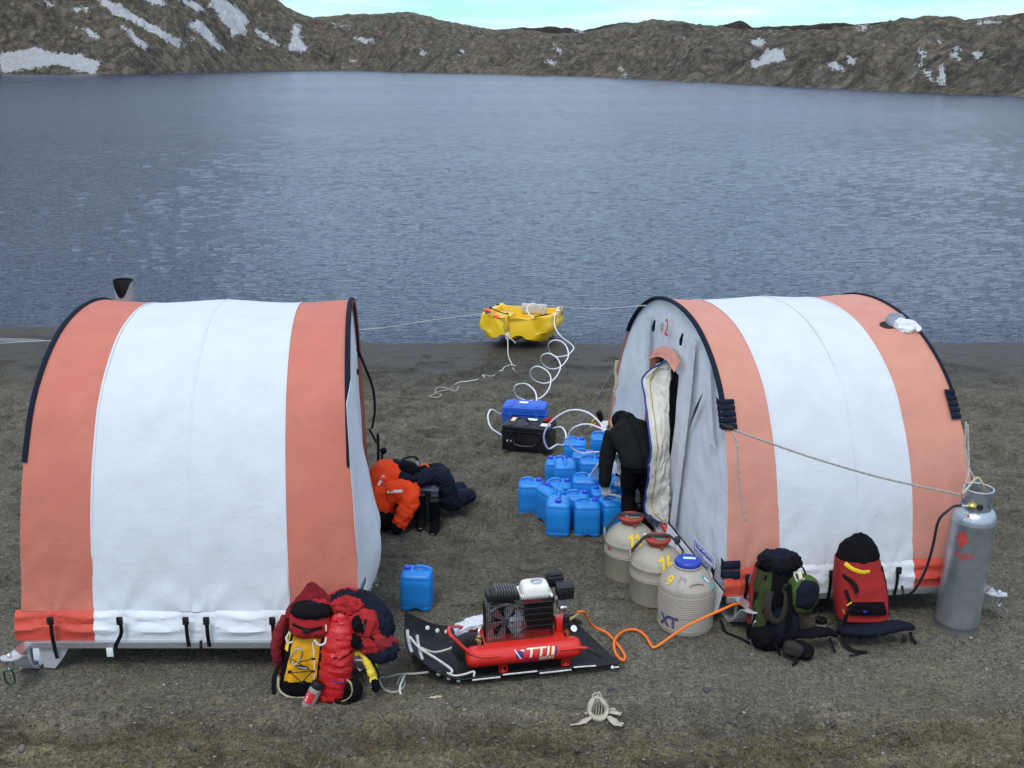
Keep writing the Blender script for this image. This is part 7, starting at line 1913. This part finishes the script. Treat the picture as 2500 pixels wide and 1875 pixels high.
# flywheel with fan spokes, belt, engine pulley
fwc = Vector((-0.115, -0.115, 0.435))
fw = mesh_obj('flywheel', xf(lathe([(0.140, -0.012), (0.152, -0.014), (0.155, 0.0), (0.152, 0.014), (0.140, 0.012), (0.140, -0.012)], 48, cap=False), Matrix.Translation(fwc) @ Matrix.Rotation(R(90), 4, 'X')), 'aluminium', comp)
for k in range(6):
    a = k * math.pi / 3 + 0.25
    def bl(u, v, a=a):
        r = 0.03 + 0.114 * u
        an = a + (v - 0.5) * (0.75 - 0.25 * u)
        return (fwc.x + r * math.cos(an), fwc.y + (v - 0.5) * 0.02, fwc.z + r * math.sin(an))
    mesh_obj('fan_blade', grid(bl, 6, 5, 0.004), 'aluminium', fw)
mesh_obj('hub', xf(lathe([(0.034, -0.014), (0.034, 0.014), (0.014, 0.016), (0.014, 0.03), (0, 0.03)], 20), Matrix.Translation(fwc) @ Matrix.Rotation(R(90), 4, 'X')), 'cast_grey', fw)
for o_ in [fw] + list(fw.children):
    for v_ in o_.data.vertices:
        v_.co.z = fwc.z + (v_.co.z - fwc.z) * 1.22; v_.co.x = fwc.x + (v_.co.x - fwc.x) * 1.05
pc_ = Vector((0.165, -0.115, 0.455))
mesh_obj('engine_pulley', xf(lathe([(0.062, -0.016), (0.062, 0.016), (0.02, 0.018), (0.02, 0.024), (0, 0.024)], 24), Matrix.Translation(pc_) @ Matrix.Rotation(R(90), 4, 'X')), 'engine_dark', comp)
mesh_obj('drive_belt', join(tube([(fwc.x + 0.06, -0.115, fwc.z + 0.148), (pc_.x + 0.02, -0.115, pc_.z + 0.064)], 0.008, 6, n=1), tube([(fwc.x + 0.06, -0.115, fwc.z - 0.148), (pc_.x + 0.02, -0.115, pc_.z - 0.064)], 0.008, 6, n=1)), 'rubber', comp)
# pump with finned head
mesh_obj('pump', join(box((-0.115, 0.02, 0.36), (0.16, 0.17, 0.19), 0.02), lathe([(0.07, 0.44), (0.07, 0.6)], 20) if False else box((-0.115, 0.02, 0.53), (0.15, 0.15, 0.16), 0.02)), 'engine_dark', comp)
for k in range(6):
    mesh_obj('cylinder_fin', box((-0.115, 0.02, 0.47 + 0.024 * k), (0.185, 0.185, 0.007), 0.002), 'engine_dark', comp)
hd_ = mesh_obj('pump_head', mv(box((0, 0, 0), (0.235, 0.16, 0.065), 0.014), -0.105, 0.0, 0.665, ry=6), 'engine_dark', comp)
for k in range(8):
    mesh_obj('head_fin', mv(box((-0.075 + 0.022 * k, 0, 0.045), (0.006, 0.14, 0.045), 0.001), -0.105, 0.0, 0.665, ry=6), 'cast_grey', hd_)
mesh_obj('intake_filter', box((-0.235, 0.0, 0.655), (0.04, 0.13, 0.075), 0.010), 'engine_dark', hd_)
# petrol engine
mesh_obj('engine_block', join(box((0.20, 0.06, 0.40), (0.22, 0.20, 0.24), 0.02), box((0.20, 0.06, 0.55), (0.24, 0.16, 0.08), 0.02)), 'engine_dark', comp)
mesh_obj('recoil_cover', box((0.13, -0.025, 0.60), (0.17, 0.05, 0.06), 0.012), 'red_plastic', comp)
ftk = mesh_obj('fuel_tank', join(box((0.16, 0.05, 0.625), (0.275, 0.225, 0.035), 0.012, 3), loft([sq_ring(0.16, 0.05, 0.635, 0.128, 0.105, 0.45, 36), sq_ring(0.16, 0.05, 0.68, 0.120, 0.098, 0.45, 36), sq_ring(0.16, 0.05, 0.715, 0.108, 0.086, 0.45, 36), sq_ring(0.16, 0.05, 0.727, 0.094, 0.073, 0.5, 36)])), 'fuel_white', comp, ang=50)
mesh_obj('fuel_cap', xf(lathe([(0.044, 0), (0.046, 0.004), (0.045, 0.020), (0.038, 0.026), (0, 0.027)], 24), Matrix.Translation((0.175, 0.045, 0.727))), 'steel', ftk)
mesh_obj('cap_grip', mv(box((0, 0, 0), (0.062, 0.010, 0.010), 0.003), 0.175, 0.045, 0.757, rz=15), 'steel', ftk)
ac_ = mesh_obj('air_cleaner', box((0.405, 0.0, 0.635), (0.135, 0.15, 0.115), 0.018, 3), 'black_plastic', comp)
mesh_obj('air_cleaner_lid', box((0.405, 0.0, 0.700), (0.142, 0.158, 0.018), 0.006), 'black_plastic', ac_)
for k in range(5):
    for s_ in (-1, 1):
        mesh_obj('louvre', box((0.405 + s_ * 0.032, -0.077, 0.600 + 0.017 * k), (0.046, 0.006, 0.006), 0.001), 'engine_dark', ac_)
mesh_obj('muffler', box((0.355, 0.155, 0.675), (0.14, 0.12, 0.11), 0.018, 3), 'engine_dark', comp)
mesh_obj('muffler_guard', box((0.355, 0.155, 0.738), (0.10, 0.08, 0.012), 0.004), 'engine_dark', comp)
cbz = mesh_obj('carburettor', join(box((0.375, -0.005, 0.52), (0.07, 0.08, 0.09), 0.012), tube([(0.33, 0.0, 0.56), (0.38, 0.0, 0.585)], 0.03, 10, n=2)), 'cast_grey', comp)
mesh_obj('plug_cap', wrinkle(sblob((0.385, -0.05, 0.475), (0.035, 0.02, 0.035)), 0.003, 30, 1), 'steel', cbz)
# handles, wheel, fittings
mesh_obj('lift_handle', tube([(-0.20, -0.300, 0.205), (-0.33, -0.300, 0.210), (-0.43, -0.285, 0.255), (-0.55, -0.26, 0.40), (-0.585, -0.22, 0.435), (-0.575, -0.12, 0.435), (-0.50, 0.02, 0.35), (-0.42, 0.10, 0.285), (-0.30, 0.16, 0.25)], 0.0145, 10, n=7), 'tank_red', comp)
gr_ = mesh_obj('tow_handle', tube([(0.30, -0.305, 0.205), (0.47, -0.305, 0.205), (0.53, -0.30, 0.19)], 0.0135, 10, n=4), 'tank_red', comp)
mesh_obj('handle_grip', tube([(0.525, -0.30, 0.192), (0.60, -0.295, 0.130), (0.655, -0.29, 0.085)], 0.020, 10, n=3), 'rubber', gr_)
gr2 = mesh_obj('tow_handle', tube([(0.35, 0.19, 0.215), (0.47, 0.19, 0.215), (0.53, 0.19, 0.20)], 0.0135, 10, n=4), 'tank_red', comp)
mesh_obj('handle_grip', tube([(0.525, 0.19, 0.202), (0.60, 0.19, 0.15)], 0.020, 10, n=3), 'rubber', gr2)
wh = mesh_obj('wheel', xf(lathe([(0.075, -0.04), (0.12, -0.045), (0.145, -0.030), (0.150, 0.0), (0.145, 0.030), (0.12, 0.045), (0.075, 0.04)], 36), Matrix.Translation((-0.40, -0.055, 0.165)) @ Matrix.Rotation(R(90), 4, 'X')), 'rubber', comp)
mesh_obj('wheel_rim', xf(lathe([(0.078, -0.030), (0.030, -0.034), (0.030, -0.046), (0, -0.046)], 24), Matrix.Translation((-0.40, -0.055, 0.165)) @ Matrix.Rotation(R(-90), 4, 'X')), 'tank_red', wh)
mesh_obj('safety_valve', join(xf(lathe([(0.016, 0), (0.016, 0.04), (0.022, 0.042), (0.022, 0.065), (0.012, 0.07), (0.012, 0.095), (0.02, 0.098), (0.02, 0.11), (0, 0.112)], 12), Matrix.Translation((-0.345, -0.205, 0.262))), tube([(-0.345, -0.205, 0.33), (-0.375, -0.205, 0.345)], 0.014, 8, n=1)), 'brass', comp)
mesh_obj('copper_pipe', tube([(-0.345, -0.205, 0.37), (-0.345, -0.19, 0.42), (-0.32, -0.16, 0.435), (-0.29, -0.1, 0.42)], 0.010, 8), 'steel', comp)
rgb_ = mesh_obj('pressure_switch', box((0.36, -0.05, 0.33), (0.09, 0.12, 0.12), 0.010), 'tank_red', comp)
mesh_obj('regulator', join(xf(lathe([(0.030, 0), (0.030, 0.07), (0.020, 0.075), (0.028, 0.085), (0.028, 0.14), (0.022, 0.146), (0, 0.147)], 16), Matrix.Translation((0.395, -0.12, 0.30)))), 'black_plastic', comp)
gg_ = mesh_obj('gauge', xf(lathe([(0.034, 0), (0.036, 0.004), (0.036, 0.026), (0.032, 0.030)], 20), Matrix.Translation((0.43, -0.17, 0.325)) @ Matrix.Rotation(R(50), 4, 'X') @ Matrix.Rotation(R(25), 4, 'Y')), 'black_plastic', comp)
mesh_obj('gauge_face', xf(lathe([(0.031, 0.0305), (0.0, 0.0305)], 20, cap=False), Matrix.Translation((0.43, -0.17, 0.325)) @ Matrix.Rotation(R(50), 4, 'X') @ Matrix.Rotation(R(25), 4, 'Y')), 'print_white', gg_)
mesh_obj('outlet', join(tube([(0.41, -0.10, 0.375), (0.47, -0.06, 0.378), (0.52, -0.02, 0.38)], [0.012, 0.014, 0.012], 8), box((0.45, -0.075, 0.376), (0.03, 0.03, 0.024), 0.004)), 'brass', comp)
mesh_obj('drain_valve', xf(lathe([(0.014, 0), (0.014, 0.06), (0.02, 0.062), (0.02, 0.085)], 10), Matrix.Translation((0.40, -0.15, 0.235))), 'brass', comp)
pbg = mesh_obj('plastic_bag', wrinkle(wrinkle(grid(lambda a, b: (-0.10 + 0.24 * a, 0.12 * b - 0.06, 0.02 * math.sin(a * 3)), 26, 14, 0.004), 0.016, 9, 4), 0.01, 26, 6), 'bag_plastic')
pbg.matrix_basis = sled.matrix_basis @ Matrix.Translation((-0.40, 0.08, 0.235)) @ Matrix.Rotation(R(-14), 4, 'Y')
tag(pbg, 'clear plastic bag lying on the rear tank of the compressor', 'plastic bag')
p2 = mesh_obj('paper_scrap', wrinkle(grid(lambda a, b: (0.06 * a, 0.02 * math.sin(a * 5), 0.16 * b), 8, 12, 0.003), 0.01, 16, 3), 'bag_plastic')
p2.matrix_basis = sled.matrix_basis @ Matrix.Translation((-0.47, -0.04, 0.10)) @ Matrix.Rotation(R(8), 4, 'Y')
tag(p2, 'small white scrap hanging behind the compressor wheel', 'scrap')

# ================================================================== penguin skeleton in front
sk = thing('penguin_skeleton', 'bleached penguin skeleton lying on the bare ground in front of the sled', 'skeleton', (0.615, 6.69, gh(0.615, 6.69) - 0.012), (R(-10), 0, R(6)))
sk.scale = (0.88, 0.88, 0.80)
def ring_fn(a, b):
    an = 2 * math.pi * a
    R0x, R0z = 0.072, 0.082
    up = max(0, math.sin(an))
    tube_r = 0.021 + 0.010 * max(0, -math.sin(an)) + 0.004 * math.sin(3 * an)
    bn_ = 2 * math.pi * b
    cx_, cz_ = R0x * math.cos(an) * (1 - 0.35 * up ** 2), R0z * math.sin(an) * (1 + 0.35 * up)
    nx_, nz_ = math.cos(an), math.sin(an)
    x = cx_ + tube_r * math.cos(bn_) * nx_
    z = cz_ + tube_r * math.cos(bn_) * nz_
    y = tube_r * 1.8 * math.sin(bn_)
    return (x, y + 0.25 * z, z * 0.92 + 0.085)
mesh_obj('rib_cage', mv(wrinkle(grid(ring_fn, 44, 16), 0.006, 26, 3), 0, 0, 0, rx=-18), 'bone', sk)
for k in range(5):
    s_ = (k - 2) * 0.022
    mesh_obj('rib', tube([(s_ - 0.02, 0.02, 0.035), (s_ - 0.006, 0.055, 0.09), (s_ * 0.5, 0.045, 0.15)], 0.0035, 6), 'bone', sk)
mesh_obj('keel', wrinkle(tube([(0.0, 0.075, 0.13), (0.01, 0.09, 0.185), (0.02, 0.085, 0.215)], [0.022, 0.018, 0.006], 10, flat=0.5), 0.004, 40, 2), 'bone', sk)
for s_ in (-1, 1):
    mesh_obj('wishbone', tube([(0.0, 0.08, 0.215), (s_ * 0.030, 0.07, 0.20), (s_ * 0.042, 0.05, 0.15), (s_ * 0.038, 0.03, 0.12)], 0.0055, 7), 'bone', sk)
def blade(pts, rs, seed): return wrinkle(tube(pts, rs, 10, flat=0.32, up=(0, 0, 1)), 0.004, 30, seed)
mesh_obj('flipper', blade([(-0.07, -0.03, 0.04), (-0.12, -0.055, 0.022), (-0.17, -0.08, 0.014), (-0.25, -0.085, 0.010)], [0.016, 0.030, 0.018, 0.006], 1), 'bone', sk)
mesh_obj('flipper', blade([(0.075, -0.04, 0.04), (0.10, -0.085, 0.024), (0.12, -0.125, 0.016), (0.155, -0.165, 0.010)], [0.020, 0.038, 0.034, 0.006], 2), 'bone', sk)
mesh_obj('leg_bone', blade([(0.08, 0.02, 0.05), (0.13, 0.02, 0.045), (0.185, 0.0, 0.04)], [0.012, 0.028, 0.026], 3), 'bone', sk)
mesh_obj('leg_bone', blade([(-0.06, 0.05, 0.05), (-0.11, 0.06, 0.035), (-0.13, 0.10, 0.03), (-0.17, 0.125, 0.015)], [0.020, 0.022, 0.012, 0.006], 4), 'bone', sk)
mesh_obj('vertebra', blob((0.125, 0.09, 0.03), (0.028, 0.016, 0.022), 0.008, 50, 3), 'bone', sk)
mesh_obj('bone_chip', blob((0.16, -0.12, 0.008), (0.018, 0.014, 0.010), 0.004, 50, 5), 'bone', sk)

# ================================================================== person bending at the shelter door
def oval_loft(spec, lat, n=22):
    """limb or trunk: spec = [(centre, half width along lat, half depth)]"""
    lat = Vector(lat).normalized()
    C = [Vector(s[0]) for s in spec]
    rings = []
    for i, (c, a, b) in enumerate(spec):
        t = (C[min(i + 1, len(C) - 1)] - C[max(i - 1, 0)]).normalized()
        l = (lat - t * lat.dot(t)).normalized(); d = t.cross(l)
        rings.append([tuple(C[i] + l * a * math.cos(2 * math.pi * k / n) + d * b * math.sin(2 * math.pi * k / n)) for k in range(n)])
    return loft(rings)
def dense(spec, n=4):
    ctr = spline([s[0] for s in spec], n)
    m = len(ctr)
    return [(ctr[i], interp(range(len(spec)), [s[1] for s in spec], i / n), interp(range(len(spec)), [s[2] for s in spec], i / n)) for i in range(m)]
def fused(vf, voxel, smooth=4):
    """melt overlapping volumes into one continuous skin"""
    me = bpy.data.meshes.new('tmp'); me.from_pydata([tuple(v) for v in vf[0]], [], [tuple(f) for f in vf[1]])
    o = bpy.data.objects.new('tmp', me); COL.objects.link(o)
    m = o.modifiers.new('r', 'REMESH'); m.mode = 'VOXEL'; m.voxel_size = voxel
    s = o.modifiers.new('s', 'SMOOTH'); s.iterations = smooth; s.factor = 0.5
    me2 = bpy.data.meshes.new_from_object(o.evaluated_get(bpy.context.evaluated_depsgraph_get()))
    r = [tuple(v.co) for v in me2.vertices], [tuple(p.vertices) for p in me2.polygons]
    bpy.data.objects.remove(o); bpy.data.meshes.remove(me); bpy.data.meshes.remove(me2)
    return r
LATV = (0.97, 0.20, 0.0)
hip, neck = Vector((1.225, 9.76, 0.80)), Vector((1.13, 10.10, 1.035))
trunk = dense([((1.235, 9.74, 0.70), 0.150, 0.115), ((1.23, 9.755, 0.80), 0.178, 0.130), ((1.205, 9.84, 0.89), 0.180, 0.125), ((1.175, 9.94, 0.965), 0.205, 0.130), ((1.15, 10.03, 1.005), 0.205, 0.115), ((1.13, 10.09, 1.03), 0.115, 0.085), ((1.11, 10.14, 1.03), 0.062, 0.060)])
legs = []
for s_ in (-1, 1):
    hx = 1.225 + s_ * 0.078
    legs.append(dense([((hx, 9.76, 0.78), 0.098, 0.105), ((hx + s_ * 0.012, 9.79, 0.60), 0.088, 0.095), ((hx + s_ * 0.012, 9.83, 0.44), 0.066, 0.072), ((hx + s_ * 0.015, 9.80, 0.28), 0.064, 0.070), ((hx + s_ * 0.018, 9.765, 0.12), 0.050, 0.055), ((hx + s_ * 0.02, 9.765, 0.06), 0.050, 0.06)]))
feet = [dense([((1.225 + s_ * 0.098, 9.70, 0.045), 0.040, 0.040), ((1.225 + s_ * 0.10, 9.78, 0.05), 0.048, 0.048), ((1.222 + s_ * 0.105, 9.88, 0.04), 0.050, 0.038), ((1.22 + s_ * 0.108, 9.95, 0.035), 0.040, 0.030)]) for s_ in (-1, 1)]
armL = dense([((1.00, 10.03, 0.985), 0.075, 0.085), ((0.965, 10.00, 0.88), 0.066, 0.070), ((0.93, 9.965, 0.745), 0.056, 0.060), ((0.915, 9.935, 0.61), 0.050, 0.054), ((0.912, 9.915, 0.505), 0.042, 0.045), ((0.912, 9.905, 0.465), 0.034, 0.032)])
armR = dense([((1.31, 9.99, 1.00), 0.075, 0.085), ((1.345, 10.02, 0.88), 0.064, 0.068), ((1.34, 10.08, 0.75), 0.055, 0.058), ((1.27, 10.16, 0.66), 0.048, 0.050), ((1.22, 10.21, 0.60), 0.036, 0.036)])
headc = Vector((1.062, 10.205, 1.015))
head = mv(sblob((0, 0, 0), (0.078, 0.098, 0.115), 0.95, 0.95, 30, 20), *headc, rx=-105, rz=28)
nose = mv(sblob((0, 0, 0), (0.016, 0.02, 0.022)), headc.x - 0.055, headc.y + 0.075, headc.z - 0.055)
jaw = mv(sblob((0, 0, 0), (0.05, 0.05, 0.05)), headc.x - 0.02, headc.y + 0.03, headc.z - 0.065)
person = thing('person', 'person in charcoal fleece and black trousers bending over the blue cans at the door', 'person', (1.22, 9.78, 0))
B = fused(join(oval_loft(trunk, LATV), *[oval_loft(l, (1, 0, 0)) for l in legs], *[oval_loft(f_, (1, 0, 0)) for f_ in feet], oval_loft(armL, (1, 0, 0)), oval_loft(armR, (1, 0, 0)), head, nose, jaw), 0.014, 5)
B = wrinkle(B, 0.006, 11, 3)
body = part('body', B, 'black_cloth', person)
body.data.materials.append(MT['skin']); body.data.materials.append(MT['hair'])
for p in body.data.polygons:
    c = p.center + Vector(person.location)
    if (c - headc).length < 0.125 and c.y > 10.155 - 0.0: p.material_index = 1
for s_ in (-1, 1):
    part('eye', mv(sblob((0, 0, 0), (0.011, 0.011, 0.011)), headc.x - 0.052 + s_ * 0.022, headc.y + 0.065 + s_ * 0.012, headc.z - 0.025), 'print_white', person, body)
part('ear', mv(wrinkle(sblob((0, 0, 0), (0.012, 0.022, 0.032)), 0.003, 60, 2), headc.x - 0.080, headc.y - 0.02, headc.z - 0.02), 'skin', person, body)
part('mouth', tube([(headc.x - 0.055, headc.y + 0.055, headc.z - 0.092), (headc.x - 0.04, headc.y + 0.07, headc.z - 0.095), (headc.x - 0.02, headc.y + 0.072, headc.z - 0.092)], 0.004, 6), 'lid_red', person, body)
def grow(sp, k, cut=None): return [(c, a + k, b + k) for c, a, b in (sp if cut is None else sp[:cut])]
tj = [t for t in grow(trunk, 0.016) if t[0].z > 0.735]
J = fused(join(oval_loft(tj, LATV), oval_loft(grow(armL, 0.014, len(armL) - 3), (1, 0, 0)), oval_loft(grow(armR, 0.014, len(armR) - 2), (1, 0, 0))), 0.013, 5)
J = wrinkle(wrinkle(J, 0.007, 9, 5), 0.003, 26, 6)
jkt = part('fleece_jacket', J, 'charcoal_cloth', person)
# seams: spine strip, yoke and hem
sp_pts = []
for i in range(3, len(trunk) - 5, 2):
    c, a, b = trunk[i]
    t = (trunk[i + 1][0] - trunk[i - 1][0]).normalized()
    up_ = (Vector((0, 0, 1)) - t * t.z).normalized()
    sp_pts.append(c + up_ * (b + 0.022) + Vector((-0.035, 0, 0)))
part('spine_strip', tube(sp_pts, 0.017, 8, flat=0.3, n=4), 'black_web', person, jkt)
yk = []
c, a, b = trunk[14]
t = (trunk[15][0] - trunk[13][0]).normalized(); up_ = (Vector((0, 0, 1)) - t * t.z).normalized(); lt = Vector(LATV).normalized()
for k in range(-5, 6):
    an = k / 5 * 1.25
    yk.append(c + lt * (a + 0.020) * math.sin(an) + up_ * (b + 0.020) * math.cos(an) - t * 0.03 * (abs(k) / 5) ** 2)
part('yoke_seam', tube(yk, 0.009, 6, flat=0.5), 'black_web', person, jkt)
part('hood_roll', sleeve_tube([(1.20, 10.08, 1.09), (1.14, 10.10, 1.125), (1.07, 10.11, 1.10)], [0.03, 0.042, 0.03], 0.006, 20, 3), 'charcoal_cloth', person, jkt)
bc_ = headc + Vector((0.022, -0.018, 0.036))
part('beanie', mv(wrinkle(sblob((0, 0, 0), (0.094, 0.105, 0.098), 0.9, 0.95, 30, 20), 0.003, 40, 2), bc_.x, bc_.y, bc_.z, rx=-60, rz=28), 'black_cloth', person)
part('hair', wrinkle(tube([(headc.x - 0.082, headc.y - 0.03, headc.z - 0.0), (headc.x - 0.088, headc.y + 0.0, headc.z - 0.03), (headc.x - 0.075, headc.y + 0.03, headc.z - 0.05)], [0.012, 0.022, 0.012], 8), 0.006, 60, 3), 'hair', person)
# gloved hand closing on the handle of the can
hx, hy, hz = 0.912, 9.903, 0.445
fing = [oval_loft(dense([((hx, hy, hz + 0.03), 0.034, 0.020), ((hx + 0.002, hy - 0.004, hz - 0.005), 0.040, 0.018), ((hx + 0.004, hy - 0.006, hz - 0.035), 0.038, 0.016)]), (1, 0, 0))]
for k in range(4):
    x = hx - 0.027 + 0.0205 * k
    ln = (0.026, 0.032, 0.030, 0.023)[k]
    fing.append(tube([(x, hy - 0.006, hz - 0.030), (x + 0.003, hy - 0.020, hz - 0.030 - ln * 0.7), (x + 0.004, hy - 0.010, hz - 0.030 - ln * 1.4), (x + 0.004, hy + 0.010, hz - 0.030 - ln * 1.5)], [0.0095, 0.0092, 0.0088, 0.0075], 8, n=4))
fing.append(tube([(hx + 0.034, hy - 0.004, hz - 0.002), (hx + 0.052, hy - 0.012, hz - 0.022), (hx + 0.050, hy - 0.010, hz - 0.050)], [0.012, 0.011, 0.009], 8, n=4))
part('hand', fused(join(*fing), 0.005, 2), 'glove_grey', person)
part('cuff', tube([(0.912, 9.908, 0.505), (0.912, 9.905, 0.472)], 0.046, 14, n=2), 'charcoal_cloth', person)
